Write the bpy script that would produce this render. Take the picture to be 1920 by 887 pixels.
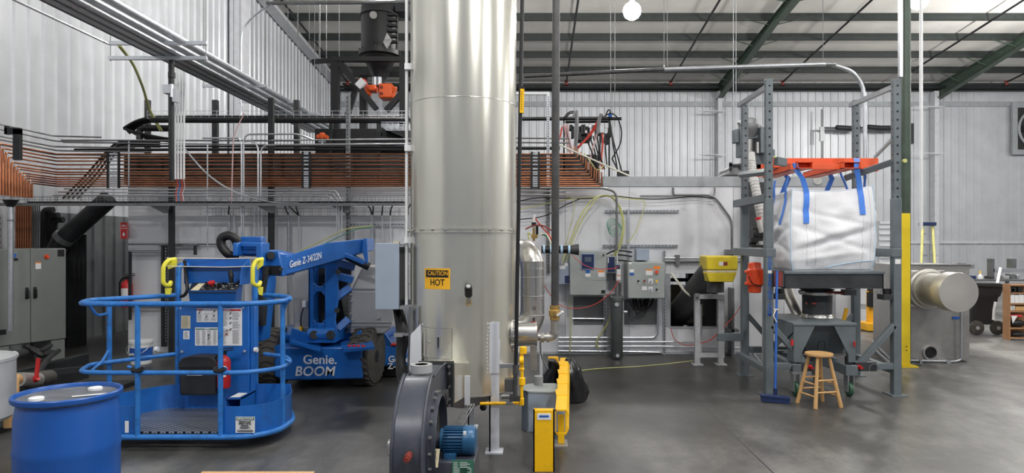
import bpy, math, random
from mathutils import Vector, Matrix, noise
random.seed(7)
SC = bpy.context.scene
for o in list(bpy.data.objects): bpy.data.objects.remove(o)
COL = SC.collection
PI = math.pi
# ---------------------------------------------------------------- camera
F = 1250.0; CX = 1000.0; HY = 455.0; CH = 1.7
cam = bpy.data.objects.new('camera', bpy.data.cameras.new('camera')); COL.objects.link(cam)
cam.location = (0, 0, CH); cam.rotation_euler = (PI/2, 0, 0)
cam.data.sensor_width = 36; cam.data.lens = F/1920*36
cam.data.shift_x = -(CX-960)/1920; cam.data.shift_y = (HY-443.5)/1920
cam.data.clip_end = 200
SC.camera = cam
# ---------------------------------------------------------------- world and exposure
w = bpy.data.worlds.new('world'); SC.world = w; w.use_nodes = True
w.node_tree.nodes['Background'].inputs[0].default_value = (0.80, 0.86, 1.0, 1)
w.node_tree.nodes['Background'].inputs[1].default_value = 0.30
SC.view_settings.view_transform = 'Standard'; SC.view_settings.look = 'None'
SC.view_settings.exposure = -0.2; SC.view_settings.gamma = 1.0; SC.view_settings.use_curve_mapping = False
LAMP_EMISSION = 500
# ---------------------------------------------------------------- helpers
def S(Y): return F/Y
def P(px, py, Y): return Vector(((px-CX)*Y/F, Y, CH-(py-HY)*Y/F))
def XP(px, Y): return (px-CX)*Y/F
def ZP(py, Y): return CH-(py-HY)*Y/F

def fillet(pts, rad, n=5):
    pts = [Vector(p) for p in pts]; out = [pts[0]]
    for i in range(1, len(pts)-1):
        a, b, c = pts[i-1], pts[i], pts[i+1]
        u = a-b; v = c-b
        r = min(rad, u.length*.48, v.length*.48)
        p0 = b+u.normalized()*r; p1 = b+v.normalized()*r
        for k in range(n+1):
            t = k/n
            out.append(p0*(1-t)**2+b*2*t*(1-t)+p1*t*t)
    out.append(pts[-1]); return out

class MB:
    def __init__(s): s.v = []; s.f = []
    def add(s, vs, fs):
        n = len(s.v); s.v += [Vector(v) for v in vs]; s.f += [tuple(i+n for i in f) for f in fs]; return s
    def box(s, x0, x1, y0, y1, z0, z1, M=None):
        vs = [Vector((x, y, z)) for x in (x0, x1) for y in (y0, y1) for z in (z0, z1)]
        if M: vs = [M@v for v in vs]
        return s.add(vs, [(0,1,3,2),(4,6,7,5),(0,4,5,1),(2,3,7,6),(0,2,6,4),(1,5,7,3)])
    def beam(s, a, b, w, h, up=(0,0,1)):
        a = Vector(a); b = Vector(b); d = (b-a).normalized(); up = Vector(up)
        if abs(d.dot(up)) > .98: up = Vector((0,1,0))
        sx = d.cross(up).normalized()*w/2; u = sx.cross(d).normalized()*h/2
        vs = [p+i*sx+j*u for p in (a, b) for i, j in ((-1,-1),(1,-1),(1,1),(-1,1))]
        return s.add(vs, [(0,1,2,3),(7,6,5,4),(0,4,5,1),(1,5,6,2),(2,6,7,3),(3,7,4,0)])
    def tube(s, pts, r, n=8, closed=False, caps=True):
        pts = [Vector(p) for p in pts]; q = [pts[0]]
        for p in pts[1:]:
            if (p-q[-1]).length > 1e-5: q.append(p)
        pts = q; m = len(pts)
        T = []
        for i in range(m):
            if closed: t = pts[(i+1) % m]-pts[i-1]
            else: t = pts[min(i+1, m-1)]-pts[max(i-1, 0)]
            T.append(t.normalized() if t.length > 0 else Vector((0,0,1)))
        nn = T[0].orthogonal().normalized(); vs = []
        rr = r if isinstance(r, (list, tuple)) else [r]*m
        for i in range(m):
            nn = (nn-T[i]*nn.dot(T[i])).normalized(); bb = T[i].cross(nn)
            for k in range(n):
                a = 2*PI*k/n; vs.append(pts[i]+(nn*math.cos(a)+bb*math.sin(a))*rr[min(i, len(rr)-1)])
        fs = []
        for i in range(m if closed else m-1):
            j = (i+1) % m
            for k in range(n): fs.append((i*n+k, i*n+(k+1) % n, j*n+(k+1) % n, j*n+k))
        if caps and not closed: fs += [tuple(range(n-1, -1, -1)), tuple(range((m-1)*n, m*n))]
        return s.add(vs, fs)
    def cyl(s, a, b, r, r1=None, n=20): return s.tube([a, b], [r, r if r1 is None else r1], n)
    def lathe(s, prof, c=(0,0,0), ax=(0,0,1), n=32, caps=True):
        c = Vector(c); ax = Vector(ax).normalized(); u = ax.orthogonal().normalized()
        if abs(ax.z) > .9: u = Vector((1,0,0))
        v = ax.cross(u); vs = []
        for r, h in prof:
            for k in range(n):
                a = 2*PI*k/n; vs.append(c+ax*h+(u*math.cos(a)+v*math.sin(a))*r)
        fs = []
        for i in range(len(prof)-1):
            for k in range(n): fs.append((i*n+k, i*n+(k+1) % n, (i+1)*n+(k+1) % n, (i+1)*n+k))
        if caps: fs += [tuple(range(n-1, -1, -1)), tuple(range((len(prof)-1)*n, len(prof)*n))]
        return s.add(vs, fs)
    def ring(s, c, R, r, ax=(0,0,1), n=28, m=8):
        c = Vector(c); ax = Vector(ax).normalized(); u = ax.orthogonal().normalized(); v = ax.cross(u)
        return s.tube([c+(u*math.cos(2*PI*k/n)+v*math.sin(2*PI*k/n))*R for k in range(n)], r, m, True)
    def sphere(s, c, r, n=12, sc=(1,1,1)):
        c = Vector(c); m = n//2; vs = [c+Vector((0,0,r*sc[2]))]
        for i in range(1, m):
            t = PI*i/m
            for k in range(n):
                a = 2*PI*k/n; vs.append(c+Vector((r*sc[0]*math.sin(t)*math.cos(a), r*sc[1]*math.sin(t)*math.sin(a), r*sc[2]*math.cos(t))))
        vs.append(c-Vector((0,0,r*sc[2]))); e = len(vs)-1
        fs = [(0, 1+k, 1+(k+1) % n) for k in range(n)]
        for i in range(m-2):
            for k in range(n): fs.append((1+i*n+k, 1+(i+1)*n+k, 1+(i+1)*n+(k+1) % n, 1+i*n+(k+1) % n))
        fs += [(e, 1+(m-2)*n+(k+1) % n, 1+(m-2)*n+k) for k in range(n)]
        return s.add(vs, fs)
    def prism(s, poly, plane, a, b):
        def mk(p, d):
            return {'xz': (p[0], d, p[1]), 'yz': (d, p[0], p[1]), 'xy': (p[0], p[1], d)}[plane]
        n = len(poly); vs = [mk(p, a) for p in poly]+[mk(p, b) for p in poly]
        return s.add(vs, [tuple(range(n)), tuple(range(2*n-1, n-1, -1))]+[(i, (i+1) % n, n+(i+1) % n, n+i) for i in range(n)])
    def quad(s, a, b, c, d): return s.add([a, b, c, d], [(0,1,2,3)])
    def loft(s, rings, caps=True):
        n = len(rings[0]); vs = [v for r in rings for v in r]; fs = []
        for i in range(len(rings)-1):
            for k in range(n): fs.append((i*n+k, i*n+(k+1) % n, (i+1)*n+(k+1) % n, (i+1)*n+k))
        if caps: fs += [tuple(range(n-1, -1, -1)), tuple(range((len(rings)-1)*n, len(rings)*n))]
        return s.add(vs, fs)
    def plate(s, outer, hole, a, b):
        """a flat plate in xz between y=a and y=b: rectangle outer with a rectangular hole"""
        x0,x1,z0,z1 = outer; u0,u1,w0,w1 = hole
        s.box(x0,u0,a,b,z0,z1); s.box(u1,x1,a,b,z0,z1); s.box(u0,u1,a,b,z0,w0); s.box(u0,u1,a,b,w1,z1); return s

WLOC = {}
def wl(o): return WLOC.get(o.name, Vector((0,0,0))) if o else Vector((0,0,0))
def tag(o, label=None, cat=None, group=None, kind=None):
    if label: o['label'] = label
    if cat: o['category'] = cat
    if group: o['group'] = group
    if kind: o['kind'] = kind
    return o
def build(name, mb, mat, parent=None, bevel=0, sharp=38, loc=None):
    if loc is None:
        if parent: loc = wl(parent)
        else:
            xs = [v.x for v in mb.v]; ys = [v.y for v in mb.v]; zs = [v.z for v in mb.v]
            loc = Vector(((min(xs)+max(xs))/2, (min(ys)+max(ys))/2, min(zs)))
    loc = Vector(loc)
    me = bpy.data.meshes.new(name); me.from_pydata([tuple(v-loc) for v in mb.v], [], mb.f); me.validate()
    import bmesh
    bm = bmesh.new(); bm.from_mesh(me); bmesh.ops.recalc_face_normals(bm, faces=bm.faces); bm.to_mesh(me); bm.free()
    me.polygons.foreach_set('use_smooth', [True]*len(me.polygons))
    me.set_sharp_from_angle(angle=math.radians(sharp))
    me.materials.append(mat)
    o = bpy.data.objects.new(name, me); COL.objects.link(o)
    if parent: o.parent = parent; o.location = loc-wl(parent)
    else: o.location = loc
    WLOC[o.name] = loc
    if bevel:
        b = o.modifiers.new('bevel', 'BEVEL'); b.width = bevel; b.segments = 2; b.limit_method = 'ANGLE'; b.angle_limit = math.radians(40)
    return o
def top(name, mb, mat, label, cat, group=None, kind=None, **k): return tag(build(name, mb, mat, None, **k), label, cat, group, kind)
def struct(name, mb, mat, **k): return tag(build(name, mb, mat, None, **k), kind='structure')
def thing(name, label, cat, loc, group=None):
    o = bpy.data.objects.new(name, None); COL.objects.link(o); o.location = loc; o.empty_display_size = .1
    WLOC[o.name] = Vector(loc); return tag(o, label, cat, group)
def dup(root, loc, label=None, group=None, rotz=None):
    def cp(o, par):
        c = o.copy(); COL.objects.link(c); c.parent = par
        for ch in [x for x in bpy.data.objects if x.parent == o and x != c]: cp(ch, c)
        return c
    r = cp(root, None); r.location = loc; WLOC[r.name] = Vector(loc)
    if rotz is not None: r.rotation_euler.z = rotz
    if label: r['label'] = label
    if group: r['group'] = group
    return r
def text_mb(body, size, org, right=(1,0,0), up=(0,0,1), ext=.002, bold=0, shear=0, align='CENTER', space=1.0, bend=None, xscale=1.0):
    cu = bpy.data.curves.new('t', 'FONT'); cu.body = body; cu.size = size; cu.extrude = ext; cu.offset = bold*size; cu.shear = shear
    cu.align_x = align; cu.align_y = 'CENTER'; cu.space_character = space; cu.resolution_u = 3; cu.space_line = .85
    ob = bpy.data.objects.new('t', cu); COL.objects.link(ob)
    dg = bpy.context.evaluated_depsgraph_get(); dg.update()
    me = bpy.data.meshes.new_from_object(ob.evaluated_get(dg))
    R = Vector(right).normalized(); U = Vector(up).normalized(); N = R.cross(U); org = Vector(org); m = MB()
    vs = [bend(v.co.x*xscale, v.co.y, v.co.z) if bend else org+R*v.co.x*xscale+U*v.co.y+N*v.co.z for v in me.vertices]
    m.add(vs, [tuple(p.vertices) for p in me.polygons])
    bpy.data.objects.remove(ob); bpy.data.curves.remove(cu); bpy.data.meshes.remove(me)
    return m
# ---------------------------------------------------------------- materials
def mat(name, col, rough=.5, metal=0, var=.12, scale=6, bump=0, bscale=40, dirt=None, dirt_amt=.0, dscale=3, coat=0, emit=None, alpha=None, stretch=None, rvar=0.1):
    m = bpy.data.materials.new(name); m.use_nodes = True; nt = m.node_tree; N = nt.nodes; L = nt.links
    b = N['Principled BSDF']; b.inputs['Roughness'].default_value = rough; b.inputs['Metallic'].default_value = metal
    if coat: b.inputs['Coat Weight'].default_value = coat; b.inputs['Coat Roughness'].default_value = .15
    if emit: b.inputs['Emission Color'].default_value = (*col, 1); b.inputs['Emission Strength'].default_value = emit
    tc = N.new('ShaderNodeTexCoord'); mp = N.new('ShaderNodeMapping'); L.new(tc.outputs['Object'], mp.inputs[0])
    if stretch: mp.inputs['Scale'].default_value = stretch
    nz = N.new('ShaderNodeTexNoise'); nz.inputs['Scale'].default_value = scale; nz.inputs['Detail'].default_value = 6; L.new(mp.outputs[0], nz.inputs[0])
    r = N.new('ShaderNodeValToRGB'); L.new(nz.outputs[0], r.inputs[0])
    lo = [max(0, c*(1-var)) for c in col]; hi = [min(1, c*(1+var)) for c in col]
    r.color_ramp.elements[0].position = .3; r.color_ramp.elements[1].position = .7
    r.color_ramp.elements[0].color = (*lo, 1); r.color_ramp.elements[1].color = (*hi, 1)
    out = r.outputs[0]
    if dirt:
        n2 = N.new('ShaderNodeTexNoise'); n2.inputs['Scale'].default_value = dscale; n2.inputs['Detail'].default_value = 8; n2.inputs['Roughness'].default_value = .7; L.new(mp.outputs[0], n2.inputs[0])
        r2 = N.new('ShaderNodeValToRGB'); r2.color_ramp.elements[0].position = .5; r2.color_ramp.elements[1].position = .72
        r2.color_ramp.elements[0].color = (0,0,0,1); r2.color_ramp.elements[1].color = (dirt_amt,)*3+(1,)
        L.new(n2.outputs[0], r2.inputs[0])
        mx = N.new('ShaderNodeMixRGB'); mx.inputs[2].default_value = (*dirt, 1); L.new(r2.outputs[0], mx.inputs[0]); L.new(out, mx.inputs[1]); out = mx.outputs[0]
    L.new(out, b.inputs['Base Color'])
    if rvar:
        mr = N.new('ShaderNodeMapRange'); mr.inputs[3].default_value = max(.03, rough-rvar); mr.inputs[4].default_value = min(1, rough+rvar)
        L.new(nz.outputs[0], mr.inputs[0]); L.new(mr.outputs[0], b.inputs['Roughness'])
    if bump:
        n3 = N.new('ShaderNodeTexNoise'); n3.inputs['Scale'].default_value = bscale; n3.inputs['Detail'].default_value = 4; L.new(mp.outputs[0], n3.inputs[0])
        bp = N.new('ShaderNodeBump'); bp.inputs['Strength'].default_value = bump; bp.inputs['Distance'].default_value = .02
        L.new(n3.outputs[0], bp.inputs['Height']); L.new(bp.outputs[0], b.inputs['Normal'])
    return m
M = {}
def dm(k, *a, **kw): M[k] = mat(k, *a, **kw)
dm('wall', (.56,.575,.60), .36, .15, var=.06, scale=1.5, dirt=(.32,.33,.35), dirt_amt=.25, dscale=.8)
dm('wall_shade_sheet', (.15,.16,.165), .4, .3, var=.2, scale=2, dirt=(.3,.31,.32), dirt_amt=.4, dscale=1.5)
dm('wall_trim', (.6,.61,.64), .5, var=.08)
dm('ceiling', (.78,.76,.72), .85, var=.08, scale=.8, bump=.25, bscale=2)
dm('roof_steel', (.018,.024,.022), .55, var=.3)
dm('green_steel', (.05,.075,.055), .45, var=.2)
dm('oven_panel', (.68,.69,.72), .42, .1, var=.05, scale=1.2, dirt=(.42,.41,.40), dirt_amt=.35, dscale=1.3)
dm('oven_trim', (.36,.38,.40), .5, .1)
dm('dark_panel', (.045,.048,.052), .5, .3, var=.3)
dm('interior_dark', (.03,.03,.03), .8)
dm('silo', (.69,.675,.60), .24, .8, var=.05, scale=2, stretch=(1,1,.2), dirt=(.40,.36,.25), dirt_amt=.22, dscale=1.5, rvar=.06)
dm('stainless_soft', (.60,.58,.54), .42, .75, var=.06, scale=3)
dm('stainless', (.58,.57,.55), .27, .9, var=.06, scale=3, dirt=(.4,.39,.38), dirt_amt=.2, dscale=2)
dm('stainless_dull', (.42,.41,.39), .42, .7, var=.1, scale=2.5, dirt=(.2,.19,.18), dirt_amt=.5, dscale=1.8)
dm('galv', (.50,.52,.55), .35, .8, var=.1, scale=20)
dm('conduit', (.62,.64,.67), .3, .8, var=.08)
dm('conduit_dull', (.22,.225,.23), .4, .7, var=.15)
dm('aluminium', (.72,.74,.80), .45, .3, var=.04)
dm('copper', (.42,.17,.085), .32, .9, var=.25, scale=4, dirt=(.06,.03,.02), dirt_amt=.7, dscale=3)
dm('black_pipe', (.02,.021,.023), .38, .3, var=.3)
dm('iron_pipe', (.07,.07,.073), .5, .4, var=.25, scale=10, dirt=(.13,.12,.11), dirt_amt=.5)
dm('dark_steel', (.022,.024,.026), .5, .2, var=.3)
dm('genie_blue', (.012,.13,.48), .32, 0, var=.1, scale=3, coat=.3, dirt=(.02,.06,.18), dirt_amt=.5, dscale=4)
dm('genie_blue_rail', (.03,.20,.60), .4, 0, var=.12, scale=12, dirt=(.02,.04,.10), dirt_amt=.6, dscale=14)
dm('cover_gray', (.36,.37,.38), .42, 0, var=.06)
dm('drum_blue', (.010,.085,.36), .33, 0, var=.08, scale=3, bump=.05, bscale=6)
dm('drum_top', (.10,.11,.13), .6, 0, var=.35, scale=9, dirt=(.3,.3,.32), dirt_amt=.6, dscale=5)
dm('cabinet_gray', (.20,.215,.205), .45, .05, var=.05, bump=.04, bscale=120)
dm('panel_gray', (.36,.39,.38), .42, .05, var=.05)
dm('box_gray', (.33,.39,.48), .4, .1, var=.04)
dm('rack_gray', (.14,.165,.18), .42, .1, var=.12, scale=8)
dm('blower_gray', (.055,.062,.085), .38, .15, var=.12, scale=5, dirt=(.12,.12,.13), dirt_amt=.5, dscale=6)
dm('motor_blue', (.02,.10,.22), .35, .1, var=.15)
dm('rubber', (.06,.055,.048), .75, 0, var=.3, scale=12, dirt=(.09,.085,.075), dirt_amt=.6, dscale=8)
dm('black', (.006,.006,.007), .5, 0, var=.2)
dm('black_bag', (.012,.012,.013), .22, 0, var=.2)
dm('black_plastic', (.02,.02,.022), .5, 0, var=.2)
dm('yellow', (1.0,.55,.006), .35, 0, var=.05, scale=3, dirt=(.4,.25,.03), dirt_amt=.3, dscale=8)
dm('yellow_guard', (.85,.62,.02), .4, 0, var=.04)
dm('yellow_handle', (.85,.78,.06), .45, 0, var=.08, scale=14, dirt=(.3,.3,.05), dirt_amt=.5, dscale=20)
dm('yellow_motor', (.72,.56,.03), .4, 0, var=.1, dirt=(.35,.27,.05), dirt_amt=.5, dscale=6)
dm('orange', (.85,.12,.015), .4, 0, var=.06)
dm('orange_red', (.72,.075,.02), .4, 0, var=.1, scale=5, dirt=(.35,.04,.02), dirt_amt=.4)
dm('red', (.55,.02,.02), .4)
dm('dark_red', (.22,.035,.025), .55, .1, var=.25, scale=20)
dm('white_plastic', (.78,.79,.80), .45, 0, var=.04)
dm('paper', (.80,.80,.80), .6, 0, var=.03)
dm('cream', (.70,.62,.42), .7, 0, var=.06)
dm('ink', (.03,.03,.035), .6)
dm('ink_red', (.55,.03,.03), .6)
dm('ink_green', (.04,.16,.10), .6)
dm('ink_blue', (.02,.11,.45), .5)
dm('ink_orange', (.85,.25,.03), .5)
dm('sign_orange', (.95,.48,.02), .4)
dm('navy', (.015,.03,.10), .35)
dm('screen', (.10,.13,.17), .2)
dm('bag', (.86,.87,.90), .55, 0, var=.04, scale=5, bump=.15, bscale=60)
dm('bag_seam', (.45,.66,.85), .6)
dm('strap', (.08,.26,.85), .6, 0, var=.08, scale=30, bump=.2, bscale=150)
dm('wood', (.60,.36,.15), .42, 0, var=.2, scale=6, stretch=(6,6,.6), dirt=(.3,.13,.04), dirt_amt=.6, dscale=6)
dm('wood_shelf', (.36,.19,.09), .55, 0, var=.2, scale=5)
dm('brass', (.62,.40,.14), .35, .8)
dm('hose_red', (.60,.05,.03), .5)
dm('hose_pink', (.62,.42,.42), .4)
dm('hose_yellow', (.55,.56,.22), .45)
dm('hose_green', (.05,.30,.17), .45)
dm('hose_cream', (.72,.70,.60), .5)
dm('rope', (.75,.68,.58), .8)
dm('flex_white', (.55,.54,.52), .6, 0, var=.15, scale=10)
dm('white_frame', (.42,.42,.44), .5, 0, var=.15, scale=8)
dm('kick_gray', (.15,.155,.16), .5)
dm('filter_gray', (.075,.085,.085), .45)
dm('tank_white', (.42,.44,.45), .45, 0, var=.08)
dm('green_wheel', (.03,.09,.05), .5)
dm('fiberglass', (.75,.72,.25), .45)
dm('lamp_glow', (1.0,.98,.95), .5, emit=LAMP_EMISSION, var=0)
dm('door_white', (.7,.7,.7), .5)
# floor concrete
# floor runs Y -4..27.3 and X -8.3..22.3: object coordinates start at its centre (7, 11.65)
DARK_ZONE = (-6.4, -3.9, -3.4, -.4)
def floor_mat():
    m = bpy.data.materials.new('concrete'); m.use_nodes = True; nt = m.node_tree; N = nt.nodes; L = nt.links; b = N['Principled BSDF']
    tc = N.new('ShaderNodeTexCoord')
    def nz(sc, det, stretch=None, rough=.6):
        mp = N.new('ShaderNodeMapping'); L.new(tc.outputs['Object'], mp.inputs[0])
        if stretch: mp.inputs['Scale'].default_value = stretch
        n = N.new('ShaderNodeTexNoise'); n.inputs['Scale'].default_value = sc; n.inputs['Detail'].default_value = det; n.inputs['Roughness'].default_value = rough; L.new(mp.outputs[0], n.inputs[0]); return n.outputs[0]
    def ramp(i, p0, c0, p1, c1):
        r = N.new('ShaderNodeValToRGB'); r.color_ramp.elements[0].position = p0; r.color_ramp.elements[0].color = (*c0, 1); r.color_ramp.elements[1].position = p1; r.color_ramp.elements[1].color = (*c1, 1); L.new(i, r.inputs[0]); return r.outputs[0]
    a = ramp(nz(.55, 8), .35, (.10,.098,.095), .68, (.33,.325,.31))
    st = ramp(nz(1.7, 9, (1,.5,1), .75), .42, (.25,)*3, .62, (1,1,1))
    fine = ramp(nz(14, 8, None, .7), .3, (.8,.8,.8), .7, (1.1,1.1,1.1))
    def mul(x, y, f=1):
        q = N.new('ShaderNodeMixRGB'); q.blend_type = 'MULTIPLY'; q.inputs[0].default_value = f; L.new(x, q.inputs[1]); L.new(y, q.inputs[2]); return q.outputs[0]
    c = mul(mul(a, st, .75), fine)
    # slab coloured darker toward the back and left, with noisy edges
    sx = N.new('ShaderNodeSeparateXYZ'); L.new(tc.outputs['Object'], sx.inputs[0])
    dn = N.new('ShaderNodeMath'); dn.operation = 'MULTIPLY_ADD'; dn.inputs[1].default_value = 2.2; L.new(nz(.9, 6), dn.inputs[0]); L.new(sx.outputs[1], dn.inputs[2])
    my = N.new('ShaderNodeMapRange'); my.interpolation_type = 'SMOOTHSTEP'; my.inputs[1].default_value = DARK_ZONE[0]; my.inputs[2].default_value = DARK_ZONE[1]; L.new(dn.outputs[0], my.inputs[0])
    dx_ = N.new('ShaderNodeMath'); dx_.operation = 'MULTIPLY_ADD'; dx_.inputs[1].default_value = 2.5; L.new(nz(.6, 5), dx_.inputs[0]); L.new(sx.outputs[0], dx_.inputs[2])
    mxr = N.new('ShaderNodeMapRange'); mxr.interpolation_type = 'SMOOTHSTEP'; mxr.inputs[1].default_value = DARK_ZONE[2]; mxr.inputs[2].default_value = DARK_ZONE[3]; mxr.inputs[3].default_value = 1; mxr.inputs[4].default_value = 0; L.new(dx_.outputs[0], mxr.inputs[0])
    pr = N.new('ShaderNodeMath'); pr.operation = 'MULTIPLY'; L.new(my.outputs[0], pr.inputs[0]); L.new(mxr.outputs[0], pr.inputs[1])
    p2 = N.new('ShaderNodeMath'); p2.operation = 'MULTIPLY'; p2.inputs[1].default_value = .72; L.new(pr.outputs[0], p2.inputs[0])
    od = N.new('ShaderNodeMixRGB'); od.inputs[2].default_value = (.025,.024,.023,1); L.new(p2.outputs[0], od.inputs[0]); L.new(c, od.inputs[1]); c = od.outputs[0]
    for xj in (-5.23, -1.8):     # sawn control joints
        sb = N.new('ShaderNodeMath'); sb.operation = 'SUBTRACT'; sb.inputs[1].default_value = xj; L.new(sx.outputs[0], sb.inputs[0])
        ab = N.new('ShaderNodeMath'); ab.operation = 'ABSOLUTE'; L.new(sb.outputs[0], ab.inputs[0])
        lt = N.new('ShaderNodeMath'); lt.operation = 'LESS_THAN'; lt.inputs[1].default_value = .006; L.new(ab.outputs[0], lt.inputs[0])
        jm = N.new('ShaderNodeMixRGB'); jm.inputs[2].default_value = (.03,.03,.03,1); L.new(lt.outputs[0], jm.inputs[0]); L.new(c, jm.inputs[1]); c = jm.outputs[0]
    L.new(c, b.inputs['Base Color'])
    mr = N.new('ShaderNodeMapRange'); mr.inputs[3].default_value = .22; mr.inputs[4].default_value = .55; L.new(nz(1.3, 8), mr.inputs[0]); L.new(mr.outputs[0], b.inputs['Roughness'])
    bp = N.new('ShaderNodeBump'); bp.inputs['Strength'].default_value = .06; L.new(nz(30, 5), bp.inputs['Height']); L.new(bp.outputs[0], b.inputs['Normal'])
    return m
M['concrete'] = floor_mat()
def tread_mat():
    m = bpy.data.materials.new('tread_plate'); m.use_nodes = True; nt = m.node_tree; N = nt.nodes; L = nt.links; b = N['Principled BSDF']
    b.inputs['Metallic'].default_value = .7; b.inputs['Roughness'].default_value = .4
    tc = N.new('ShaderNodeTexCoord'); outs = []
    for ang in (1.05, -1.05):
        mp = N.new('ShaderNodeMapping'); mp.inputs['Rotation'].default_value = (0, 0, ang); L.new(tc.outputs['Object'], mp.inputs[0])
        wv = N.new('ShaderNodeTexWave'); wv.inputs['Scale'].default_value = 9; L.new(mp.outputs[0], wv.inputs[0]); outs.append(wv.outputs[1])
    mx = N.new('ShaderNodeMath'); mx.operation = 'MAXIMUM'; L.new(outs[0], mx.inputs[0]); L.new(outs[1], mx.inputs[1])
    r = N.new('ShaderNodeValToRGB'); r.color_ramp.elements[0].position = .72; r.color_ramp.elements[0].color = (.02,.025,.03,1); r.color_ramp.elements[1].position = .86; r.color_ramp.elements[1].color = (.55,.60,.66,1)
    L.new(mx.outputs[0], r.inputs[0]); L.new(r.outputs[0], b.inputs['Base Color'])
    return m
M['tread'] = tread_mat()
# ================================================================ THE ROOM
XL, XR, YB = -8.0, 22.0, 27.0
def roofz(Y): return 7.96+.107*(YB-Y)           # underside of the purlins
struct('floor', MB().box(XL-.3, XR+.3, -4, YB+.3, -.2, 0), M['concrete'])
def rib_profile(u0, u1, step=.305, d=.035):
    out = []; u = u0
    while u < u1:
        out += [(u, 0), (u+step*.64, 0), (u+step*.72, d), (u+step*.92, d)]
        u += step
    out.append((u1, 0)); return [(min(a, u1), b) for a, b in out]
def corrugated(prof, place, z0, z1f):
    m = MB(); n = len(prof); vs = []
    for (u, d) in prof: vs.append(place(u, d, z0)); 
    for (u, d) in prof: vs.append(place(u, d, z1f(u)))
    for (u, d) in prof: vs.append(place(u, -.06, z0))
    for (u, d) in prof: vs.append(place(u, -.06, z1f(u)))
    fs = []
    for i in range(n-1):
        fs += [(i, i+1, n+i+1, n+i), (2*n+i, 3*n+i, 3*n+i+1, 2*n+i+1), (n+i, n+i+1, 3*n+i+1, 3*n+i), (i, 2*n+i, 2*n+i+1, i+1)]
    return m.add(vs, fs)
struct('wall_left', corrugated(rib_profile(-4, YB), lambda u, d, z: (XL+d, u, z), 0, lambda u: roofz(u)+.24), M['wall'], sharp=20)
struct('wall_back', corrugated(rib_profile(XL, XR), lambda u, d, z: (u, YB-d, z), 0, lambda u: 8.45), M['wall'], sharp=20)
struct('wall_right', corrugated(rib_profile(-4, YB), lambda u, d, z: (XR-d, u, z), 0, lambda u: roofz(u)+.24), M['wall'], sharp=20)
struct('wall_shade_sheet', corrugated(rib_profile(10.55, 14.2), lambda u, d, z: (XL+.07+d, u, z), 0, lambda u: 2.2), M['wall_shade_sheet'], sharp=20)  # dark sheet added over the left wall, its colour standing for shade
ceil = MB()
ya, yb = -4, YB+.1
ceil.add([(XL-.1, ya, roofz(ya)+.24), (XR+.1, ya, roofz(ya)+.24), (XR+.1, yb, roofz(yb)+.24), (XL-.1, yb, roofz(yb)+.24)]+[(XL-.1, ya, roofz(ya)+.34), (XR+.1, ya, roofz(ya)+.34), (XR+.1, yb, roofz(yb)+.34), (XL-.1, yb, roofz(yb)+.34)],
   [(0,1,2,3),(4,5,6,7),(0,1,5,4),(1,2,6,5),(2,3,7,6),(3,0,4,7)])
struct('ceiling', ceil, M['ceiling'])
# seams of the insulation sheets
# purlins
for k in range(16):
    Y = 25.3-1.5*k; z = roofz(Y)
    m = MB().box(XL+.05, XR-.05, Y-.012, Y+.012, z, z+.24).box(XL+.05, XR-.05, Y-.05, Y+.012, z, z+.015)
    struct('roof_purlin', m, M['roof_steel'])
struct('eave_beam', MB().box(XL+.05, XR-.05, 26.72, 26.95, 7.8, 8.1), M['roof_steel'])
# rafters (sloped I-beams deepening at the eave)
for X in (-1.6, 7.45, 16.2):
    zb = lambda Y: (7.85+.15*(26.8-Y)) if Y > 20.2 else (8.84+.107*(20.2-Y))-.0
    ys = [26.8, 20.2, -3.5]; m = MB()
    for a, b in zip(ys[:-1], ys[1:]):
        za, zc = zb(a), zb(b); ta, tc_ = roofz(a)+.0, roofz(b)+.0
        if a > 20: za -= .12
        lo = [(a, za-.30 if a > 20 else za-.32), (b, zc-.32)]
        m.add([(X+s*.008, y, z) for s in (-1, 1) for y, z in ((a, lo[0][1]), (b, lo[1][1]), (b, tc_), (a, ta))], [(0,1,2,3),(7,6,5,4),(0,1,5,4),(1,2,6,5),(2,3,7,6),(3,0,4,7)])
        m.beam((X, a, lo[0][1]), (X, b, lo[1][1]), .22, .025); m.beam((X, a, ta), (X, b, tc_), .22, .025)
    for k in range(6):
        Y = 25.3-1.5*k
        for s in (-1, 1): m.beam((X, Y, zb(Y)-.28), (X+s*.85, Y, roofz(Y)+.05), .03, .03)
    struct('roof_beam', m, M['green_steel'])
# wall columns on the back and left walls
for X in (-1.6, 7.45, 16.08):
    struct('wall_column', MB().box(X-.09, X+.09, 26.55, 26.9, 0, 7.75), M['wall_trim'], bevel=.01)
m = MB().box(XL+.06, XL+.42, 8.95, 9.3, 2.9, 10.0)
struct('wall_column', m, M['wall_trim'], bevel=.01)
struct('wall_column', MB().box(XL+.06, XL+.42, 17.4, 17.8, 0, 9.2), M['wall_trim'], bevel=.01)
# girt line of the right wall bay and the top flashing
struct('trim_1', MB().box(11.0, XR-.1, YB-.09, YB-.04, 1.66, 1.78), M['wall_trim'])
struct('trim_2', MB().box(XL+.1, XR-.1, YB-.09, YB-.04, 7.2, 7.4), M['oven_trim'])
# eave angle along the left wall
m = MB(); m.beam((XL+.25, -3.5, roofz(-3.5)-.08), (XL+.25, 26.7, roofz(26.7)-.08), .35, .12)
struct('trim_3', m, M['wall_trim'])
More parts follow.
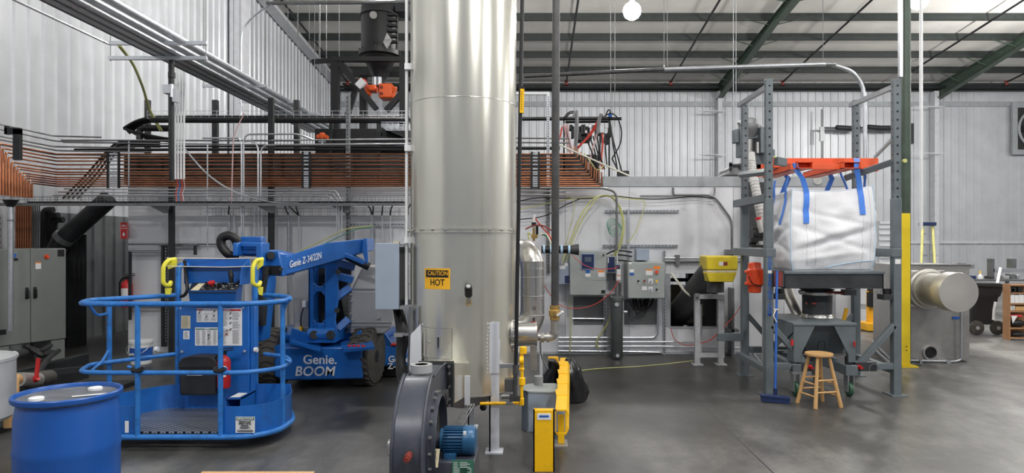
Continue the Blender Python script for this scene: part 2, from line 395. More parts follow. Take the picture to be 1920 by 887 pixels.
# concrete mezzanine of light: high bay lamps
def high_bay(loc, label):
    x, y, z = loc
    t = thing('high_bay_light', label, 'lamp', (x, y, z))
    build('housing', MB().lathe([(.02,.34),(.05,.33),(.06,.20),(.055,.19)], (x,y,z), n=20), M['dark_steel'], t)
    build('globe', MB().sphere((x,y,z), .205, 16), M['lamp_glow'], t)
    build('hanger_rod', MB().cyl((x,y,z+.33), (x,y,roofz(y)+.2), .01, n=6), M['conduit_dull'], t)
    return t
HB = [((2.25,15.2,6.98),'round high bay lamp glowing near the top, left of the green column'), ((8.5,14.7,7.05),'round high bay lamp glowing just right of the green column'),
      ((-3.2,13.4,7.7),'high bay lamp over the far left pipe racks'), ((14.6,18.6,6.9),'unseen lamp added over the far right bay'),((19.0,13.5,7.0),'unseen lamp added beyond the right edge of the picture'),  # far right pair added out of view to brighten the back wall
       ((1.2,3.0,7.8),'high bay lamp above the guard rail'), ((8.0,6,8.8),'high bay lamp above the bulk bag stand'), ((14.5,6,8.8),'high bay lamp above the right aisle'),
      ((-2.6,-1.5,6.9),'high bay lamp behind the viewer over the lift'), ((3.6,-1.5,6.9),'high bay lamp behind the viewer over the aisle'), ((9.8,-1.5,6.9),'high bay lamp behind the viewer at right')]
for l, s in HB: high_bay(l, s)
# sprinkler branch lines under the roof, and the main
mains = MB(); mains.cyl((XL+.4, 26.2, 7.82), (XR-.2, 26.2, 7.82), .055, n=10)
for X in (-6,-2,3,8,13,18): mains.cyl((X, 26.2, 7.86), (X, 26.2, roofz(26.2)), .01, n=6)
top('sprinkler_main', mains, M['black_pipe'], 'long black sprinkler main running across the top of the back wall', 'pipe')
names = ['by the left wall', 'behind the big cylinder', 'between the cylinder and the first lamp', 'between the first lamp and the bulk bag stand', 'over the bulk bag stand', 'right of the green column', 'at the far right']
for X, nm in zip((-7.3,-3.1,1.3,5.4,9.8,14.2,18.6), names):
    t = thing('sprinkler_branch', 'dark sprinkler branch pipe under the roof '+nm, 'pipe', (X, 26.2, 8.0), 'sprinkler branch pipes')
    build('pipe', MB().tube(fillet([(X, 26.2, 8.02), (X, 25.9, 8.04), (X, 3, roofz(3)-.10)], .1), .035), M['black_pipe'], t)
    build('riser_fitting', MB().cyl((X,26.2,7.88),(X,26.2,8.06),.05,n=10).cyl((X,26.2,7.88),(X,26.2,7.92),.085,n=10).cyl((X,26.2,8.02),(X,26.2,8.06),.085,n=10), M['dark_red'], t)
# steel conduits hanging rods
def rod(px, y1, Y, y0=None):
    z0 = ZP(y1, Y); x = XP(px, Y)
    return MB().cyl((x, Y, z0), (x, Y, roofz(Y)+.1 if y0 is None else ZP(y0, Y)), .006, n=5)
for px, y1, Y in [(438,262,10.6),(498,183,11.5),(540,214,12),(559,188,12),(580,224,12.6),(590,224,12.4),(600,215,14),(612,212,14),(636,232,13.5)]:
    top('hanger_rod', rod(px, y1, Y), M['conduit_dull'], 'thin hanger rod dropping from the roof to the left pipe racks', 'rod', 'hanger rods of the pipe racks')
for px, y1, Y in [(1145,238,12.2),(1153,238,12.2),(1245,125,12.0),(1251,125,12.0)]:
    top('hanger_cable', rod(px, y1, Y), M['conduit_dull'], 'thin hanger cable dropping from the roof right of the big cylinder', 'cable', 'hanger cables of the tube line')
for px in (1375, 1380):
    top('hanger_cable', rod(px, 240, 12.6), M['conduit'], 'pair of pale cables dropping from the roof left of the bulk bag stand', 'cable', 'pale roof cables')
top('hanger_cable', rod(1543, 118, 12.0), M['conduit_dull'], 'thin cable holding the bend of the curved tube above the bulk bag stand', 'cable')
# conveying tube across the top
tubep = [P(983,143,12), P(1245,130,12), P(1560,120,12), P(1600,135,12), P(1618,160,12), P(1622,200,12), P(1622,335,12)]
t = thing('conveying_tube', 'shiny steel tube crossing under the roof and curving down behind the bulk bag stand', 'tube', tubep[-1])
build('tube', MB().tube(fillet(tubep[1:], .25), .036, 12), M['galv'], t)
build('dark_tube', MB().tube(tubep[:2], .036, 12), M['iron_pipe'], t)
build('coupling', MB().tube([P(1548,120.5,12), P(1566,121,12)], .045, 12), M['conduit_dull'], t)
build('support_bracket', MB().cyl(P(1245,130,12), P(1245,122,12), .012), M['white_plastic'], t)
# white corner cable racks on the wall columns
m = MB()
for py in (208, 290):
    m.beam(P(1312,py,26.3), P(1370,py,26.3), .03, .03); m.beam(P(1312,py,26.3), P(1345,py+3,26.5), .03, .03)
top('wall_cable', m, M['wall_trim'], 'white stand-off arms crossing the wall column in the middle of the back wall', 'bracket')
m = MB()
for py in (200, 287):
    m.beam(P(1712,py,26.3), P(1772,py,26.3), .03, .03)
top('wall_bracket', m, M['wall_trim'], 'white stand-off arms crossing the wall column right of the green column', 'bracket')
# green column with its yellow guard, white conduit, strut above rack
cxg, Yg = XP(1698.5, 9.33), 9.33
top('green_column', MB().cyl((cxg,Yg,0),(cxg,Yg,9.95),.062,n=24).box(cxg-.14,cxg+.14,Yg-.14,Yg+.14,0,.015), M['green_steel'], 'round dark green steel roof column behind the right upright of the bulk bag stand', 'column', kind='structure')
t = thing('column_guard', 'bright yellow column guard standing in front of the stainless tank', 'guard', (cxg, 9.15, 0))
x0, x1 = XP(1690,9.1), XP(1707,9.1)
build('guard_channel', MB().box(x0,x1,9.10,9.13,.02,ZP(400,9.1)).box(x0,x0+.008,9.13,9.24,.02,ZP(400,9.1)).box(x1-.008,x1,9.13,9.24,.02,ZP(400,9.1)), M['yellow_guard'], t, bevel=.003)
build('foot_plate', MB().box(x0-.01,x1+.09,9.06,9.25,0,.018), M['yellow_guard'], t)
build('bolt', MB().cyl((x0+.07,9.101,.28),(x0+.07,9.092,.28),.008).cyl((x0+.07,9.101,.23),(x0+.07,9.092,.23),.008), M['black'], t)
top('white_conduit', MB().cyl(P(1727,0,10)+Vector((0,0,2)), P(1727,430,10), .026, n=12), M['white_plastic'], 'thick white conduit dropping from the roof right of the green column', 'conduit')
m = MB().box(XP(1682.5,7.35),XP(1688.5,7.35),7.3,7.34,ZP(146,7.35),roofz(7.3)+.1)
top('ceiling_strut', m, M['galv'], 'pale steel strut rising from the right upright of the bulk bag stand to the roof', 'strut')
# wall fan at far right
fx0, fz0, fz1 = XP(1897,26.8), ZP(290,26.8), ZP(193,26.8); s_ = fz1-fz0; fc = (fx0+s_/2, 26.7, (fz0+fz1)/2)
t = thing('wall_fan', 'square grey framed exhaust fan high on the back wall at the right edge', 'fan', (fc[0], 26.85, fz0))
build('fan_frame', MB().plate((fx0,fx0+s_,fz0,fz1),(fx0+.2,fx0+s_-.2,fz0+.2,fz1-.2),26.74,26.86).ring((fc[0],26.74,fc[2]),s_/2-.25,.05,(0,1,0),40), M['oven_trim'], t)
build('backing_panel', MB().box(fx0+.05,fx0+s_-.05,26.8,26.9,fz0+.05,fz1-.05), M['interior_dark'], t)
bl = MB()
for k in range(6):
    a = k*PI/3; bl.box(.12,.75,-.02,.02,-.14,.14, Matrix.Translation(Vector((fc[0],26.76,fc[2])))@Matrix.Rotation(a,4,'Y')@Matrix.Rotation(.5,4,'X'))
build('blade', bl, M['dark_steel'], t)
build('motor_hub', MB().cyl((fc[0],26.68,fc[2]),(fc[0],26.75,fc[2]),.16), M['dark_steel'], t)
# hose reel lines on back wall between the uprights
m = MB().cyl(P(1541,205,26.5), P(1541,335,26.5), .04, n=8).beam(P(1541,238,26.5),P(1541,265,26.5),.16,.08)
m.tube(fillet([P(1543,240,26.5),P(1570,240,26.5)],.1),.04)
top('wall_riser', m, M['conduit_dull'], 'dark riser pipe and valve on the back wall above the orange lifting frame', 'pipe')
m = MB().tube([P(1568,239,26.4),P(1600,241,26.4),P(1612,240,26.4)],.1,10).tube([P(1627,238,26.4),P(1650,240,26.4),P(1675,240,26.4),P(1709,236,26.4)],.1,10).box(XP(1704,26.4),XP(1711,26.4),26.3,26.5,ZP(270,26.4),ZP(232,26.4)).tube([P(1612,240,26.4),P(1627,238,26.4)],.03,8)
top('tube_heater', m, M['dark_steel'], 'long thin black tube heater on the back wall behind the bulk bag stand', 'heater')
# ================================================================ OVEN ENCLOSURE AND THINGS ON ITS FRONT
OY = 10.2
ox0, ox1 = XP(240,OY), XP(1586,OY); oz = ZP(350,OY)
hx0, hx1, hz0, hz1 = XP(1257,OY), XP(1346,OY), ZP(613,OY), ZP(513,OY)
t = thing('oven_enclosure', 'long pale grey panelled oven enclosure running behind all the machines', 'enclosure', (0, OY, 0))
m = MB().plate((ox0, ox1, 0.0, oz), (hx0, hx1, hz0, hz1), OY, OY+.08)
build('front_panel', m, M['oven_panel'], t, bevel=.004)
build('side_panel', MB().box(ox0,ox0+.06,OY+.08,14,0,oz).box(ox1-.06,ox1,OY+.08,14,0,oz), M['oven_panel'], t)
build('top_panel', MB().box(ox0,ox1,OY,14,oz,oz+.05), M['dark_panel'], t)
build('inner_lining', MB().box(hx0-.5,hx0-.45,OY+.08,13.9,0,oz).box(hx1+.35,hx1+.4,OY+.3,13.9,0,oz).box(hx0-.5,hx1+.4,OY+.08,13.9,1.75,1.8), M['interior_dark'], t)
build('parapet', MB().box(XP(1130,OY),ox1,OY-.015,OY+.35,oz,ZP(331,OY)), M['oven_trim'], t, bevel=.004)
build('base_strip', MB().box(ox0,ox1,OY-.03,OY,0,.035), M['oven_trim'], t)
sm = MB()
for px in (560, 760, 905, 1060, 1180, 1375, 1470): sm.box(XP(px,OY)-.004,XP(px,OY)+.004,OY-.003,OY,.04,oz)
build('panel_seam', sm, M['oven_trim'], t)
build('dark_kick_panel', MB().box(XP(1075,OY),XP(1134,OY),OY-.012,OY,.45,ZP(556,OY)).box(XP(1170,OY),XP(1232,OY),OY-.012,OY,.45,ZP(562,OY)), M['kick_gray'], t)
# bright strip interior frame seen through the opening
m = MB()
build('opening_trim', MB().box(hx0-.07,hx0,OY-.01,OY+.0,hz0,hz1).box(hx0-.02,hx1+.02,OY-.01,OY,hz0-.02,hz0), M['oven_trim'], t)
t = thing('inner_stand', 'dark steel frame with a pale sheet seen through the oven opening', 'frame', (2.5,11.6,0))
build('post', MB().box(2.70,2.80,11.6,11.7,0,1.7), M['dark_steel'], t)
build('pale_sheet', MB().box(2.36,2.64,11.9,11.92,.42,.95).box(2.86,3.05,11.9,11.92,.4,.92), M['cream'], t)
build('crossbar', MB().box(2.2,3.1,11.62,11.68,1.02,1.08).box(2.2,3.1,11.62,11.68,.0,.06), M['dark_steel'], t)
top('inner_roller', MB().cyl((2.05,11.2,.42),(2.75,11.2,.42),.1), M['rubber'], 'black roller lying low inside the oven opening', 'roller').location.z = .0
bpy.data.objects['inner_roller'].location.z = .32

# ---- HMI panel
def decal(parent, x0, x1, y, z0, z1, m_, name='sticker', t=.002):
    return build(name, MB().box(x0,x1,y-t,y,z0,z1), M[m_], parent)
def pdec(parent, px0, px1, py0, py1, Y, m_, name='sticker', t=.003): return decal(parent, XP(px0,Y), XP(px1,Y), Y, ZP(py1,Y), ZP(py0,Y), m_, name, t)
Yf = 9.85
t = thing('touch_screen_cabinet', 'grey control cabinet with a dark touch screen behind the black vertical pipe', 'panel', P(1102,553,Yf))
build('body', MB().box(XP(1068,Yf),XP(1137,Yf),Yf,OY-.01,ZP(554,Yf),ZP(470,Yf)), M['panel_gray'], t, bevel=.006)
build('door', MB().box(XP(1069,Yf),XP(1136.5,Yf),Yf-.02,Yf-.001,ZP(553,Yf),ZP(471,Yf)), M['panel_gray'], t, bevel=.004)
yd = Yf-.02
b = pdec(t,1089,1115.5,474.5,505.5,yd,'box_gray','screen_bezel',.012)
pdec(b,1091,1113.5,477,504,yd-.013,'navy','screen_surround',.006)
pdec(b,1096,1109,482,491,yd-.020,'screen','screen',.003)
pdec(t,1098,1106,506.5,512,yd,'ink_blue','warning_sticker'); pdec(t,1097.5,1107,513,519,yd,'paper','white_sticker')
pdec(t,1121.5,1133,507.5,511,yd,'ink_orange','orange_sticker'); pdec(t,1121.5,1133.5,511,519.5,yd,'paper','white_sticker')
pdec(t,1127.5,1134.5,544,549.5,yd,'black','switch',.02)
build('knob', MB().cyl(P(1131.5,478,yd),P(1131.5,478,yd-.03),.012), M['black'], t)
top('grey_enclosure', MB().box(XP(1047,9.9),XP(1067,9.9),9.9,OY-.01,ZP(533,9.9),ZP(498,9.9)), M['box_gray'], 'small blue-grey box left of the touch screen cabinet', 'box', bevel=.005)
e = bpy.data.objects['grey_enclosure']
pdec(e,1049.5,1060,499,504.5,9.9,'paper','label_plate'); pdec(e,1059,1065,491+2,499,9.9,'paper','white_tag'); pdec(e,1059,1066.5,517,531,9.9,'navy','breaker_window',.01)
# ---- drive unit and disconnect between panels
t = thing('drive_unit', 'narrow drive unit with a navy face between the two control cabinets', 'drive', P(1146,512,9.85))
build('body', MB().box(XP(1137.5,9.9),XP(1154,9.9),9.9,OY-.01,ZP(512,9.9),ZP(480,9.9)), M['panel_gray'], t, bevel=.005)
pdec(t,1139.5,1152.5,482,510,9.9,'navy','face_plate',.01); pdec(t,1140,1141.5,483,493,9.889,'paper','lettering')
t = thing('disconnect_switch', 'narrow grey disconnect box with white and orange stickers right of the drive unit', 'switch', P(1161,528,9.85))
build('body', MB().box(XP(1155,9.85),XP(1165.5,9.85),9.85,OY-.01,ZP(528,9.85),ZP(494,9.85)), M['oven_trim'], t, bevel=.005)
pdec(t,1157,1163.5,505,516,9.85,'paper','white_sticker'); pdec(t,1156,1163.5,516,517.5,9.85,'ink_orange','orange_sticker'); pdec(t,1156.5,1163.5,518,525,9.85,'paper','white_sticker')
pdec(t,1155.5,1162,497,504,9.85,'navy','switch_plate',.008)
# ---- push button panel
Yp = 9.75
t = thing('push_button_cabinet', 'grey push button cabinet with red and yellow emergency knobs', 'panel', P(1212,560,Yp))
build('body', MB().box(XP(1177,Yp),XP(1246.5,Yp),Yp,OY-.01,ZP(560,Yp),ZP(492,Yp)), M['panel_gray'], t, bevel=.006)
build('door', MB().box(XP(1178,Yp),XP(1245,Yp),Yp-.02,Yp-.001,ZP(559,Yp),ZP(493,Yp)), M['panel_gray'], t, bevel=.004)
yd = Yp-.02
pdec(t,1179.5,1184,492.5,495.5,yd,'paper','label_strip'); pdec(t,1180.5,1188.5,505,511,yd,'paper','white_sticker'); pdec(t,1180.5,1188.5,511.5,516.5,yd,'ink_blue','blue_sticker')
pdec(t,1211,1223.5,505,507.5,yd,'ink_orange','orange_sticker'); pdec(t,1211,1223.5,507.5,516,yd,'paper','white_sticker')
pdec(t,1225.5,1238,499,504.5,yd,'ink_orange','orange_sticker')
for i, (px, py, c, pl) in enumerate([(1197,527,'black',0),(1208.5,527,'dark_red',0),(1220,528,'box_gray',1),(1231.5,527.5,'yellow',0),(1220,543,'box_gray',1),(1231.5,543,'black',0),(1231.5,510,'orange_red',0)]):
    if pl: pdec(t,px-4,px+4,py-5.5,py+4.5,yd,'paper','button_plate')
    else: pdec(t,px-3.2,px+3.2,py+2,py+4.2,yd,'paper','button_label')
    r = .026 if py == 510 else .016
    build('push_button', MB().cyl(P(px,py,yd-.003),P(px,py,yd-.035),r,n=14), M[c], t)
pdec(t,1203.5,1213,537,544,yd,'paper','instruction_plate')
# hoses under the button panel
for i, (px, dx, dy) in enumerate([(1187,18,28),(1192,16,22),(1200,12,26),(1208,13,20)]):
    pts = [P(px,560,10.05), P(px+2,560+dy*.7,9.95), P(px+dx*.5,560+dy,9.9), P(px+dx,560+dy*.6,9.95), P(px+dx+4,560,10.05)]
    top('cable_loop', MB().tube(fillet(pts,.2,6), .014), M['black'], 'black cable loop hanging under the push button cabinet', 'cable', 'cable loops under the button cabinet')
# ---- filter column (dark green grey tube standing)
t = thing('filter_column', 'tall dark grey cylindrical filter column between the two control cabinets', 'filter', P(1156.5,671,9.75))
c = P(1156.5,0,9.75); zt, zb_ = ZP(562,9.75), ZP(671,9.75)
build('tank', MB().lathe([(.075,zb_),(.088,zb_+.02),(.088,zt-.02),(.095,zt-.015),(.095,zt+.03),(.05,zt+.06)], (c.x,c.y,0), n=28), M['filter_gray'], t)
build('end_cap', MB().cyl(P(1156.5,571,9.66),P(1156.5,571,9.64),.03).cyl(P(1158,667,9.66),P(1158,667,9.64),.025), M['galv'], t)
build('pipe', MB().cyl(P(1157,556,9.75),P(1157,532,9.75),.03).tube(fillet([P(1161,556,9.8),P(1163,545,9.8),P(1163,530,9.8)],.05),.018), M['conduit_dull'], t)
build('clamp', MB().box(XP(1144,9.75),XP(1169,9.75),9.7,OY-.01,zt+.03,zt+.05), M['conduit_dull'], t)
build('drain_valve', MB().cyl(P(1169,585,9.7),P(1176,585,9.7),.022), M['galv'], t)
# ---- struts on the enclosure wall
def strut(name, pts, w, label, mt='galv', slots=True, cat='strut', group=None, proud=.0):
    a, b = Vector(pts[0]), Vector(pts[1])
    t = top(name, MB().beam(a, b, w, w, (0,1,0)), M[mt], label, cat, group)
    if slots:
        m = MB(); L_ = (b-a).length; n = max(2, int(L_/.05)); d = (b-a).normalized(); horiz = abs(d.x) > .5
        for k in range(n):
            p = a+(b-a)*((k+.5)/n); hw = (.014, .005) if horiz else (.005, .014)
            m.box(p.x-hw[0], p.x+hw[0], p.y-w/2-.001, p.y-w/2+.004, p.z-hw[1], p.z+hw[1])
        build('slot', m, M['black'], t)
    return t
y_ = OY-.03
strut('wall_strut', (P(1134,396,y_),P(1273,396,y_)), .035, 'long slotted steel strut high on the pale enclosure above the green hose coil')
strut('wall_strut', (P(1130,461,y_),P(1271,461,y_)), .035, 'long slotted steel strut just above the two control cabinets')
strut('wall_strut', (P(1178,392,y_-.04),P(1178,480,y_-.04)), .04, 'short upright strut joining the two long wall struts', slots=False)
strut('wall_strut', (P(1245,470,y_-.0),P(1245,665,y_)), .04, 'upright slotted strut at the right side of the push button cabinet')
strut('wall_strut', (P(1134,556,y_),P(1134,664,y_)), .04, 'upright slotted strut below the touch screen cabinet')
strut('wall_strut', (P(1028,290,y_),P(1028,512,y_)), .05, 'upright dark strut behind the black vertical pipe', mt='conduit_dull')
# conduits along the bottom and others (pixel paths)
def cond(label, pts, Y, r=.012, mt='conduit', name='conduit', fil=.12, cat='conduit', group=None):
    q = [P(a, b_, (c[0] if c else Y)) for a, b_, *c in pts]
    return top(name, MB().tube(fillet(q, fil), r), M[mt], label, cat, group)
yc = OY-.05
cond('bright conduit run low on the enclosure, rising into the push button cabinet', [(1047,633),(1225,633),(1233,625),(1233,561)], yc, .016)
cond('low conduit run second from the top along the enclosure base', [(1047,641),(1140,641),(1300,641)], yc, .012)
cond('low conduit run third from the top along the enclosure base', [(1047,649),(1240,649),(1300,652),(1390,652)], yc, .012)
cond('lowest conduit along the enclosure base beside the floor', [(1047,658),(1180,659),(1240,661),(1250,668),(1390,668)], yc, .014)
cond('horizontal conduit between the touch screen cabinet and the filter column', [(1073,597),(1134,598)], yc, .012)
cond('upper of the paired conduits right of the push button cabinet', [(1247,484),(1390,484)], yc, .014)
cond('lower of the paired conduits right of the push button cabinet', [(1247,490),(1390,490)], yc, .02, 'conduit_dull')
cond('bent conduit dropping down the pale enclosure above the yellow motor', [(1262,352),(1262,366),(1338,366),(1370,410),(1372,425),(1372,480)], yc, .018, 'conduit_dull')
cond('thin conduit from the strut down to the small yellow motor opening', [(1340,352),(1340,367),(1200,367)], yc+.01, .012, 'conduit_dull')
cond('thick grey conduit bending down at the right end of the copper pipes', [(975,352.5),(1132,352.5),(1155,360),(1156.5,380),(1156.5,470)], 9.9, .018, 'conduit_dull')
cond('grey conduit running under the copper pipes behind the black pipe', [(970,359),(1060,359)], 9.9, .014, 'conduit_dull')
cond('lowest grey conduit under the copper pipes behind the black pipe', [(970,366),(1060,366)], 9.9, .014, 'conduit_dull')
t = top('pipe_clamp', MB().box(XP(1266,yc),XP(1274,yc),yc-.03,OY-.005,ZP(497,yc),ZP(478,yc)), M['conduit_dull'], 'steel clamp holding the paired conduits right of the button cabinet', 'clamp')
# black cables / hoses
def hose(label, pts, Y, r=.008, mt='black', name='hose', fil=.25, cat='hose', group=None):
    q = [P(a, b_, (c[0] if c else Y)) for a, b_, *c in pts]
    return top(name, MB().tube(fillet(q, fil, 6), r, 6), M[mt], label, cat, group)
yh = OY-.12
hose('black cable drooping along the enclosure above the touch screen cabinet', [(968,378),(1010,370),(1060,372),(1110,373),(1140,366),(1200,373),(1240,374),(1300,368),(1340,372)], yh, .008)
hose('black cable sagging below the first one, right of the big cylinder', [(968,412),(1010,408),(1030,402),(1060,384),(1090,372)], yh, .008)
hose('yellow cable running sideways above the big cylinder flange height', [(968,394),(1010,385),(1040,378),(1075,372),(1140,367),(1170,372),(1210,375),(1207,395),(1190,440),(1178,455)], yh-.02, .007, 'hose_yellow')
hose('bright yellow-green hose bundle arching down into the drive unit', [(1055,490),(1068,455),(1085,410),(1110,372),(1140,364),(1158,380),(1168,410),(1166,450),(1150,480)], yh-.05, .012, 'hose_yellow')
hose('second yellow-green hose arching just outside the first', [(1062,490),(1078,440),(1100,395),(1125,366),(1145,366),(1163,385),(1171,415),(1168,452),(1154,480)], yh-.08, .009, 'hose_yellow')
hose('thin pale yellow hose hanging left of the touch screen cabinet', [(1060,366),(1075,372),(1078,390),(1068,430),(1058,470),(1056,500)], yh-.03, .006, 'hose_yellow')
hose('long yellow hose hanging down to the floor left of the filter column', [(1068,560),(1070,600),(1070,640),(1068,662)], yh, .009, 'hose_yellow')
hose('yellow hose curving below the drive unit', [(1148,585),(1140,605),(1130,622),(1120,635),(1118,648),(1124,652)], yh, .012, 'hose_yellow')
hose('red air hose sagging from the pipe nozzle across the touch screen', [(1072,478),(1085,490),(1100,500),(1120,505),(1150,504),(1160,500)], Yf-.2, .0055, 'hose_red')
hose('red air hose drooping low in front of the touch screen cabinet', [(1160,525),(1150,545),(1120,570),(1090,579),(1060,578),(1040,565),(1020,535)], Yf-.25, .0055, 'hose_red')
hose('thin red hose hanging beside the conveyor frame to the stand leg', [(1395,560),(1380,590),(1345,625),(1330,640),(1300,645)], 9.3, .005, 'hose_red')
hose('thin red hose looping below the oven opening', [(1258,615),(1262,635),(1285,650),(1330,640),(1345,628)], yh, .005, 'hose_red')
hose('pale flexible conduit curving into the conveyor housing', [(1258,512),(1272,530),(1285,548),(1298,557),(1308,556)], 9.7, .016, 'hose_cream')
hose('yellow extension cord lying on the floor in front of the filter column', [(1085,699,8.8),(1130,694,9.0),(1180,692,9.0),(1230,688,9.2),(1300,680,9.4)], 9, .006, 'hose_yellow', fil=.5, cat='cord', name='extension_cord').location.z = 0.001
# green hose coil
m = MB()
for k in range(5): m.ring(P(1148+k*1.5, 420+k*3, yh-.02-.01*k), .085+.004*k, .004, (0,1,.15*k-.2), 24, 5)
top('hose_coil', m, M['hose_green'], 'coil of thin green air hose hanging on the pale enclosure', 'hose')
cond('white vertical air pipe feeding the drive unit', [(1157,425),(1157,505)], yc-.06, .013, 'white_plastic', 'air_pipe', cat='pipe')
# black hoses behind, left of the button panel
for i, py in enumerate((470, 478, 488)):
    hose('black cable bundle strand entering the top of the button cabinet', [(1120+15,py+8),(1150,py),(1165,py),(1185,py+3)], yh+.02, .012, 'black', 'cable', cat='cable', group='cables above the button cabinet')
top('junction_box', MB().box(XP(1193,10),XP(1217,10),9.98,OY-.01,ZP(488,10),ZP(467,10)), M['box_gray'], 'pale grey junction box just above the push button cabinet', 'box', bevel=.004)
# black nozzle pipe with blue bands
t = thing('nozzle_pipe', 'black pipe with pale blue bands ending in a flared nozzle left of the touch screen', 'pipe', P(1040,468,9.0))
build('pipe', MB().cyl(P(1015,468,9.0),P(1070,468,9.0),.052), M['black'], t)
for px in (1020, 1033, 1053, 1067):
    build('band', MB().cyl(P(px-2,468,9.0),P(px+2,468,9.0),.062), M['bag_seam'], t)
build('wall_bracket', MB().box(XP(1060,9.0)-.02,XP(1060,9.0)+.02,9.0,10.2,ZP(468,9.0)-.02,ZP(468,9.0)+.02), M['conduit_dull'], t)
build('nozzle', MB().cyl(P(1068,468,9.0),P(1085,468,9.0),.055,.078,24), M['iron_pipe'], t)
# yellow conveyor motor with chute
Ym = 8.9
t = thing('screw_conveyor', 'dark inclined conveyor tube with a yellow motor housing on a pale stand', 'conveyor', (XP(1330,9.1),9.1,0))
cx0, cx1 = XP(1325,Ym), XP(1384,Ym)
hz = [ZP(480,Ym), ZP(507,Ym), ZP(511,Ym), ZP(529,Ym)]
build('motor_cover', MB().box(cx0,cx1,Ym,Ym+.4,hz[1],hz[0]), M['yellow_motor'], t, bevel=.02)
build('gasket', MB().box(cx0+.01,cx1-.01,Ym+.01,Ym+.4,hz[2],hz[1]), M['cream'], t)
build('lower_cover', MB().prism([(cx0+.0,hz[2]),(cx1-.01,hz[2]),(cx1-.06,hz[3]),(cx0+.04,hz[3])],'xz',Ym+.01,Ym+.4), M['yellow_motor'], t, bevel=.01)
bd = pdec(t,1348,1356,491,498,Ym,'paper','label'); pdec(t,1356,1364,491,498,Ym,'dark_red','label')
build('outlet_collar', MB().cyl(P(1341.5,529,9.1),P(1341.5,548,9.1),.115,n=24), M['iron_pipe'], t)
build('conveyor_tube', MB().tube([P(1340,505,9.15),P(1262,600,10.9)],.185,24), M['iron_pipe'], t)
lm = MB()
for px in (1307, 1351):
    x = XP(px, 9.3); build('leg', MB().box(x-.035,x+.035,9.27,9.34,0.0,ZP(556,9.3)).box(x-.07,x+.07,9.22,9.38,0,.012), M['white_frame'], t)
build('crossbar', MB().box(XP(1307,9.3),XP(1351,9.3),9.29,9.32,.10,.16).box(XP(1303,9.3),XP(1356,9.3),9.26,9.36,ZP(560,9.3),ZP(552,9.3)), M['white_frame'], t)
for px in (1311,1353):
    x = XP(px,9.9); build('leg', MB().box(x-.03,x+.03,9.85,9.9,0,ZP(555,9.9)), M['white_frame'], t)
build('beacon', MB().cyl(P(1307,556,9.22),P(1307,550,9.22),.03), M['stainless'], t)
m = MB().box(XP(1362,10.05),XP(1384,10.05),10.0,OY-.005,ZP(622,10.05),ZP(617,10.05)).box(XP(1370,10.05),XP(1375,10.05),10.0,OY-.005,ZP(668,10.05),ZP(540,10.05))
top('wall_strut', m, M['conduit_dull'], 'dark upright strut with a crossbar right of the conveyor stand', 'strut')
top('wall_plate', MB().box(XP(1361,10.1),XP(1380,10.1),10.05,OY-.005,ZP(477,10.1),ZP(468,10.1)), M['conduit_dull'], 'small steel bracket where the bent conduit meets the paired conduits', 'bracket')
# valve cluster above the right end of the copper pipes
t = thing('valve_manifold', 'dark valve manifold on a frame above the right end of the copper pipes', 'manifold', P(1100,331,10.6))
Yv = 10.6
build('rail', MB().cyl(P(975,223,Yv),P(1165,222,Yv),.03).cyl(P(1060,229,Yv+.1),P(1143,228,Yv+.1),.02), M['black_pipe'], t)
build('post', MB().box(XP(1141,Yv),XP(1144,Yv),Yv,Yv+.04,ZP(331,Yv),ZP(222,Yv)).box(XP(1056,Yv),XP(1059,Yv),Yv,Yv+.04,ZP(331,Yv),ZP(222,Yv)), M['dark_steel'], t)
vb = MB(); random.seed(3)
for k in range(16):
    px = 1062+5.2*k+random.uniform(-2,2); py = 240+random.uniform(-5,12); h = random.uniform(8,20)
    vb.box(XP(px,Yv),XP(px+random.uniform(3,6),Yv),Yv-.1,Yv+.1,ZP(py+h,Yv),ZP(py,Yv))
for k in range(4): vb.cyl(P(1085+5*k,238,Yv),P(1085+5*k,268,Yv),.05)
build('valve_block', vb, M['dark_steel'], t)
wv = MB()
for px, py in ((1103,237),(1133,238),(1096,247),(1063,238)): wv.box(XP(px,Yv),XP(px+3.5,Yv),Yv-.13,Yv-.1,ZP(py+5,Yv),ZP(py,Yv))
build('white_label', wv, M['paper'], t)
build('gauge', MB().cyl(P(1144,215,Yv-.02),P(1144,215,Yv-.09),.035,n=18), M['ink_blue'], t)
yq = 10.35
reds = [([(1122,226),(1112,245),(1098,262),(1078,280)],'hose_red'),([(1120,228),(1108,248),(1095,265),(1079,284)],'hose_red'),([(1124,228),(1116,242),(1100,262),(1084,276)],'hose_red'),
 ([(1050,245),(1060,232),(1066,255),(1070,290)],'hose_pink'),([(1058,232),(1062,260),(1066,285)],'hose_pink'),([(1064,232),(1066,258),(1074,284)],'hose_pink'),
 ([(1123,232),(1118,255),(1110,285),(1102,318)],'hose_pink'),([(1131,252),(1128,280),(1130,300),(1123,315)],'hose_pink'),([(1129,250),(1131,275),(1126,298),(1130,318)],'hose_red'),([(1054,238),(1052,250),(1046,270)],'hose_red')]
for i, (p, c) in enumerate(reds):
    hose('red air tube draped off the valve manifold' if c == 'hose_red' else 'translucent pinkish tube hanging off the valve manifold', p, yq-.02*i, .012 if c == 'hose_red' else .014, c, 'air_tube', .3, 'tube', 'red tubes of the valve manifold' if c == 'hose_red' else 'pink tubes of the valve manifold')
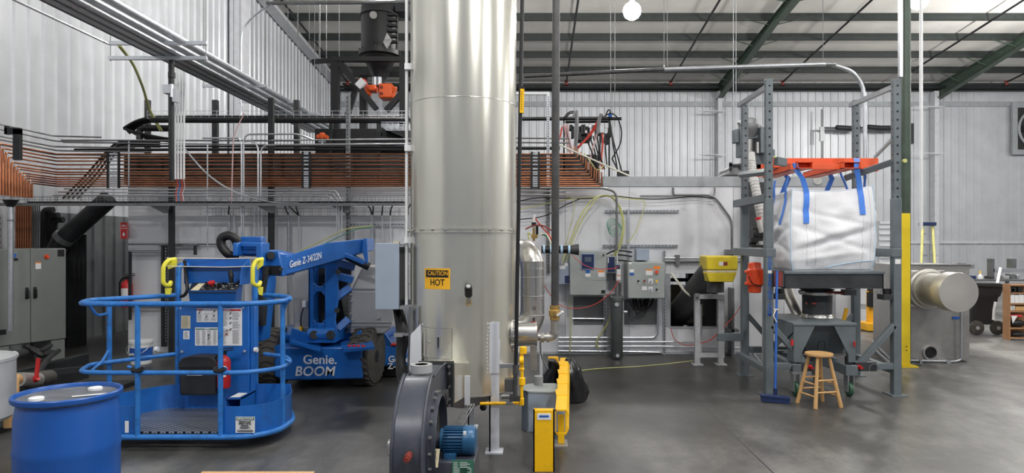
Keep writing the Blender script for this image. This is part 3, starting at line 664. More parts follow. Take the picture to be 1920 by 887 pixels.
for i, p in enumerate([[(1143,225),(1150,265),(1160,300),(1166,322)],[(1144,235),(1150,275),(1158,320)],[(1143,240),(1134,270),(1138,310)],[(1160,226),(1166,245),(1164,270),(1152,290),(1148,297)],[(1112,255),(1120,285),(1132,315)],[(1106,258),(1118,290),(1112,318)],[(1120,256),(1124,285),(1118,318)],[(1054,225),(1066,210),(1078,208),(1080,220)],[(1060,222),(1068,212),(1078,212)],[(1122,222),(1127,212),(1131,220)],[(1131,222),(1138,214),(1148,212),(1160,222)],[(1136,215),(1142,203),(1146,214)],[(1100,262),(1112,290),(1122,318)],[(1126,258),(1124,290),(1134,318)],[(1147,296),(1155,312),(1160,324)]]):
    hose('black hose tangled around the valve manifold', p, yq-.015*i, .011, 'black', 'control_hose', .3, 'hose', 'black hoses of the valve manifold')
for i, p in enumerate([[(1076,222),(1081,205),(1082,240),(1078,290)],[(1128,214),(1124,222),(1120,250)]]):
    hose('fat grey ribbed hose hanging over the valve manifold rail', p, yq-.25, .03, 'conduit_dull', 'ribbed_hose', .3, 'hose', 'grey hoses of the valve manifold')
hose('long pale pole leaning diagonally across the right end of the copper pipes', [(1046,270),(1180,330)], 9.55, .012, 'hose_cream', 'leaning_pole', cat='pole')
hose('yellow tube crossing behind the pale leaning pole', [(1096,288),(1108,305),(1120,322),(1135,308)], yq-.4, .008, 'hose_yellow', 'air_tube', cat='tube')
m = MB().box(XP(1158,10.5),XP(1178,10.5),10.4,10.6,ZP(331,10.4),ZP(320,10.4))
top('control_box', m, M['dark_steel'], 'small dark box on top of the enclosure at the foot of the pale pole', 'box')
# equipment that fills the top of enclosure behind pipes
t = thing('slotted_stand', 'white topped slotted frame right of the big cylinder', 'frame', P(1028,330,9.9))
build('top_bar', MB().box(XP(968,9.9),XP(1031,9.9),9.9,9.95,ZP(177,9.9),ZP(172,9.9)), M['white_plastic'], t)
build('post', MB().box(XP(1025,9.9),XP(1030.5,9.9),9.9,9.94,ZP(350,9.9),ZP(177,9.9)), M['galv'], t)
hm = MB()
for k in range(30):
    z = ZP(182+4.6*k,9.9); hm.box(XP(1027,9.9),XP(1028.7,9.9),9.897,9.902,z-.008,z+.008)
build('slot', hm, M['black'], t)
for i, py in enumerate((259, 267)):
    cond('grey conduit %s crossing behind the black vertical pipe' % ('upper' if i == 0 else 'lower'), [(968,py),(1068,py+1)], 10.0, .012, 'conduit_dull')
cond('black pipe above the copper stack right of the big cylinder', [(968,278),(1050,278)], 10.0, .025, 'black_pipe', 'pipe', cat='pipe')
# ================================================================ LEFT PIPE RACKS
YR = 9.9
ORD = ['topmost','second','third','fourth','fifth','sixth','seventh','eighth','ninth','tenth','eleventh','lowest']
def zr(py, Y=YR): return ZP(py, Y)
XC = -7.08
cy = [289,296,302,309,317,323,327,333,337,341,345,349]
endx = [1077,1083,1089,1093,1098,1101,1106,1109,1114,1118,1123,1128]
for i, py in enumerate(cy):
    z = zr(py); Yv = 8.84+.052*i; xe = XP(endx[i], YR)
    pts = [(XC, Yv, 2.33), (XC, Yv, z), (XC, YR, z), (xe, YR, z), (xe, YR, z+.12+.008*i)]
    c = top('copper_pipe', MB().tube(fillet(pts, .03, 4), [.017,.015]+[.0115]*60, 8), M['copper'], '%s copper pipe of the long stack running behind the big cylinder' % (ORD[i]+(' from the top' if 0 < i < 11 else '')), 'pipe', 'copper pipes of the long stack')
# dark backing equipment behind the copper pipes
t = thing('oven_top_duct', 'dark sheet metal duct on top of the enclosure behind the copper pipes', 'duct', (-3.5,11,2.6))
build('duct_body', MB().box(XP(232,10.6),XP(1125,10.6),10.6,11.6,2.62,ZP(290,10.6)), M['dark_panel'], t, bevel=.01)
fm = MB()
for px in range(260,1120,45): fm.box(XP(px,10.6)-.015,XP(px,10.6)+.015,10.56,10.6,2.62,ZP(290,10.6))
build('stiffener', fm, M['dark_steel'], t)
# clamp ladders over the copper stack
for px0, px1, lab in ((203,227,'left'), (567,584,'middle'), (995,1012,'right')):
    t = thing('pipe_clamp_ladder', 'black clamp ladder over the copper pipes, '+{'left':'at the left diagonal duct','middle':'between the posts above the lift boom','right':'beside the black vertical pipe'}[lab], 'clamp', (XP(px0,YR),YR,2.5))
    build('side_bar', MB().box(XP(px0,YR),XP(px0,YR)+.03,YR-.04,YR-.02,zr(353),zr(285)).box(XP(px1,YR)-.03,XP(px1,YR),YR-.04,YR-.02,zr(353),zr(285)), M['black'], t)
    rm = MB()
    for py in cy: rm.box(XP(px0,YR)+.03,XP(px1,YR)-.03,YR-.035,YR-.02,zr(py)-.012,zr(py)+.012)
    build('clamp_plate', rm, M['galv'], t)
# silver lines over left run
for i, (z, dx) in enumerate([(3.30,0),(3.22,.05),(3.14,.0),(3.08,.06),(3.02,.02)]):
    pts = [(XC-.12+dx, 5.5, z), (XC-.12+dx, YR+.1, z), (XC+.6+.25*i, YR+.1, z-.02)]
    top('steel_line', MB().tube(fillet(pts, .08), .013, 6), M['conduit_dull'], '%s thin steel line above the copper pipes along the left wall' % ['topmost','second','third','fourth','lowest'][i], 'pipe', 'steel lines along the left wall')
m = MB()
for i, py in enumerate((354,360,366)): pass
# front conduits of the rack
def rc(label, pts, Y=YR-.12, r=.011, mt='conduit', fil=.12, name='conduit', cat='conduit', group=None):
    return top(name, MB().tube(fillet([P(a,b_,(c[0] if c else Y)) for a,b_,*c in pts], fil), r, 8), M[mt], label, cat, group)
rc('steel conduit directly below the copper stack, uppermost of three bending down at right', [(120,354),(622,357.5),(630,358),(641,378),(641,450)])
rc('steel conduit below the copper stack, middle of three bending down at right', [(110,360),(618,363),(626,364),(635.5,380),(635.5,450)])
rc('steel conduit below the copper stack, lowest of three', [(100,366),(612,367),(620,370),(632,384),(632,450)])
rc('bright conduit running to the cylinder bracket, lower of two', [(509,271.5),(770,270)], r=.014)
rc('bright conduit running to the cylinder bracket, upper of two', [(509,263),(770,261)], r=.011)
rc('long grey conduit pair at the top of the rack, upper one', [(115,263),(560,264)], r=.012, mt='conduit_dull')
rc('long grey conduit pair at the top of the rack, lower one', [(115,263),(118,267),(520,272),(600,272)], r=.010, mt='conduit_dull')
rc('black pipe running above the copper stack with a sloping left end', [(140,281),(240,281),(500,280),(770,281)], r=.022, mt='black_pipe', Y=YR+.15, name='pipe', cat='pipe')
rc('second black pipe above the copper stack', [(188,300),(225,275),(300,274),(770,276)], r=.016, mt='black_pipe', Y=YR+.2, name='pipe', cat='pipe')
for i in range(4):
    a = i*9
    rc('dark diagonal pipe rising through the rack, %s of four' % ['first','second','third','last'][i], [(118+a,372),(160+a,330),(205+a*.8,278-a*.2),(222+a*.5,265+a*.3),(300,266+a*.35)], r=.016, mt='conduit_dull' if i%2 else 'black_pipe', Y=YR+.35+.05*i, name='diagonal_pipe', cat='pipe')
# bent risers
rc('bent conduit riser hooking left at its top, left of the two arches', [(380,259),(448,259),(453,268),(453,640)], r=.013)
rc('bent conduit arch rising to the highest line, ending at the dark machine', [(457,640),(457,262),(463,252),(560,251),(588,263)], r=.013)
rc('small inner conduit arch beside the tall arch', [(459,265),(476,264),(484,276),(484,370)], r=.013)
rc('bent conduit riser turning right along the cylinder conduit', [(489,370),(489,282),(497,272),(520,272)], r=.013)
rc('thin straight conduit riser beside the white ones', [(389,245),(389,470)], r=.010)
rc('long pale conduit descending diagonally from the white risers to the tray', [(345,278),(390,330),(440,362),(505,380),(560,381)], r=.012, Y=YR-.3, fil=.5)
for i, px in enumerate((329,334,339.5,345)):
    rc('white vertical conduit, %s of four hanging from the overhead pipe bundle' % ['leftmost','second from left','third from left','rightmost'][i], [(px,118),(px,336)], Y=9.3, r=.014, mt='white_plastic', group='white vertical conduits')
for i, (px, c) in enumerate(((331,'hose_red'),(335,'ink_blue'),(340,'hose_red'),(344,'hose_pink'))):
    rc('thin loose wire dangling below the white vertical conduits', [(px,336),(px+3,350),(px-2,362),(px+1,378)], Y=9.35, r=.006, mt=c, name='loose_wire', cat='wire', group='wires below the white conduits')
rc('thin purplish cable dropping beside the conduit risers to the tray', [(458,212),(448,232),(438,255),(436,300),(434,385)], Y=9.6, r=.009, mt='hose_pink', name='cable', cat='cable')
# slotted front posts
def post(px, y0, y1, Y, w=.09, mt='conduit_dull', slots=True, label='', z1=None):
    x = XP(px, Y); zt = ZP(y0, Y); zb = 0 if y1 is None else ZP(y1, Y)
    t = top('rack_post', MB().box(x-w/2, x+w/2, Y, Y+w*.8, zb, zt), M[mt], label, 'post', bevel=.004)
    if slots:
        m = MB(); n = int((zt-zb)/.06)
        for k in range(n):
            z = zt-.03-.06*k; m.box(x-w*.2-.0, x-w*.2+.012, Y-.002, Y+.004, z-.016, z+.016)
        build('slot', m, M['black'], t)
    return t
post(507,183,None,YR+.03,.08,'dark_steel',True,'slotted dark rack post rising left of the orange valve')
post(652,180,None,YR+.03,.06,'conduit_dull',True,'slotted grey rack post just right of the orange valve')
post(320,115,None,YR+.03,.075,'dark_steel',False,'tall dark rack post behind the white vertical conduits')
post(275,187,None,11,.08,'iron_pipe',False,'dark back post at the left end of the rack')
post(402,187,353,11,.09,'iron_pipe',False,'dark back post between the white conduits and the riser arches')
post(555,187,353,11,.085,'iron_pipe',False,'dark back post left of the orange valve')
post(241,262,350,YR-.02,.02,'galv',False,'thin pale post beside the left clamp ladder')
post(1001,285,353,YR+.03,.04,'conduit_dull',True,'short slotted post behind the thin black pipe')
# top black pipe and mesh trays
rc('thick black pipe along the top of the left rack ending at the big cylinder', [(283,225),(770,226)], Y=10.3, r=.045, mt='black_pipe', name='pipe', cat='pipe')
rc('second thick black pipe along the top rack with a bend down at the left', [(262,262),(262,244),(268,240),(318,241)], Y=10.5, r=.05, mt='black_pipe', name='pipe', cat='pipe')
def mesh_tray(name, label, x0, x1, Y0, Y1, z0, z1, step=.1, mt='conduit', r=.0032):
    m = MB(); n = int((x1-x0)/step)
    for k in range(n+1):
        x = x0+(x1-x0)*k/n
        m.tube([(x,Y0,z1),(x,Y0,z0),(x,Y1,z0),(x,Y1,z1)], r, 4)
    for Y, z in [(Y0,z1),(Y0,(z0+z1)/2),(Y0,z0),(Y1,z1),(Y1,z0)]+[(Y0+(Y1-Y0)*j/4, z0) for j in (1,2,3)]: m.tube([(x0,Y,z),(x1,Y,z)], r*1.3, 4)
    return top(name, m, M[mt], label, 'cable tray')
zt0 = ZP(382,9.7)
mesh_tray('wire_tray', 'long wire mesh cable tray below the copper pipes', XP(8,9.7), XP(765,9.7), 9.55, 9.8, zt0, ZP(369,9.6), .11, 'conduit_dull')
cb = MB(); random.seed(5)
for k in range(6):
    cb.tube([(XP(60+j*70,9.7), 9.6+.03*k, zt0+.015+.006*random.random()) for j in range(11)], .009, 6)
top('tray_cable', cb, M['black'], 'black cables lying in the long wire mesh tray', 'cable', kind='stuff')
hz_ = ZP(382,9.7)
top('tray_rail', MB().box(XP(6,9.7),XP(768,9.7),9.53,9.56,zt0-.04,zt0-.008), M['conduit_dull'], 'steel rail carrying the long wire mesh tray', 'rail')
mesh_tray('wire_tray', 'upper wire mesh cable tray along the top of the left rack', XP(283,10.5), XP(770,10.5), 10.4, 10.7, ZP(222,10.4), ZP(208,10.4), .12)
mesh_tray('wire_tray', 'short wire mesh tray piece just left of the big cylinder', XP(718,10.1), XP(770,10.1), 10.0, 10.3, ZP(238,10), ZP(229,10), .08)
mesh_tray('wire_tray', 'faint lower wire mesh tray against the pale enclosure', XP(385,10.1), XP(765,10.1), 10.05, 10.15, ZP(405,10.1), ZP(390,10.1), .13, 'conduit_dull', .0025)
# bundled black cables curving at left end
for k in range(6):
    rc('black cable sweeping around the left end of the upper tray', [(232+k*2,240+k*2),(255+k*2,226+k*1.2),(285,219+k*1.5),(500,219+k*1.4),(768,220+k*1.2)], Y=10.45+.04*k, r=.02, mt='black', fil=.5, name='cable', cat='cable', group='black cables of the upper tray')
for k in range(4):
    rc('black cable curling back below the left end of the upper tray', [(232+k*3,241+k),(262,250+k*2),(300,258+k*2),(330,262+k)], Y=10.45+.04*k, r=.02, mt='black', fil=.5, name='cable', cat='cable', group='black cables below the upper tray')
for k in range(2):
    rc('pale yellow cable dropping from the overhead pipe trapeze to the rack', [(222+4*k,86,8.15),(248+2*k,118,8.6),(268+2*k,165,9.4),(278+2*k,205,10.2),(300+4*k,245,10.4)], r=.012, mt='hose_yellow', fil=.6, name='cable', cat='cable', group='pale yellow cables of the trapeze')
# tray support brackets under tray
for px in (300, 500, 640):
    t = top('gusset_bracket', MB().prism([(XP(px-22,9.85),ZP(384,9.85)),(XP(px+18,9.85),ZP(384,9.85)),(XP(px+14,9.85),ZP(400,9.85)),(XP(px+8,9.85),ZP(400,9.85))],'xz',9.83,9.86), M['conduit_dull'], 'triangular steel bracket under the long tray %s' % {300:'by the white conduits',500:'by the middle post',640:'above the lift boom'}[px], 'bracket')
# vertical conduits below the tray, against the enclosure
for i, (px, y0, y1, r, mt_) in enumerate([(430,400,640,.022,'galv'),(439.5,402,640,.014,'conduit'),(478,388,640,.013,'conduit'),(485,385,640,.012,'conduit'),(491,382,640,.012,'conduit'),(541,402,640,.022,'galv'),(560,404,640,.014,'conduit'),(697,402,640,.022,'galv'),(716.5,404,640,.014,'conduit'),(731.5,404,640,.014,'conduit'),(766,402,640,.018,'galv')]):
    lab = ['thick conduit stub left of the riser pair','thin conduit beside the thick stub left of the riser pair','conduit drop right of the riser pair, first of three','conduit drop right of the riser pair, second of three','conduit drop right of the riser pair, third of three','thick conduit stub between the middle posts','thin conduit beside the thick stub between the middle posts','thick conduit stub above the right end of the lift boom','thin conduit above the right end of the lift boom','thin conduit between that boom end and the grey electrical box','thick conduit beside the big cylinder below the tray'][i]
    t = rc(lab, [(px,y0),(px,y1)], Y=10.05, r=r, mt=mt_, group=None)
for i, p in enumerate([[(428,402),(430,385),(430,378)],[(541,402),(535,392),(534,380)],[(560,404),(545,390),(536,380)],[(560,404),(556,392),(554,380)],[(697,402),(694,390),(686,382)],[(699,402),(700,390),(699,382)],[(716,404),(718,382)],[(731,404),(734,388),(740,382)],[(766,402),(765,392),(770,382)]]):
    rc('black cable dropping from the tray into a conduit stub', p, Y=10.0, r=.011, mt='black', name='cable', cat='cable', group='cables entering the conduit stubs')
strut('wall_strut', (P(649,421,10.1),P(765,421,10.1)), .03, 'slotted strut holding the conduit stubs above the lift boom', proud=0)
# slotted strut frames on the enclosure behind the basket
t = thing('strut_frame', 'slotted black strut frame on the enclosure behind the basket', 'frame', P(290,525,10.05))
fm = MB(); Yq = 10.1
for a, b_ in (((242,472),(333,472)),((242,576),(333,576)),((300,460),(372,460))): fm.beam(P(*a,Yq),P(*b_,Yq),.045,.045,(0,1,0))
build('crossbar', fm, M['conduit_dull'], t)
fm = MB()
for a, b_ in (((244,472),(244,600)),((305,460),(305,650)),((311,460),(311,650)),((366,460),(366,478))): fm.beam(P(*a,Yq-.03),P(*b_,Yq-.03),.035,.035,(0,1,0))
build('upright', fm, M['dark_steel'], t)
fm = MB()
for k in range(24): p = P(246+k*3.7,472,Yq-.024); fm.box(p.x-.009,p.x+.009,p.y-.002,p.y,p.z-.007,p.z+.007)
for k in range(32): p = P(311,466+k*5.6,Yq-.048); fm.box(p.x-.006,p.x+.006,p.y-.002,p.y,p.z-.011,p.z+.011)
build('slot', fm, M['galv'], t)
rc('horizontal conduit across the enclosure left of the lift boom', [(240,458),(420,458)], Y=10.12, r=.012, mt='conduit_dull')
rc('pale green hose rising behind the end of the lift boom', [(560,472),(610,448),(650,428),(700,424)], Y=9.6, r=.008, mt='hose_yellow', name='hose', cat='hose')
rc('second pale green hose rising behind the end of the lift boom', [(570,474),(620,452),(665,430),(700,425)], Y=9.55, r=.006, mt='hose_green', name='hose', cat='hose')
# ---- overhead pipe bundle on the left
for i, (x0, z, r) in enumerate([(172,4.17,.045),(207,4.17,.05)]):
    X = -(CX-x0)*(z-CH)/HY
    top('overhead_pipe', MB().cyl((X, 1.5, z), (X, 14.5, z), r, n=14), M['galv'], '%s of the two thick grey pipes high along the left wall' % ['left','right'][i], 'pipe', 'thick overhead pipes')
for i in range(9):
    X = -(CX-(78+i*8.5))*(3.98-CH)/HY
    top('overhead_conduit', MB().cyl((X, 1.5, 3.98), (X, 13.8, 3.98), .014, n=8), M['conduit' if i % 3 else 'conduit_dull'], 'thin conduit in the overhead bundle, %s counted from the left wall' % ['first','second','third','fourth','fifth','sixth','seventh','eighth','ninth'][i], 'conduit', 'overhead conduit bundle')
X = -(CX-27)*(4.17-CH)/HY
top('overhead_conduit', MB().cyl((X,1.5,4.17),(X,8.3,4.17),.014,n=8), M['conduit'], 'single thin conduit apart on the left of the overhead bundle', 'conduit')
def trapeze(Y, a, b, py_up, py_lo, label):
    t = thing('pipe_trapeze', label, 'hanger', (XP(a,Y), Y, ZP(py_lo,Y)))
    build('upper_bar', MB().box(XP(a,Y),XP(b,Y),Y-.02,Y+.02,ZP(py_up,Y)-.022,ZP(py_up,Y)+.022), M['conduit'], t)
    if py_lo != py_up: build('lower_bar', MB().box(XP(a,Y),XP(b,Y),Y-.02,Y+.02,ZP(py_lo,Y)-.022,ZP(py_lo,Y)+.022), M['conduit'], t)
    for px in (a+2, b-2): build('hanger_rod', MB().cyl(Vector((XP(px,Y),Y,ZP(py_lo,Y)-.04)), Vector((XP(px,Y),Y,roofz(Y))), .006, n=5), M['conduit_dull'], t)
trapeze(8.1, 205, 388, 81, 109, 'two level pipe hanger, nearest one under the overhead pipes')
trapeze(10.3, 380, 500, 161, 161, 'single pipe hanger bar, second one along the overhead pipes')
trapeze(11.6, 448, 560, 191, 191, 'single pipe hanger bar, third one along the overhead pipes')
trapeze(12.6, 495, 600, 214, 214, 'single pipe hanger bar, farthest one under the overhead pipes')
# riser with a valve box below first trapeze
t = thing('riser_pipe', 'dark riser pipe with a small valve box below the overhead pipe hanger', 'pipe', P(322,270,8.15))
build('pipe', MB().cyl(P(322,109,8.15),P(322,340,8.15),.030,n=10).cyl(P(322,136,8.15),P(322,146,8.15),.042,n=10), M['black_pipe'], t)
build('valve_box', MB().box(XP(309,8.1),XP(328,8.1),8.05,8.15,ZP(176,8.1),ZP(160,8.1)).cyl(P(322,182,8.06),P(322,158,8.06),.02).box(XP(327,8.1),XP(334,8.1),8.05,8.15,ZP(192,8.1),ZP(168,8.1)), M['conduit'], t)
top('corner_conduit', MB().tube(fillet([P(530,5,11),P(505,8,11),P(452,48,11),P(452,120,11),P(452,230,11)],.3),.014,8), M['conduit'], 'thin conduit bending down the left wall below the roof', 'conduit')
top('roof_conduit', MB().tube(fillet([P(500,6,11),P(770,4,11)],.3),.03,8), M['conduit_dull'], 'horizontal conduit under the roof left of the big cylinder', 'conduit')
m = MB(); m.box(XP(10,8.9),XP(38,8.9),8.88,8.94,ZP(252,8.9),ZP(240,8.9)); m.box(XP(26,8.9),XP(38,8.9),8.88,8.94,ZP(300,8.9),ZP(242,8.9)); m.box(XP(10,8.9),XP(15,8.9),8.88,8.94,ZP(252,8.9),ZP(236,8.9))
top('wall_bracket', m, M['dark_steel'], 'dark steel bracket over the copper pipes at the left edge', 'bracket')
# ---- big diagonal dark duct down the left
t = thing('diagonal_duct', 'big dark duct slanting down behind the grey cabinet', 'duct', P(115,470,10.6))
build('duct', MB().tube([P(205,372,10.45),P(112,455,10.45),P(100,480,10.45),P(98,630,10.45)], .14, 20), M['black_pipe'], t)
build('collar', MB().tube([P(122,444,10.42),P(116,450,10.42)], .155, 20), M['conduit_dull'], t)
for i, (px, y0, y1, r) in enumerate([(82,402,640,.055),(92,412,640,.05),(101,420,640,.05),(130,440,650,.06),(140,440,650,.055),(149,440,650,.05),(157,440,650,.045)]):
    rcx = [(px+18,y0-8),(px+4,y0-8),(px,y0),(px,y1)] if i < 3 else [(px,y0),(px,y1)]
    rc('black insulated pipe standing behind the grey cabinet', rcx, Y=10.7+.05*i, r=r, mt='black_pipe', name='insulated_pipe', cat='pipe', group='black pipes behind the grey cabinet')
for i in range(7):
    rc('short copper pipe dropping behind the grey cabinet', [(31+4.4*i,384),(31+4.4*i,630)], Y=10.1, r=.017, mt='copper', name='copper_drop', cat='pipe', group='copper drops behind the grey cabinet')
for i in range(4):
    rc('thin grey conduit beside the copper drops', [(62+4*i,385),(62+4*i,625)], Y=10.2, r=.011, mt='conduit_dull', group='conduits beside the copper drops')
t = thing('silver_post', 'silver round post with a black funnel top behind the grey cabinet', 'post', P(20,640,8.35))
build('tube', MB().cyl(P(20,620,8.75),P(20,388,8.75),.032,n=14), M['galv'], t)
build('funnel', MB().cyl(P(20,388,8.75),P(20,375,8.75),.04,.09), M['black'], t)
build('clamp', MB().cyl(P(20,412,8.75),P(20,415,8.75),.037), M['conduit_dull'], t)
m = MB()
for k in range(9): m.cyl((XL+.08, 8.6+.05, 1.35+.09*k), (XL+.08, 9.0+.9, 1.35+.09*k), .016, n=6)
m.box(XL+.045, XL+.2, 9.05, 9.4, 1.9, 2.15)
top('wall_manifold', m, M['conduit_dull'], 'rows of small pipes and a box on the left wall above the grey cabinet', 'manifold')
# fire sign
Ysg = 10.15
t = thing('fire_sign', 'red fire extinguisher sign with a white arrow at the corner of the enclosure', 'sign', P(232,448,Ysg))
build('panel', MB().box(XP(225,Ysg),XP(239.5,Ysg),Ysg,Ysg+.01,ZP(448,Ysg),ZP(417,Ysg)), M['red'], t)
sb = MB(); a0, a1, b0, b1 = XP(225,Ysg), XP(239.5,Ysg), ZP(448,Ysg), ZP(417,Ysg)
for k in range(9):
    z = b0+.004+(b1-b0-.008)*k/8.6
    for xa in (a0+.002, a1-.014): sb.add([(xa,Ysg-.002,z),(xa+.012,Ysg-.002,z+.012),(xa+.012,Ysg-.002,z+.022),(xa,Ysg-.002,z+.010)],[(0,1,2,3)])
build('border', sb, M['white_plastic'], t)
build('lettering', text_mb('FIRE', .035, P(232,423.5,Ysg-.003), bold=.02), M['white_plastic'], t)
ac = P(232,440,Ysg-.003)
build('lettering', text_mb('EXTINGUISHER', .015, P(232,428.5,Ysg-.003), bold=.01), M['white_plastic'], t)
build('arrow', MB().add([(ac.x-.025,ac.y,ac.z+.01),(ac.x,ac.y,ac.z-.03),(ac.x+.025,ac.y,ac.z+.01)],[(0,1,2)]).add([(ac.x-.008,ac.y,ac.z+.01),(ac.x+.008,ac.y,ac.z+.01),(ac.x+.008,ac.y,ac.z+.035),(ac.x-.008,ac.y,ac.z+.035)],[(0,1,2,3)]), M['white_plastic'], t)
def extinguisher(loc, h, label, front=(0,-1,0)):
    x, y, z = loc; r = h*.16
    t = thing('fire_extinguisher', label, 'fire extinguisher', loc)
    build('cylinder', MB().lathe([(r*.9,0),(r,r*.15),(r,h*.68),(r*.8,h*.76),(r*.35,h*.81),(r*.3,h*.85)], loc, n=24), M['red'], t)
    build('valve', MB().lathe([(r*.4,h*.85),(r*.4,h*.92),(r*.25,h*.93)], loc, n=12).cyl((x-r*.3,y,z+h*.9),(x-r*.9,y,z+h*.88),r*.14), M['black'], t)
    build('handle', MB().beam((x-r*.2,y,z+h*.93),(x+r*1.5,y-.0,z+h*.97),r*.35,r*.15).beam((x-r*.2,y,z+h*.99),(x+r*1.4,y,z+h*1.02),r*.35,r*.15), M['stainless' if h < .36 else 'black'], t)
    build('hose', MB().tube(fillet([(x-r*.8,y,z+h*.88),(x-r*1.4,y,z+h*.75),(x-r*1.3,y,z+h*.3)],.05),r*.16,6), M['black'], t)
    build('label', MB().add([(x+math.cos(a)*r*1.01, y+math.sin(a)*r*1.01, z+zz) for zz in (h*.3,h*.58) for a in [-PI/2-.7+.2*k for k in range(8)]], [(k,k+1,9+k,8+k) for k in range(7)]), M['paper'], t)
    return t
extinguisher(P(238,576,10.11), .5, 'red fire extinguisher hanging at the corner of the enclosure')
t = thing('bucket', 'white lidded bucket with a blue wrap on the floor behind the basket', 'bucket', (XP(265,9.4),9.4,0))
bx = XP(265,9.4)
build('pail', MB().lathe([(.13,0),(.145,.28),(.155,.285),(.155,.31),(.148,.315)], (bx,9.4,0)), M['white_plastic'], t)
build('blue_wrap', MB().lathe([(.135,.05),(.1455,.23)], (bx,9.4,0), caps=False), M['ink_blue'], t)
build('lid', MB().lathe([(.158,.30),(.158,.325),(.14,.33)], (bx,9.4,0)), M['white_plastic'], t)
build('bail_handle', MB().tube(fillet([(bx-.155,9.4,.30),(bx-.15,9.26,.20),(bx,9.22,.12),(bx+.15,9.26,.20),(bx+.155,9.4,.30)],.1),.004,5), M['galv'], t)
build('label_patch', MB().box(bx-.09,bx-.02,9.255,9.262,.13,.16), M['white_plastic'], t)
# ---- grey cabinet on the left wall
A = Vector((XP(-16,8.85),8.85,0)); B = Vector((XP(124,9.7),9.7,0)); d = (B-A).normalized(); nrm = Vector((d.y,-d.x,0))
Wc = (B-A).length; zc0, zc1 = .30, ZP(465.5,9.7)
R = Matrix(((d.x,-nrm.x,0,A.x),(d.y,-nrm.y,0,A.y),(0,0,1,0),(0,0,0,1)))   # local x along face, local y into the cabinet
t = thing('electrical_cabinet', 'large grey two door electrical cabinet against the left wall', 'cabinet', A)
build('body', MB().box(0,Wc,.02,.45,zc0,zc1,R), M['cabinet_gray'], t, bevel=.006)
half = Wc*.5
for k, (a, b_) in enumerate(((.004,half-.003),(half+.003,Wc-.004))):
    dd = build('door', MB().box(a,b_,-.005,.02,zc0+.01,zc1-.01,R), M['cabinet_gray'], t, bevel=.006)
    hx = half+(-.05 if k == 0 else .05)
    hp = MB().box(hx-.02,hx+.02,-.02,-.005,.92,1.08,R).box(hx-.012,hx+.012,-.055,-.02,.93,1.05,R)
    build('handle', hp, M['black'], dd, bevel=.006)
build('leg', MB().box(Wc-.20,Wc-.02,.0,.42,0.0,zc0,R), M['cabinet_gray'], t)
build('leg', MB().box(.02,.2,.0,.42,0.0,zc0,R), M['cabinet_gray'], t)
def cst(a, b_, z0, z1, mt_, nm='sticker'): build(nm, MB().box(a,b_,-.008,-.005,z0,z1,R), M[mt_], t)
cst(half*.42,half*.62,1.50,1.55,'ink_blue'); cst(half*.40,half*.66,1.45,1.49,'black','name_plate')
cst(half+.06,half+.13,1.33,1.41,'paper','white_sticker'); cst(half+.06,half+.13,1.41,1.43,'ink_orange','orange_sticker')
cst(Wc-.12,Wc-.03,1.50,1.60,'black','vent_plate')
cst(half*.18,half*.36,.46,.53,'black','padlock_plate')
build('emergency_knob', MB().cyl(R@Vector((half+.2,-.006,1.50)),R@Vector((half+.2,-.02,1.50)),.032).cyl(R@Vector((half+.2,-.02,1.50)),R@Vector((half+.2,-.045,1.50)),.02), M['orange_red'], t)
# floor pipes at left
t = thing('floor_pipe', 'fat dark pipe with a red valve handle on the floor under the grey cabinet', 'pipe', P(70,760,6.4))
build('pipe', MB().cyl(P(34,712,6.0),P(70,712,6.3),.065), M['stainless_dull'], t)
build('dark_end', MB().tube([P(66,711,6.3),P(96,707,6.5),P(104,706,6.52)],[.07,.068,.04],16), M['rubber'], t)
build('valve_handle', MB().beam(P(68,708,6.15),P(72,672,6.15),.035,.012).cyl(P(64,712,6.15),P(70,708,6.15),.03), M['red'], t)
build('pipe_support', MB().box(XP(76,6.3)-.02,XP(76,6.3)+.02,6.28,6.32,0,ZP(716,6.3)), M['dark_steel'], t)
build('pipe_support', MB().box(XP(44,6.1)-.02,XP(44,6.1)+.02,6.08,6.12,0,ZP(716,6.1)), M['dark_steel'], t)
t = thing('orange_elbow', 'tan elbow fitting beside the pale tank at the left edge', 'fitting', P(24,760,5.7))
build('elbow', MB().tube(fillet([P(30,712,5.9),P(22,712,5.8),P(21,745,5.7),P(21,800,5.7)],.1),.055,14), M['wood'], t)
t = thing('white_floor_pipe', 'white and grey pipe lying under the grey cabinet at the left edge', 'pipe', P(20,672,6.8))
build('pipe', MB().cyl(P(-20,676,6.6),P(26,666,7.2),.045), M['white_plastic'], t)
build('grey_end', MB().cyl(P(24,667,7.2),P(44,662,7.5),.05), M['dark_steel'], t)
build('support', MB().box(XP(10,6.9)-.03,XP(10,6.9)+.03,6.85,6.9,0,ZP(676,6.9)), M['dark_steel'], t)
for i, p in enumerate([[(70,700,6.6),(90,672,7.4),(110,658,8.2)],[(60,655,7.8),(80,668,7.8),(100,660,8.2)],[(50,650,8),(75,660,8),(95,648,8.6)]]):
    hose('black hose under the grey cabinet', p, 7, .03, 'black', 'floor_hose', cat='hose', group='hoses under the grey cabinet')
m = MB().box(-5.35,-4.75,5.9,8.0,.0,.05).box(-5.7,-5.6,6.1,8.4,.0,.3).beam((-5.7,7,.28),(-4.9,7.6,.28),.06,.06)
top('floor_skid', m, M['dark_steel'], 'dark low steel skid on the floor beneath the pipes at left', 'skid')
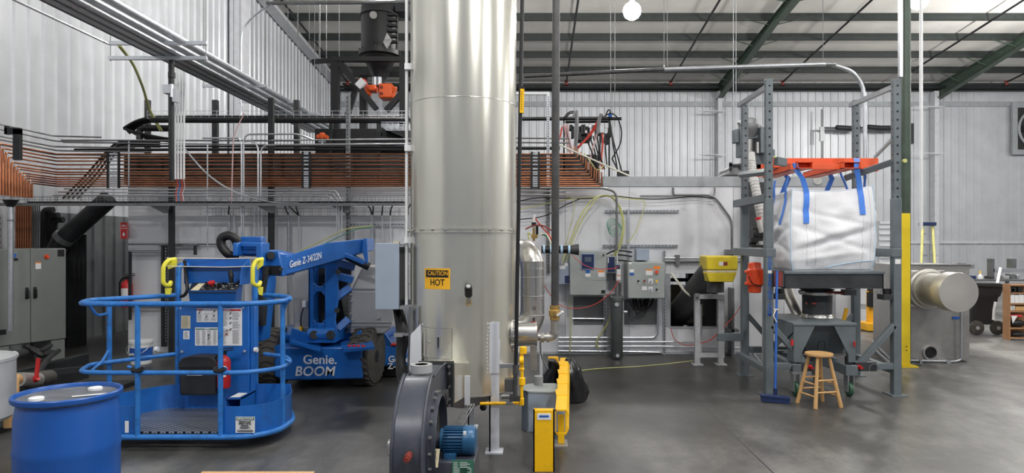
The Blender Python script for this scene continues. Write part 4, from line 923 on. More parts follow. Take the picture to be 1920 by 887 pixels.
# pale tank on legs
tx, ty = -4.42, 5.1
t = thing('pale_tank', 'pale grey tank on thin legs at the left edge of the picture', 'tank', (tx,ty,0))
build('shell', MB().lathe([(.34,.33),(.37,.36),(.37,.78),(.375,.785),(.375,.81),(.36,.82),(.1,.86)], (tx,ty,0), n=36), M['tank_white'], t)
for a in (-.2, 1.9, 4.0): build('leg', MB().box(tx+.33*math.cos(a)-.02,tx+.33*math.cos(a)+.02,ty+.33*math.sin(a)-.02,ty+.33*math.sin(a)+.02,0,.36), M['tank_white'], t)
# ---- upstairs receiver
Yq = 13.0
c = P(712,0,Yq); cxr = c.x
t = thing('vacuum_receiver', 'black hopper and frame standing above the racks left of the big cylinder', 'hopper', (cxr,Yq,2.65))
zz = lambda py: ZP(py, Yq)
build('hopper', MB().lathe([(.10,zz(170)),(.10,zz(152)),(.33,zz(108)),(.40,zz(106)),(.40,zz(98)),(.355,zz(98)),(.355,zz(16)),(.33,zz(9)),(.1,zz(6))], (cxr,Yq,0), n=36), M['black'], t)
bm_ = MB()
for k in range(16):
    a = 2*PI*k/16; bm_.cyl((cxr+.385*math.cos(a),Yq+.385*math.sin(a),zz(98)),(cxr+.385*math.cos(a),Yq+.385*math.sin(a),zz(95)),.02,n=6)
build('flange_bolt', bm_, M['dark_steel'], t)
build('sight_port', MB().cyl(P(700,28,Yq-.34),P(700,28,Yq-.40),.07), M['stainless_dull'], t)
build('clamp_ring', MB().ring((cxr,Yq,zz(30)),.365,.02,(0,0,1),36), M['dark_steel'], t)
build('side_pipe', MB().cyl(P(738,20,Yq),P(738,98,Yq),.09,n=14).box(XP(745,Yq),XP(765,Yq),Yq-.2,Yq+.2,zz(28),zz(0)).cyl(P(762,28,Yq),P(762,230,Yq),.03), M['dark_steel'], t)
for k in range(6): build('side_valve', MB().box(XP(733,Yq),XP(750,Yq),Yq-.3,Yq-.2,zz(38+10*k),zz(34+10*k)), M['black'], t)
build('bright_bracket', MB().prism([(XP(735,Yq),zz(75)),(XP(744,Yq),zz(88)),(XP(735,Yq),zz(104)),(XP(728,Yq),zz(92))],'xz',Yq-.45,Yq-.43), M['stainless'], t)
fr = MB()
fx0_, fx1_ = XP(629,12.5), XP(757,12.5)
for (x, y) in ((fx0_,12.5),(fx1_,12.5),(fx0_+.25,13.6),(fx1_+.1,13.6)): build('frame_post', MB().box(x-.07,x+.07,y-.07,y+.07,2.65,ZP(110,12.5)), M['black'], t)
fr.box(fx0_-.07,fx1_+.2,12.42,12.56,ZP(116,12.5),ZP(108,12.5)).box(fx0_-.07,fx1_+.2,13.5,13.66,ZP(116,12.5),ZP(108,12.5))
for x in (fx0_, fx1_): fr.box(x-.06,x+.06,12.5,13.6,ZP(116,12.5),ZP(108,12.5))
fr.beam(P(636,118,12.45),P(706,205,12.45),.1,.1,(0,1,0)); fr.beam(P(756,172,12.5),P(724,208,12.5),.1,.1,(0,1,0)); fr.beam(P(672,150,13.6),P(650,222,13.6),.1,.1,(0,1,0)); fr.beam(P(640,112,12.5),P(585,116,12.5),.08,.06,(0,1,0))
build('frame_beam', fr, M['black'], t)
build('orange_motor', MB().box(XP(711,Yq-.5),XP(736,Yq-.5),Yq-.55,Yq-.2,ZP(184,Yq-.5),ZP(157,Yq-.5)).cyl(P(736,172,Yq-.4),P(740,174,Yq-.4),.12).box(XP(690,Yq),XP(700,Yq),Yq-.3,Yq-.1,zz(184),zz(165)).box(XP(697,Yq),XP(712,Yq),Yq-.35,Yq-.1,zz(178),zz(166)), M['orange'], t, bevel=.03)
build('motor_bolt', MB().cyl(P(715,163,Yq-.55),P(715,163,Yq-.58),.03).cyl(P(715,175,Yq-.55),P(715,175,Yq-.58),.03), M['dark_red'], t)
build('junction_box', MB().box(-.065,.065,-.05,.05,-.085,.085, Matrix.Translation(P(677,157,Yq-.6))@Matrix.Rotation(.75,4,'Y')), M['white_plastic'], t)
build('outlet_column', MB().box(XP(708,Yq),XP(714,Yq),Yq-.1,Yq+.1,2.65,zz(184)).cyl(P(703,160,Yq-.2),P(703,145,Yq-.2),.05).cyl(P(711,160,Yq-.2),P(711,145,Yq-.2),.05), M['galv'], t)
build('red_hose', MB().tube(fillet([P(672,150,Yq-.5),P(684,148,Yq-.5),P(690,165,Yq-.5)],.2),.02,6), M['hose_red'], t)
t = thing('dark_machine', 'wide black machine housing on top of the oven with an orange valve in front', 'machine', (XP(680,11.8),12,2.65))
build('housing', MB().box(XP(590,11.8),XP(768,11.8),11.8,12.35,2.65,ZP(241,11.8)), M['black'], t, bevel=.01)
build('light_window', MB().box(XP(566,11.3),XP(590,11.3),11.3,11.34,ZP(286,11.3),ZP(278,11.3)), M['white_plastic'], t)
build('upright', MB().box(XP(617,11.7),XP(623,11.7),11.7,11.78,2.65,ZP(228,11.7)).box(XP(706,11.7),XP(714,11.7),11.7,11.78,2.65,ZP(228,11.7)), M['dark_steel'], t)
build('sloped_chute', MB().beam(P(705,262,11.5),P(768,272,11.5),.3,.12).beam(P(720,242,11.6),P(768,262,11.6),.4,.03), M['dark_steel'], t)
t = thing('orange_valve', 'small orange valve actuator in front of the black machine on the rack', 'valve', P(604,272,10.2))
build('actuator', MB().box(XP(595,10.2),XP(613,10.2),10.15,10.3,ZP(260,10.2),ZP(253,10.2)).cyl(P(594,257,10.22),P(600,257,10.22),.035).cyl(P(608,257,10.22),P(614,257,10.22),.035).cyl(P(604,256,10.2),P(604,249,10.2),.04).cyl(P(604,256,10.1),P(604,256,10.15),.03), M['orange'], t, bevel=.006)
build('stem', MB().cyl(P(604,260,10.2),P(604,272,10.2),.015).box(XP(598,10.2),XP(610,10.2),10.17,10.23,ZP(267,10.2),ZP(265,10.2)), M['galv'], t)
# ================================================================ BOOM LIFT
L = thing('boom_lift', 'blue articulated boom lift with grey covers and a railed basket in front', 'boom lift', (-2.6, 7.6, 0))
BL, BR_ = M['genie_blue'], M['genie_blue_rail']
# chassis
Yc = 7.67
x0, x1 = XP(533,Yc), XP(660,Yc)
ch = MB().prism([(x0-.12,.34),(x0-.02,.50),(x1+.12,.50),(x1+.12,.13),(x0+.0,.11),(x0-.12,.16)],'xz',Yc,Yc+1.9)
chs = build('chassis', ch, BL, L, bevel=.02)
build('lettering', text_mb('Genie.', .15, P(600,675,Yc-.004), bold=.014, xscale=1.0), M['white_plastic'], chs)
build('lettering', text_mb('BOOM', .155, P(590,697,Yc-.004), bold=.012, shear=.15, xscale=1.0), M['white_plastic'], chs)
build('bumper', MB().cyl((x0-.05,Yc+.05,.33),(x0-.05,Yc+.3,.33),.19,n=24), BL, L)
def wheel(xc, yc, w=.27, r=.335, rot=0):
    m = MB(); prof = [(r*.62,-w/2),(r*.93,-w/2),(r,-w/2+.03),(r,w/2-.03),(r*.93,w/2),(r*.62,w/2)]
    R_ = Matrix.Translation((xc,yc,r))@Matrix.Rotation(rot,4,'Z')
    q = MB().lathe(prof, (0,0,0), (1,0,0), 40)
    m.add([R_@v for v in q.v], q.f)
    ty = build('tyre', m, M['rubber'], L)
    tm = MB()
    for k in range(26):
        a = 2*PI*k/26
        for s in (-1, 1):
            Q = R_@Matrix.Rotation(a+ (0 if s < 0 else PI/26),4,'X')
            for (u0,u1,c0,c1) in ((0,.5,0,.02),(.5,1,.02,-.01)):
                xx0, xx1 = s*w/2*.95*u0, s*w/2*.95*u1
                tm.add([Q@Vector((x_,y_+c_,z_)) for x_,c_ in ((xx0,c0),(xx1,c1)) for y_,z_ in ((-.017,r-.01),(.017,r-.01),(.014,r+.012),(-.014,r+.012))], [(0,1,2,3),(7,6,5,4),(0,4,5,1),(1,5,6,2),(2,6,7,3),(3,7,4,0)])
    build('tread_block', tm, M['rubber'], ty)
    hm = MB().lathe([(r*.60,-w/2+.02),(r*.62,-w/2),(r*.55,-w/2+.01),(r*.5,-w/2+.05),(r*.25,-w/2+.05),(r*.22,-w/2-.01),(.01,-w/2-.02)],(0,0,0),(1,0,0),24,caps=False)
    h2 = MB().lathe([(r*.64,w/2-.01),(r*.58,w/2-.03),(r*.5,w/2-.06),(r*.25,w/2-.05),(r*.22,w/2),(.01,w/2+.01)],(0,0,0),(1,0,0),24,caps=False)
    hm.add(h2.v, h2.f); g = MB(); g.add([R_@v for v in hm.v], hm.f)
    for k in range(8):
        a = 2*PI*k/8; p0 = R_@Vector((w/2-.045,r*.38*math.cos(a),r*.38*math.sin(a))); p1 = R_@Vector((w/2-.02,r*.38*math.cos(a),r*.38*math.sin(a))); g.cyl(p0,p1,.014,n=6)
    build('hub', g, M['dark_steel'], ty)
wheel(XP(497,7.8), 8.0, w=.30); wheel(XP(680,7.9)+.02, 8.02, w=.25, rot=-.12); wheel(-3.05, 9.2); 
# turntable tray, bumper plates
build('turntable', MB().lathe([(.55,.50),(.62,.53),(.62,.60),(.5,.63)], (XP(605,8.5),8.5,0), n=32), BL, L)
yb_ = 7.45
def pp(l, Y): return [(XP(a,Y), ZP(b,Y)) for a, b in l]
build('step_plate', MB().loft([[P(545,640,7.5),P(600,655,7.5),P(603,640,7.9),P(560,628,8.0)],[P(545,645,7.5),P(600,660,7.5),P(603,645,7.9),P(560,633,8.0)]]), BL, L)
build('step_plate', MB().loft([[P(645,656,7.5),P(702,650,7.5),P(695,632,8.0),P(635,640,8.0)],[P(645,661,7.5),P(702,655,7.5),P(695,637,8.0),P(635,645,8.0)]]), BL, L)
build('side_fin', MB().prism(pp([(550,615),(592,630),(600,645),(545,640)],7.75),'xz',7.7,7.75), BL, L)
build('side_fin', MB().prism(pp([(676,618),(690,636),(660,648),(655,640)],7.9),'xz',7.85,7.9), BL, L)
for px in (655,664,672,681): build('marker_lamp', MB().cyl(P(px,650,7.42),P(px,647,7.42),.02), M['red'], L)
# grey covers
def cover(pts, Y0, Y1, nm='engine_cover'):
    n = pp(pts, Y0); c_ = build(nm, MB().prism(n,'xz',Y0,Y1), M['cover_gray'], L, bevel=.04); return c_
c1 = cover([(548,625),(546,512),(556,500),(600,498),(600,628)], 8.1, 9.3)
c1b = cover([(548,628),(548,615),(600,612),(600,628)], 8.08, 8.1, 'cover_skirt')
build('hook_latch', MB().box(XP(566,8.05),XP(573,8.05),8.06,8.1,ZP(576,8.05),ZP(565,8.05)), M['paper'], c1)
build('charger_cord', MB().tube(fillet([P(569,578,8.05),P(565,590,8.05),P(564,605,8.05),P(565,615,8.05)],.1),.008,6), M['black'], c1)
build('yellow_plug', MB().cyl(P(565,612,8.05),P(565,622,8.05),.02), M['yellow'], c1)
c2 = build('engine_cover', MB().loft([[P(657,545,8.0),P(736,545,8.0),P(737,600,8.0),P(730,618,8.0),P(720,626,8.0),P(657,626,8.0)],[P(657,545,9.4),P(736,545,9.4),P(737,600,9.4),P(730,618,9.4),P(720,626,9.4),P(657,626,9.4)]]), M['cover_gray'], L, bevel=.02)
x_ = [XP(a,8.0) for a in (657,672,735,736)]
build('engine_cover', MB().add([(x_[0],8.0,ZP(545,8)),(x_[3],8.0,ZP(545,8)),(x_[3]-.02,8.1,ZP(499,8)),(x_[1]+.02,8.1,ZP(499,8)),(x_[0],9.4,ZP(545,8)),(x_[3],9.4,ZP(545,8)),(x_[3]-.02,9.3,ZP(499,8)),(x_[1]+.02,9.3,ZP(499,8))],[(0,1,2,3),(7,6,5,4),(0,4,5,1),(1,5,6,2),(2,6,7,3),(3,7,4,0)]), M['cover_gray'], L, bevel=.03)
sm = MB(); 
for py in (604, 611): sm.box(XP(658,7.99),XP(736,7.99),7.985,8.0,ZP(py+1,7.99),ZP(py-.5,7.99))
build('cover_groove', sm, M['oven_trim'], c2)
build('cover_latch', MB().cyl(P(709,595,8.0),P(709,595,7.96),.022).cyl(P(658,552,8.0),P(658,552,7.97),.012).cyl(P(659,564,8.0),P(659,564,7.97),.012).cyl(P(658,588,8.0),P(658,588,7.97),.012).cyl(P(661,598,8.0),P(661,598,7.97),.012), M['stainless'], c2)
# second chassis end behind
bx = MB().box(XP(705,8.3),XP(762,8.3),8.3,9.7,.16,ZP(648,8.3))
rb_ = build('counterweight_box', bx, BL, L, bevel=.015)
build('counterweight_fin', MB().prism(pp([(705,650),(738,650),(722,626),(700,640)],8.32),'xz',8.32,8.36), BL, L)
build('lettering', text_mb('Genie', .11, P(748,674,8.29), bold=.022), M['white_plastic'], rb_)
build('lettering', text_mb('Z-34', .10, P(742,687,8.29), bold=.022), M['white_plastic'], rb_)
build('dark_underside', MB().box(XP(705,8.4),XP(762,8.4),8.4,9.6,.02,.16), M['black'], L)
build('marker_lamp', MB().box(XP(733,8.28),XP(745,8.28),8.27,8.4,ZP(648,8.28),ZP(645,8.28)), M['red'], L)
# mast (front plate with two slots, open right side with black links)
Ym = 7.75
o_ = pp([(578,628),(578,502),(614,500),(632,465),(655,475),(642,560),(640,626)], Ym)
mm = MB()
def fr_(x0p, x1p, y0p, y1p, Ya, Yb): mm.box(XP(x0p,Ym),XP(x1p,Ym),Ya,Yb,ZP(y1p,Ym),ZP(y0p,Ym))
fr_(578,587,495,626,Ym,Ym+.06); fr_(609,620,495,626,Ym,Ym+.06); fr_(587,609,492,503,Ym,Ym+.06); fr_(587,609,537,547,Ym,Ym+.06); fr_(587,609,606,626,Ym,Ym+.06)
mm.prism(pp([(587,537),(594,537),(587,530)],Ym),'xz',Ym,Ym+.06).prism(pp([(602,537),(609,537),(609,530)],Ym),'xz',Ym,Ym+.06).prism(pp([(587,547),(594,547),(587,556)],Ym),'xz',Ym,Ym+.06).prism(pp([(602,547),(609,547),(609,556)],Ym),'xz',Ym,Ym+.06).prism(pp([(587,606),(593,606),(587,598)],Ym),'xz',Ym,Ym+.06).prism(pp([(603,606),(609,606),(609,598)],Ym),'xz',Ym,Ym+.06)
fr_(578,582,495,626,Ym,Ym+.55)
build('mast', mm, BL, L, bevel=.008)
build('mast_back', MB().box(XP(582,Ym),XP(612,Ym),Ym+.3,Ym+.34,ZP(626,Ym),ZP(500,Ym)), M['dark_steel'], L)
mm = MB().prism(pp([(609,470),(640,462),(632,500),(634,560),(628,600),(632,628),(609,628)],Ym-.02),'xz',Ym-.02,Ym+.03)
build('mast_side', mm, BL, L, bevel=.01)
build('mast_side', MB().prism(pp([(625,490),(662,492),(658,520),(640,560),(652,628),(620,628)],Ym+.45),'xz',Ym+.4,Ym+.45), M['dark_steel'], L)
for a, b_ in (((625,516),(660,524)),((628,560),(655,540)),((630,620),(652,600)),((622,490),(664,500))):
    build('lift_link', MB().beam(P(*a,7.85),P(*b_,8.0),.09,.09,(0,1,0)), BL, L, bevel=.01)
build('base_pivot', MB().cyl(P(580,627,7.7),P(628,627,7.7),.075).box(XP(578,7.7),XP(630,7.7),7.65,8.2,.55,.66), BL, L)
build('pivot_pin', MB().cyl(P(589,628,7.62),P(589,628,7.7),.05).cyl(P(620,628,7.62),P(620,628,7.7),.05).cyl(P(631,465,7.6),P(631,465,7.75),.045).cyl(P(634,510,7.62),P(634,510,7.75),.03).cyl(P(605+27,582,7.62),P(632,582,7.75),.03), M['dark_steel'], L)
# main boom: box beam rising to the right
Yl, Yr = 7.05, 7.75
cor = lambda px, pt, pb, Y, dpth: [P(px,pt,Y), P(px,pb,Y), P(px,pb,Y)+Vector((0.0,dpth,0)), P(px,pt,Y)+Vector((0.0,dpth,0))]
bm0 = MB().loft([cor(530,482,517,Yl,.22), cor(615,455,493,Yr-.25,.25), cor(690,447,470,Yr,.30)])
bo = build('main_boom', bm0, BL, L, bevel=.008)
d = (P(615,474,Yr-.25)-P(530,499.5,Yl)); d.normalize()
up = Vector((0,0,1)); 
nn_ = d.cross(up).normalized(); org = P(573,487,Yl+(Yr-.25-Yl)*.5)+Vector((0,-.012,0))
build('lettering', text_mb('Genie', .105, P(555,493.5,7.17)+Vector((0,-.02,0)), right=d, up=up, bold=.010, xscale=.56), M['white_plastic'], bo)
build('lettering', text_mb('Z-34/22N', .105, P(586.5,484,7.31)+Vector((0,-.02,0)), right=d, up=up, bold=.006, xscale=.56, space=1.05), M['white_plastic'], bo)
build('boom_end_plate', MB().prism(pp([(683,447),(690,447),(691,492),(688,496),(680,470)],7.7),'xz',7.66,7.72).prism(pp([(628,463),(690,489),(685,496),(628,472)],7.72),'xz',7.6,7.66), BL, L, bevel=.008)
build('cylinder_link', MB().cyl(P(640,475,7.85),P(692,500,7.95),.05,n=16), M['dark_steel'], L)
# left knuckle
build('boom_head', MB().loft([cor(500,468,514,6.85,.3),cor(534,476,518,7.05,.3)]), BL, L, bevel=.01)
build('knuckle_plate', MB().prism(pp([(497,452),(505,470),(525,470),(534,518),(502,516),(495,500)],6.8),'xz',6.76,6.8), BL, L, bevel=.01)
build('dark_gap', MB().box(XP(505,6.83),XP(532,6.83),6.74,6.76,ZP(515,6.8),ZP(498,6.8)), M['black'], L)
build('pivot_pin', MB().cyl(P(508,479,6.70),P(508,479,6.78),.04).cyl(P(527,505,6.70),P(527,505,6.78),.02), M['dark_steel'], L)
jb = MB()
jb.beam(P(449,455,6.7),P(449,480,6.7),.05,.2).beam(P(493,455,6.7),P(493,500,6.7),.06,.2).beam(P(449,458,6.7),P(495,460,6.7),.05,.07,(0,1,0)).beam(P(449,472,6.75),P(495,473,6.75),.05,.05,(0,1,0)).beam(P(455,462,6.85),P(495,462,6.85),.2,.12,(0,1,0))
build('jib_head', jb, BL, L, bevel=.01)
build('jib_arm', MB().prism(pp([(488,485),(500,490),(504,530),(492,640),(478,640),(484,560)],6.75),'xz',6.72,6.95), BL, L, bevel=.01)
build('jib_cylinder', MB().cyl(P(500,500,6.68),P(484,600,6.68),.03).cyl(P(494,560,6.7),P(490,610,6.7),.045), M['dark_steel'], L)
build('hose_loop', MB().tube(fillet([P(447,482,6.75),P(428,478,6.7),P(415,462,6.7),P(414,446,6.7),P(430,440,6.7),P(442,447,6.7),P(448,468,6.75)],.1,6),.045,12), M['black'], L)
# ------------------------------------------------ basket
zf = .12; zt_ = 1.2; zm = .64
def bk(px, Y, z): return Vector((XP(px,Y), Y, z))
top_plan = [(-3.40,6.35),(-3.60,6.1),(-3.86,5.80),(-3.72,5.46),(-3.5,5.43),(-2.35,5.43),(-2.13,5.62),(-2.16,5.95),(-2.30,6.2),(-2.56,6.35)]
def rail_pts(plan, z, fl=.12): return fillet([Vector((x,y,z)) for x,y in plan], fl, 5)
bk_top = build('basket_rail', MB().tube(rail_pts(top_plan, zt_), .022, 10), BR_, L)
build('basket_rail', MB().tube(rail_pts(top_plan, zm), .019, 10), BR_, L)
base_plan = [(-3.3,6.3),(-3.5,6.25),(-3.74,5.9),(-3.68,5.5),(-3.5,5.43),(-2.35,5.43),(-2.15,5.6),(-2.14,5.95),(-2.3,6.3)]
build('basket_base_rail', MB().tube(rail_pts(base_plan, .115), .024, 10, closed=False), BR_, L)
for (x, y) in ((XP(258,5.43),5.43),(XP(413.5,5.43),5.43),(XP(530,5.75)-.0,5.75),(XP(205,5.95),5.95)):
    off = .0
    build('basket_post', MB().tube([(x,y,zt_),(x+off,y,.11)], .021, 10), BR_, L)
for (x, y) in ((XP(334,6.35),6.35),(XP(478,6.35),6.35)):
    s = 1 if x > -3 else -1
    build('basket_upright', MB().tube(fillet([(x-s*.05,6.50,1.47),(x,6.36,1.50),(x,6.35,1.30),(x,6.35,.1)],.08),.026,12), BR_, L)
for p in ([(165,570,5.6),(182,592,5.75),(203,588,5.95)],[(545,560,5.7),(535,572,5.75),(530,592,5.75)],[(172,695,5.6),(190,680,5.8),(205,655,5.95)],[(545,680,5.8),(528,672,5.75),(527,650,5.75)],[(240,687,5.45),(252,692,5.43),(257,705,5.43)],[(425,690,5.43),(416,697,5.43),(414,710,5.43)]):
    build('rail_brace', MB().tube(fillet([P(*q) for q in p],.05),.012,8), BR_, L)
fl = build('platform_floor', MB().prism([(-3.60,5.5),(-2.42,5.5),(-2.25,5.62),(-2.2,5.9),(-2.3,6.32),(-3.5,6.32),(-3.70,5.9)],'xy',.125,.14), M['tread'], L)
def wallstrip(plan, z0, z1, th=.006, fl_=.12):
    q = fillet([Vector((x,y,0)) for x,y in plan], fl_, 6); m = MB()
    for a, b_ in zip(q[:-1], q[1:]):
        d_ = (b_-a); 
        if d_.length < 1e-5: continue
        n_ = Vector((d_.y,-d_.x,0)).normalized()*th/2
        m.add([a-n_+Vector((0,0,z0)),b_-n_+Vector((0,0,z0)),b_-n_+Vector((0,0,z1)),a-n_+Vector((0,0,z1)),a+n_+Vector((0,0,z0)),b_+n_+Vector((0,0,z0)),b_+n_+Vector((0,0,z1)),a+n_+Vector((0,0,z1))],[(0,1,2,3),(7,6,5,4),(3,2,6,7),(0,4,5,1),(0,3,7,4),(1,5,6,2)])
    return m
xr0 = XP(413,5.45)
tb = build('toe_board', wallstrip([(xr0,5.455),(-2.38,5.455),(-2.16,5.62),(-2.15,5.95),(-2.3,6.3)], .13, .36), BL, L)
build('toe_board', wallstrip([(XP(258,5.46),5.46),(-3.5,5.46),(-3.66,5.52),(-3.71,5.9),(-3.48,6.25),(-3.3,6.33),(-2.3,6.33)], .13, .36), BL, L)
# instructions plate
ix0, ix1 = XP(441,5.44), XP(477,5.44); iz0, iz1 = ZP(812,5.44), ZP(782,5.44); ic = (ix0+ix1)/2
ip = build('instruction_plate', MB().box(ix0,ix1,5.446,5.450,iz0,iz1), M['paper'], tb)
build('green_header', MB().box(ix0+.005,ix1-.005,5.443,5.446,iz1-.027,iz1-.004), M['ink_green'], tb)
build('lettering', text_mb('INSTRUCTIONS', .019, (ic,5.4405,iz1-.0155), bold=.02), M['paper'], tb)
for k, s_ in enumerate(('Maximum Load', '500 lbs / 227 kg', 'Maximum', 'Occupants: 2')): build('lettering', text_mb(s_, .0155, (ic,5.4405,iz1-.038-.0165*k), bold=.015), M['ink'], tb)
build('lettering', MB().box(ix0+.015,ix1-.015,5.4430,5.446,iz0+.022,iz0+.0235).box(ix0+.01,ix1-.01,5.443,5.446,iz0+.014,iz0+.017).box(ix0+.02,ix1-.02,5.443,5.446,iz0+.008,iz0+.010), M['ink'], tb)
build('sticker', MB().box(XP(233,5.44),XP(240,5.44),5.448,5.452,ZP(812,5.44),ZP(790,5.44)), M['paper'], tb)
# rear panel with decals
Yk = 6.28
px0, px1 = XP(335,Yk), XP(467,Yk)
pn = build('rear_panel', MB().box(px0,px1,Yk,Yk+.12,.12,ZP(573,Yk)).box(px1,XP(477,Yk),Yk+.02,Yk+.1,.12,ZP(575,Yk)), BL, L, bevel=.008)
def dec(a, b_, c_, d_, m_='paper', off=0, nm='sticker', par=None): return build(nm, MB().box(XP(a,Yk),XP(b_,Yk),Yk-.003-off,Yk-.0005-off,ZP(d_,Yk),ZP(c_,Yk)), M[m_], par or pn)
dec(369,408,578,604); dec(366,408.5,614,648); dec(413,454,578,648); dec(340,357,592,616,'cream'); dec(344,355.5,620,636)
dec(370,380.5,580,582,'ink_red',.003,'red_header'); dec(413.5,452,580,583,'ink_red',.003,'red_header'); dec(367.5,408,616,618,'ink_green',.003,'green_header')
build('lettering', text_mb('DANGER', .014, P(426,581.5,Yk-.0075), bold=.02), M['paper'], pn)
build('lettering', text_mb('NOTICE', .011, P(388,617,Yk-.0075), bold=.02), M['paper'], pn)
tl = MB()
def tlines(a, b_, c_, d_, st, seed):
    random.seed(seed); y = c_
    while y < d_:
        e = b_-(b_-a)*random.random()*.35
        tl.box(XP(a,Yk),XP(e,Yk),Yk-.0045,Yk-.003,ZP(y+.35,Yk),ZP(y,Yk)); y += st
for i, (a, b_, c_, d_) in enumerate([(370.5,380,588,603),(383,393,588,590),(396,406,588,590),(383,393,597,602),(396,406,597,602),(368,377,620,646),(379,387,620,646),(389,397,620,634),(389,397,637,646),(400,407,620,646),(415,428,586,612),(415,425,616,645),(436,451,586,600),(436,451,603,616),(436,451,619,645),(415,451,584,584.5),(341.5,355.5,594,615),(346,354,622,634)]): tlines(a, b_, c_, d_, 1.25, i)
build('lettering', tl, M['conduit_dull'], pn)
ic_ = MB()
for (a, c_) in ((374,586),(387,594),(402,584),(401,593),(432,588),(432,597),(432,606),(425,620),(432,618),(425,627),(391,635),(391,629)):
    p = P(a,c_,Yk-.0045)
    ic_.beam(p+Vector((-.012,0,-.008)),p+Vector((.012,0,.010)),.003,.003,(0,1,0)).beam(p+Vector((-.006,0,.008)),p+Vector((.002,0,-.012)),.003,.003,(0,1,0)).ring(p+Vector((.004,0,.006)),.006,.0012,(0,1,0),10,4)
build('pictogram', ic_, M['ink'], pn)
build('pictogram', MB().beam(P(421,630,Yk-.005),P(430,618,Yk-.005),.003,.002,(0,1,0)).beam(P(422,623,Yk-.005),P(428,630,Yk-.005),.003,.002,(0,1,0)), M['ink_red'], pn)
build('panel_bolt', MB().cyl(P(341,659.5,Yk-.012),P(341,659.5,Yk),.012).cyl(P(458.5,658.5,Yk-.012),P(458.5,658.5,Yk),.012).cyl(P(338.5,578,Yk-.01),P(338.5,578,Yk),.008).cyl(P(456,577,Yk-.01),P(456,577,Yk),.008), M['galv'], pn)
# control box
Yx = 6.1
cz = [ZP(560,Yx), ZP(533,Yx)]
b0 = MB().add([P(353,545,Yx),P(443,545,Yx),P(440,566,Yx+.05),P(356,566,Yx+.05)]+[P(362,527,Yx+.32),P(456,527,Yx+.32),P(452,566,Yx+.32),P(362,566,Yx+.32)],[(0,1,2,3),(4,7,6,5),(0,3,7,4),(1,5,6,2),(3,2,6,7)])
cb_ = build('control_box', b0, BL, L)
def cpt(u, v, h=0):    # on the sloping control deck: u 0..1 right, v 0..1 back
    a = P(354,546,Yx)*(1-u)+P(442,546,Yx)*u; b_ = P(363,530,Yx+.30)*(1-u)+P(455,530,Yx+.30)*u
    return a*(1-v)+b_*v+Vector((0,-.02,.05))*h*1.0
build('control_deck', MB().loft([[cpt(0,0.02),cpt(1,0.02),cpt(1,1),cpt(0,1)],[cpt(0,0.02)-Vector((0,0,.02)),cpt(1,0.02)-Vector((0,0,.02)),cpt(1,1)-Vector((0,0,.02)),cpt(0,1)-Vector((0,0,.02))]]), M['dark_steel'], cb_)
build('yellow_label', MB().loft([[cpt(.03,.05,.05),cpt(.2,.05,.05),cpt(.24,.85,.05),cpt(.12,.85,.05)],[cpt(.03,.05,.09),cpt(.2,.05,.09),cpt(.24,.85,.09),cpt(.12,.85,.09)]]), M['cream'], cb_)
km = MB(); random.seed(11)
for k in range(34):
    u, v = .25+.7*random.random(), .1+.8*random.random(); km.cyl(cpt(u,v), cpt(u,v,.25+.3*random.random()), .006+.004*random.random(), n=6)
build('toggle_switch', km, M['black'], cb_)
km = MB()
for k in range(26):
    u, v = .25+.7*random.random(), .1+.8*random.random(); p = cpt(u,v,.08); km.box(p.x-.008,p.x+.008,p.y-.006,p.y+.006,p.z-.002,p.z+.002)
build('switch_label', km, M['paper'], cb_)
build('joystick', MB().tube([cpt(.62,.25),cpt(.62,.25,1.1)],.016,8), M['black'], cb_)
build('joystick', MB().tube([P(434,530,6.3),P(433,518,6.3)],.02,10).tube([P(434,520,6.3),P(432,511,6.3),P(432,506,6.3)],[.025,.022,.014],10), M['black'], cb_)
build('emergency_button', MB().cyl(cpt(.42,.6),cpt(.42,.6,.5),.014).cyl(cpt(.42,.6,.5),cpt(.42,.6,.8),.032), M['red'], cb_)
sh = MB(); Ys = 6.45
sh.box(XP(345,Ys),XP(468,Ys),Ys,Ys+.01,ZP(532,Ys),ZP(485,Ys)); sh.prism([(Ys-.0,ZP(532,Ys)),(Ys-.0,ZP(487,Ys)),(Ys-.16,ZP(500,Ys)),(Ys-.2,ZP(532,Ys))],'yz',XP(466,Ys),XP(468,Ys)+.0)
build('shield', sh, BL, L)
build('shield_lip', MB().box(XP(345,Ys),XP(468,Ys),Ys-.07,Ys,ZP(500,Ys),ZP(498.5,Ys)), BL, L)
build('cable_bundle', MB().tube(fillet([P(346,488,6.4),P(349,520,6.4),P(352,545,6.35),P(345,555,6.35),P(336,556,6.35)],.1),.016,8).tube(fillet([P(340,555,6.35),P(333,560,6.35)],.02),.01,6), M['black'], L)
build('rope', MB().tube([P(310,499,6.2),P(360,500,6.22),P(420,501,6.22),P(485,499,6.2)],.004,6).tube([P(313,484,6.3),P(420,485,6.45),P(490,484,6.3)],.005,6), M['rope'], L)
# yellow entry handles
for s, px in ((-1,306),(1,478)):
    q = [P(px+22 if s<0 else px+14,486,6.3),P(px+8 if s<0 else px+2,488,6.2),P(px if s<0 else px-4,500,6.15),P(px if s<0 else px-4,533,6.15),P(px+13 if s<0 else px+8,536,6.2),P(px+14 if s<0 else px+10,529,6.25)]
    h_ = build('yellow_handle', MB().tube(fillet(q,.05,6),.019,12), M['yellow_handle'], L)
    build('handle_plate', MB().prism(pp([(px+8,492),(px+26,486),(px+24,500),(px+10,505)] if s<0 else [(px+4,494),(px+16,486),(px+15,498),(px+5,506)],6.25),'xz',6.24,6.26).prism(pp([(px+4,540),(px+16,540),(px+14,552),(px+5,552)] if s<0 else [(px+5,538),(px+15,538),(px+14,554),(px+8,552)],6.2),'xz',6.19,6.21), M['yellow_handle'], h_)
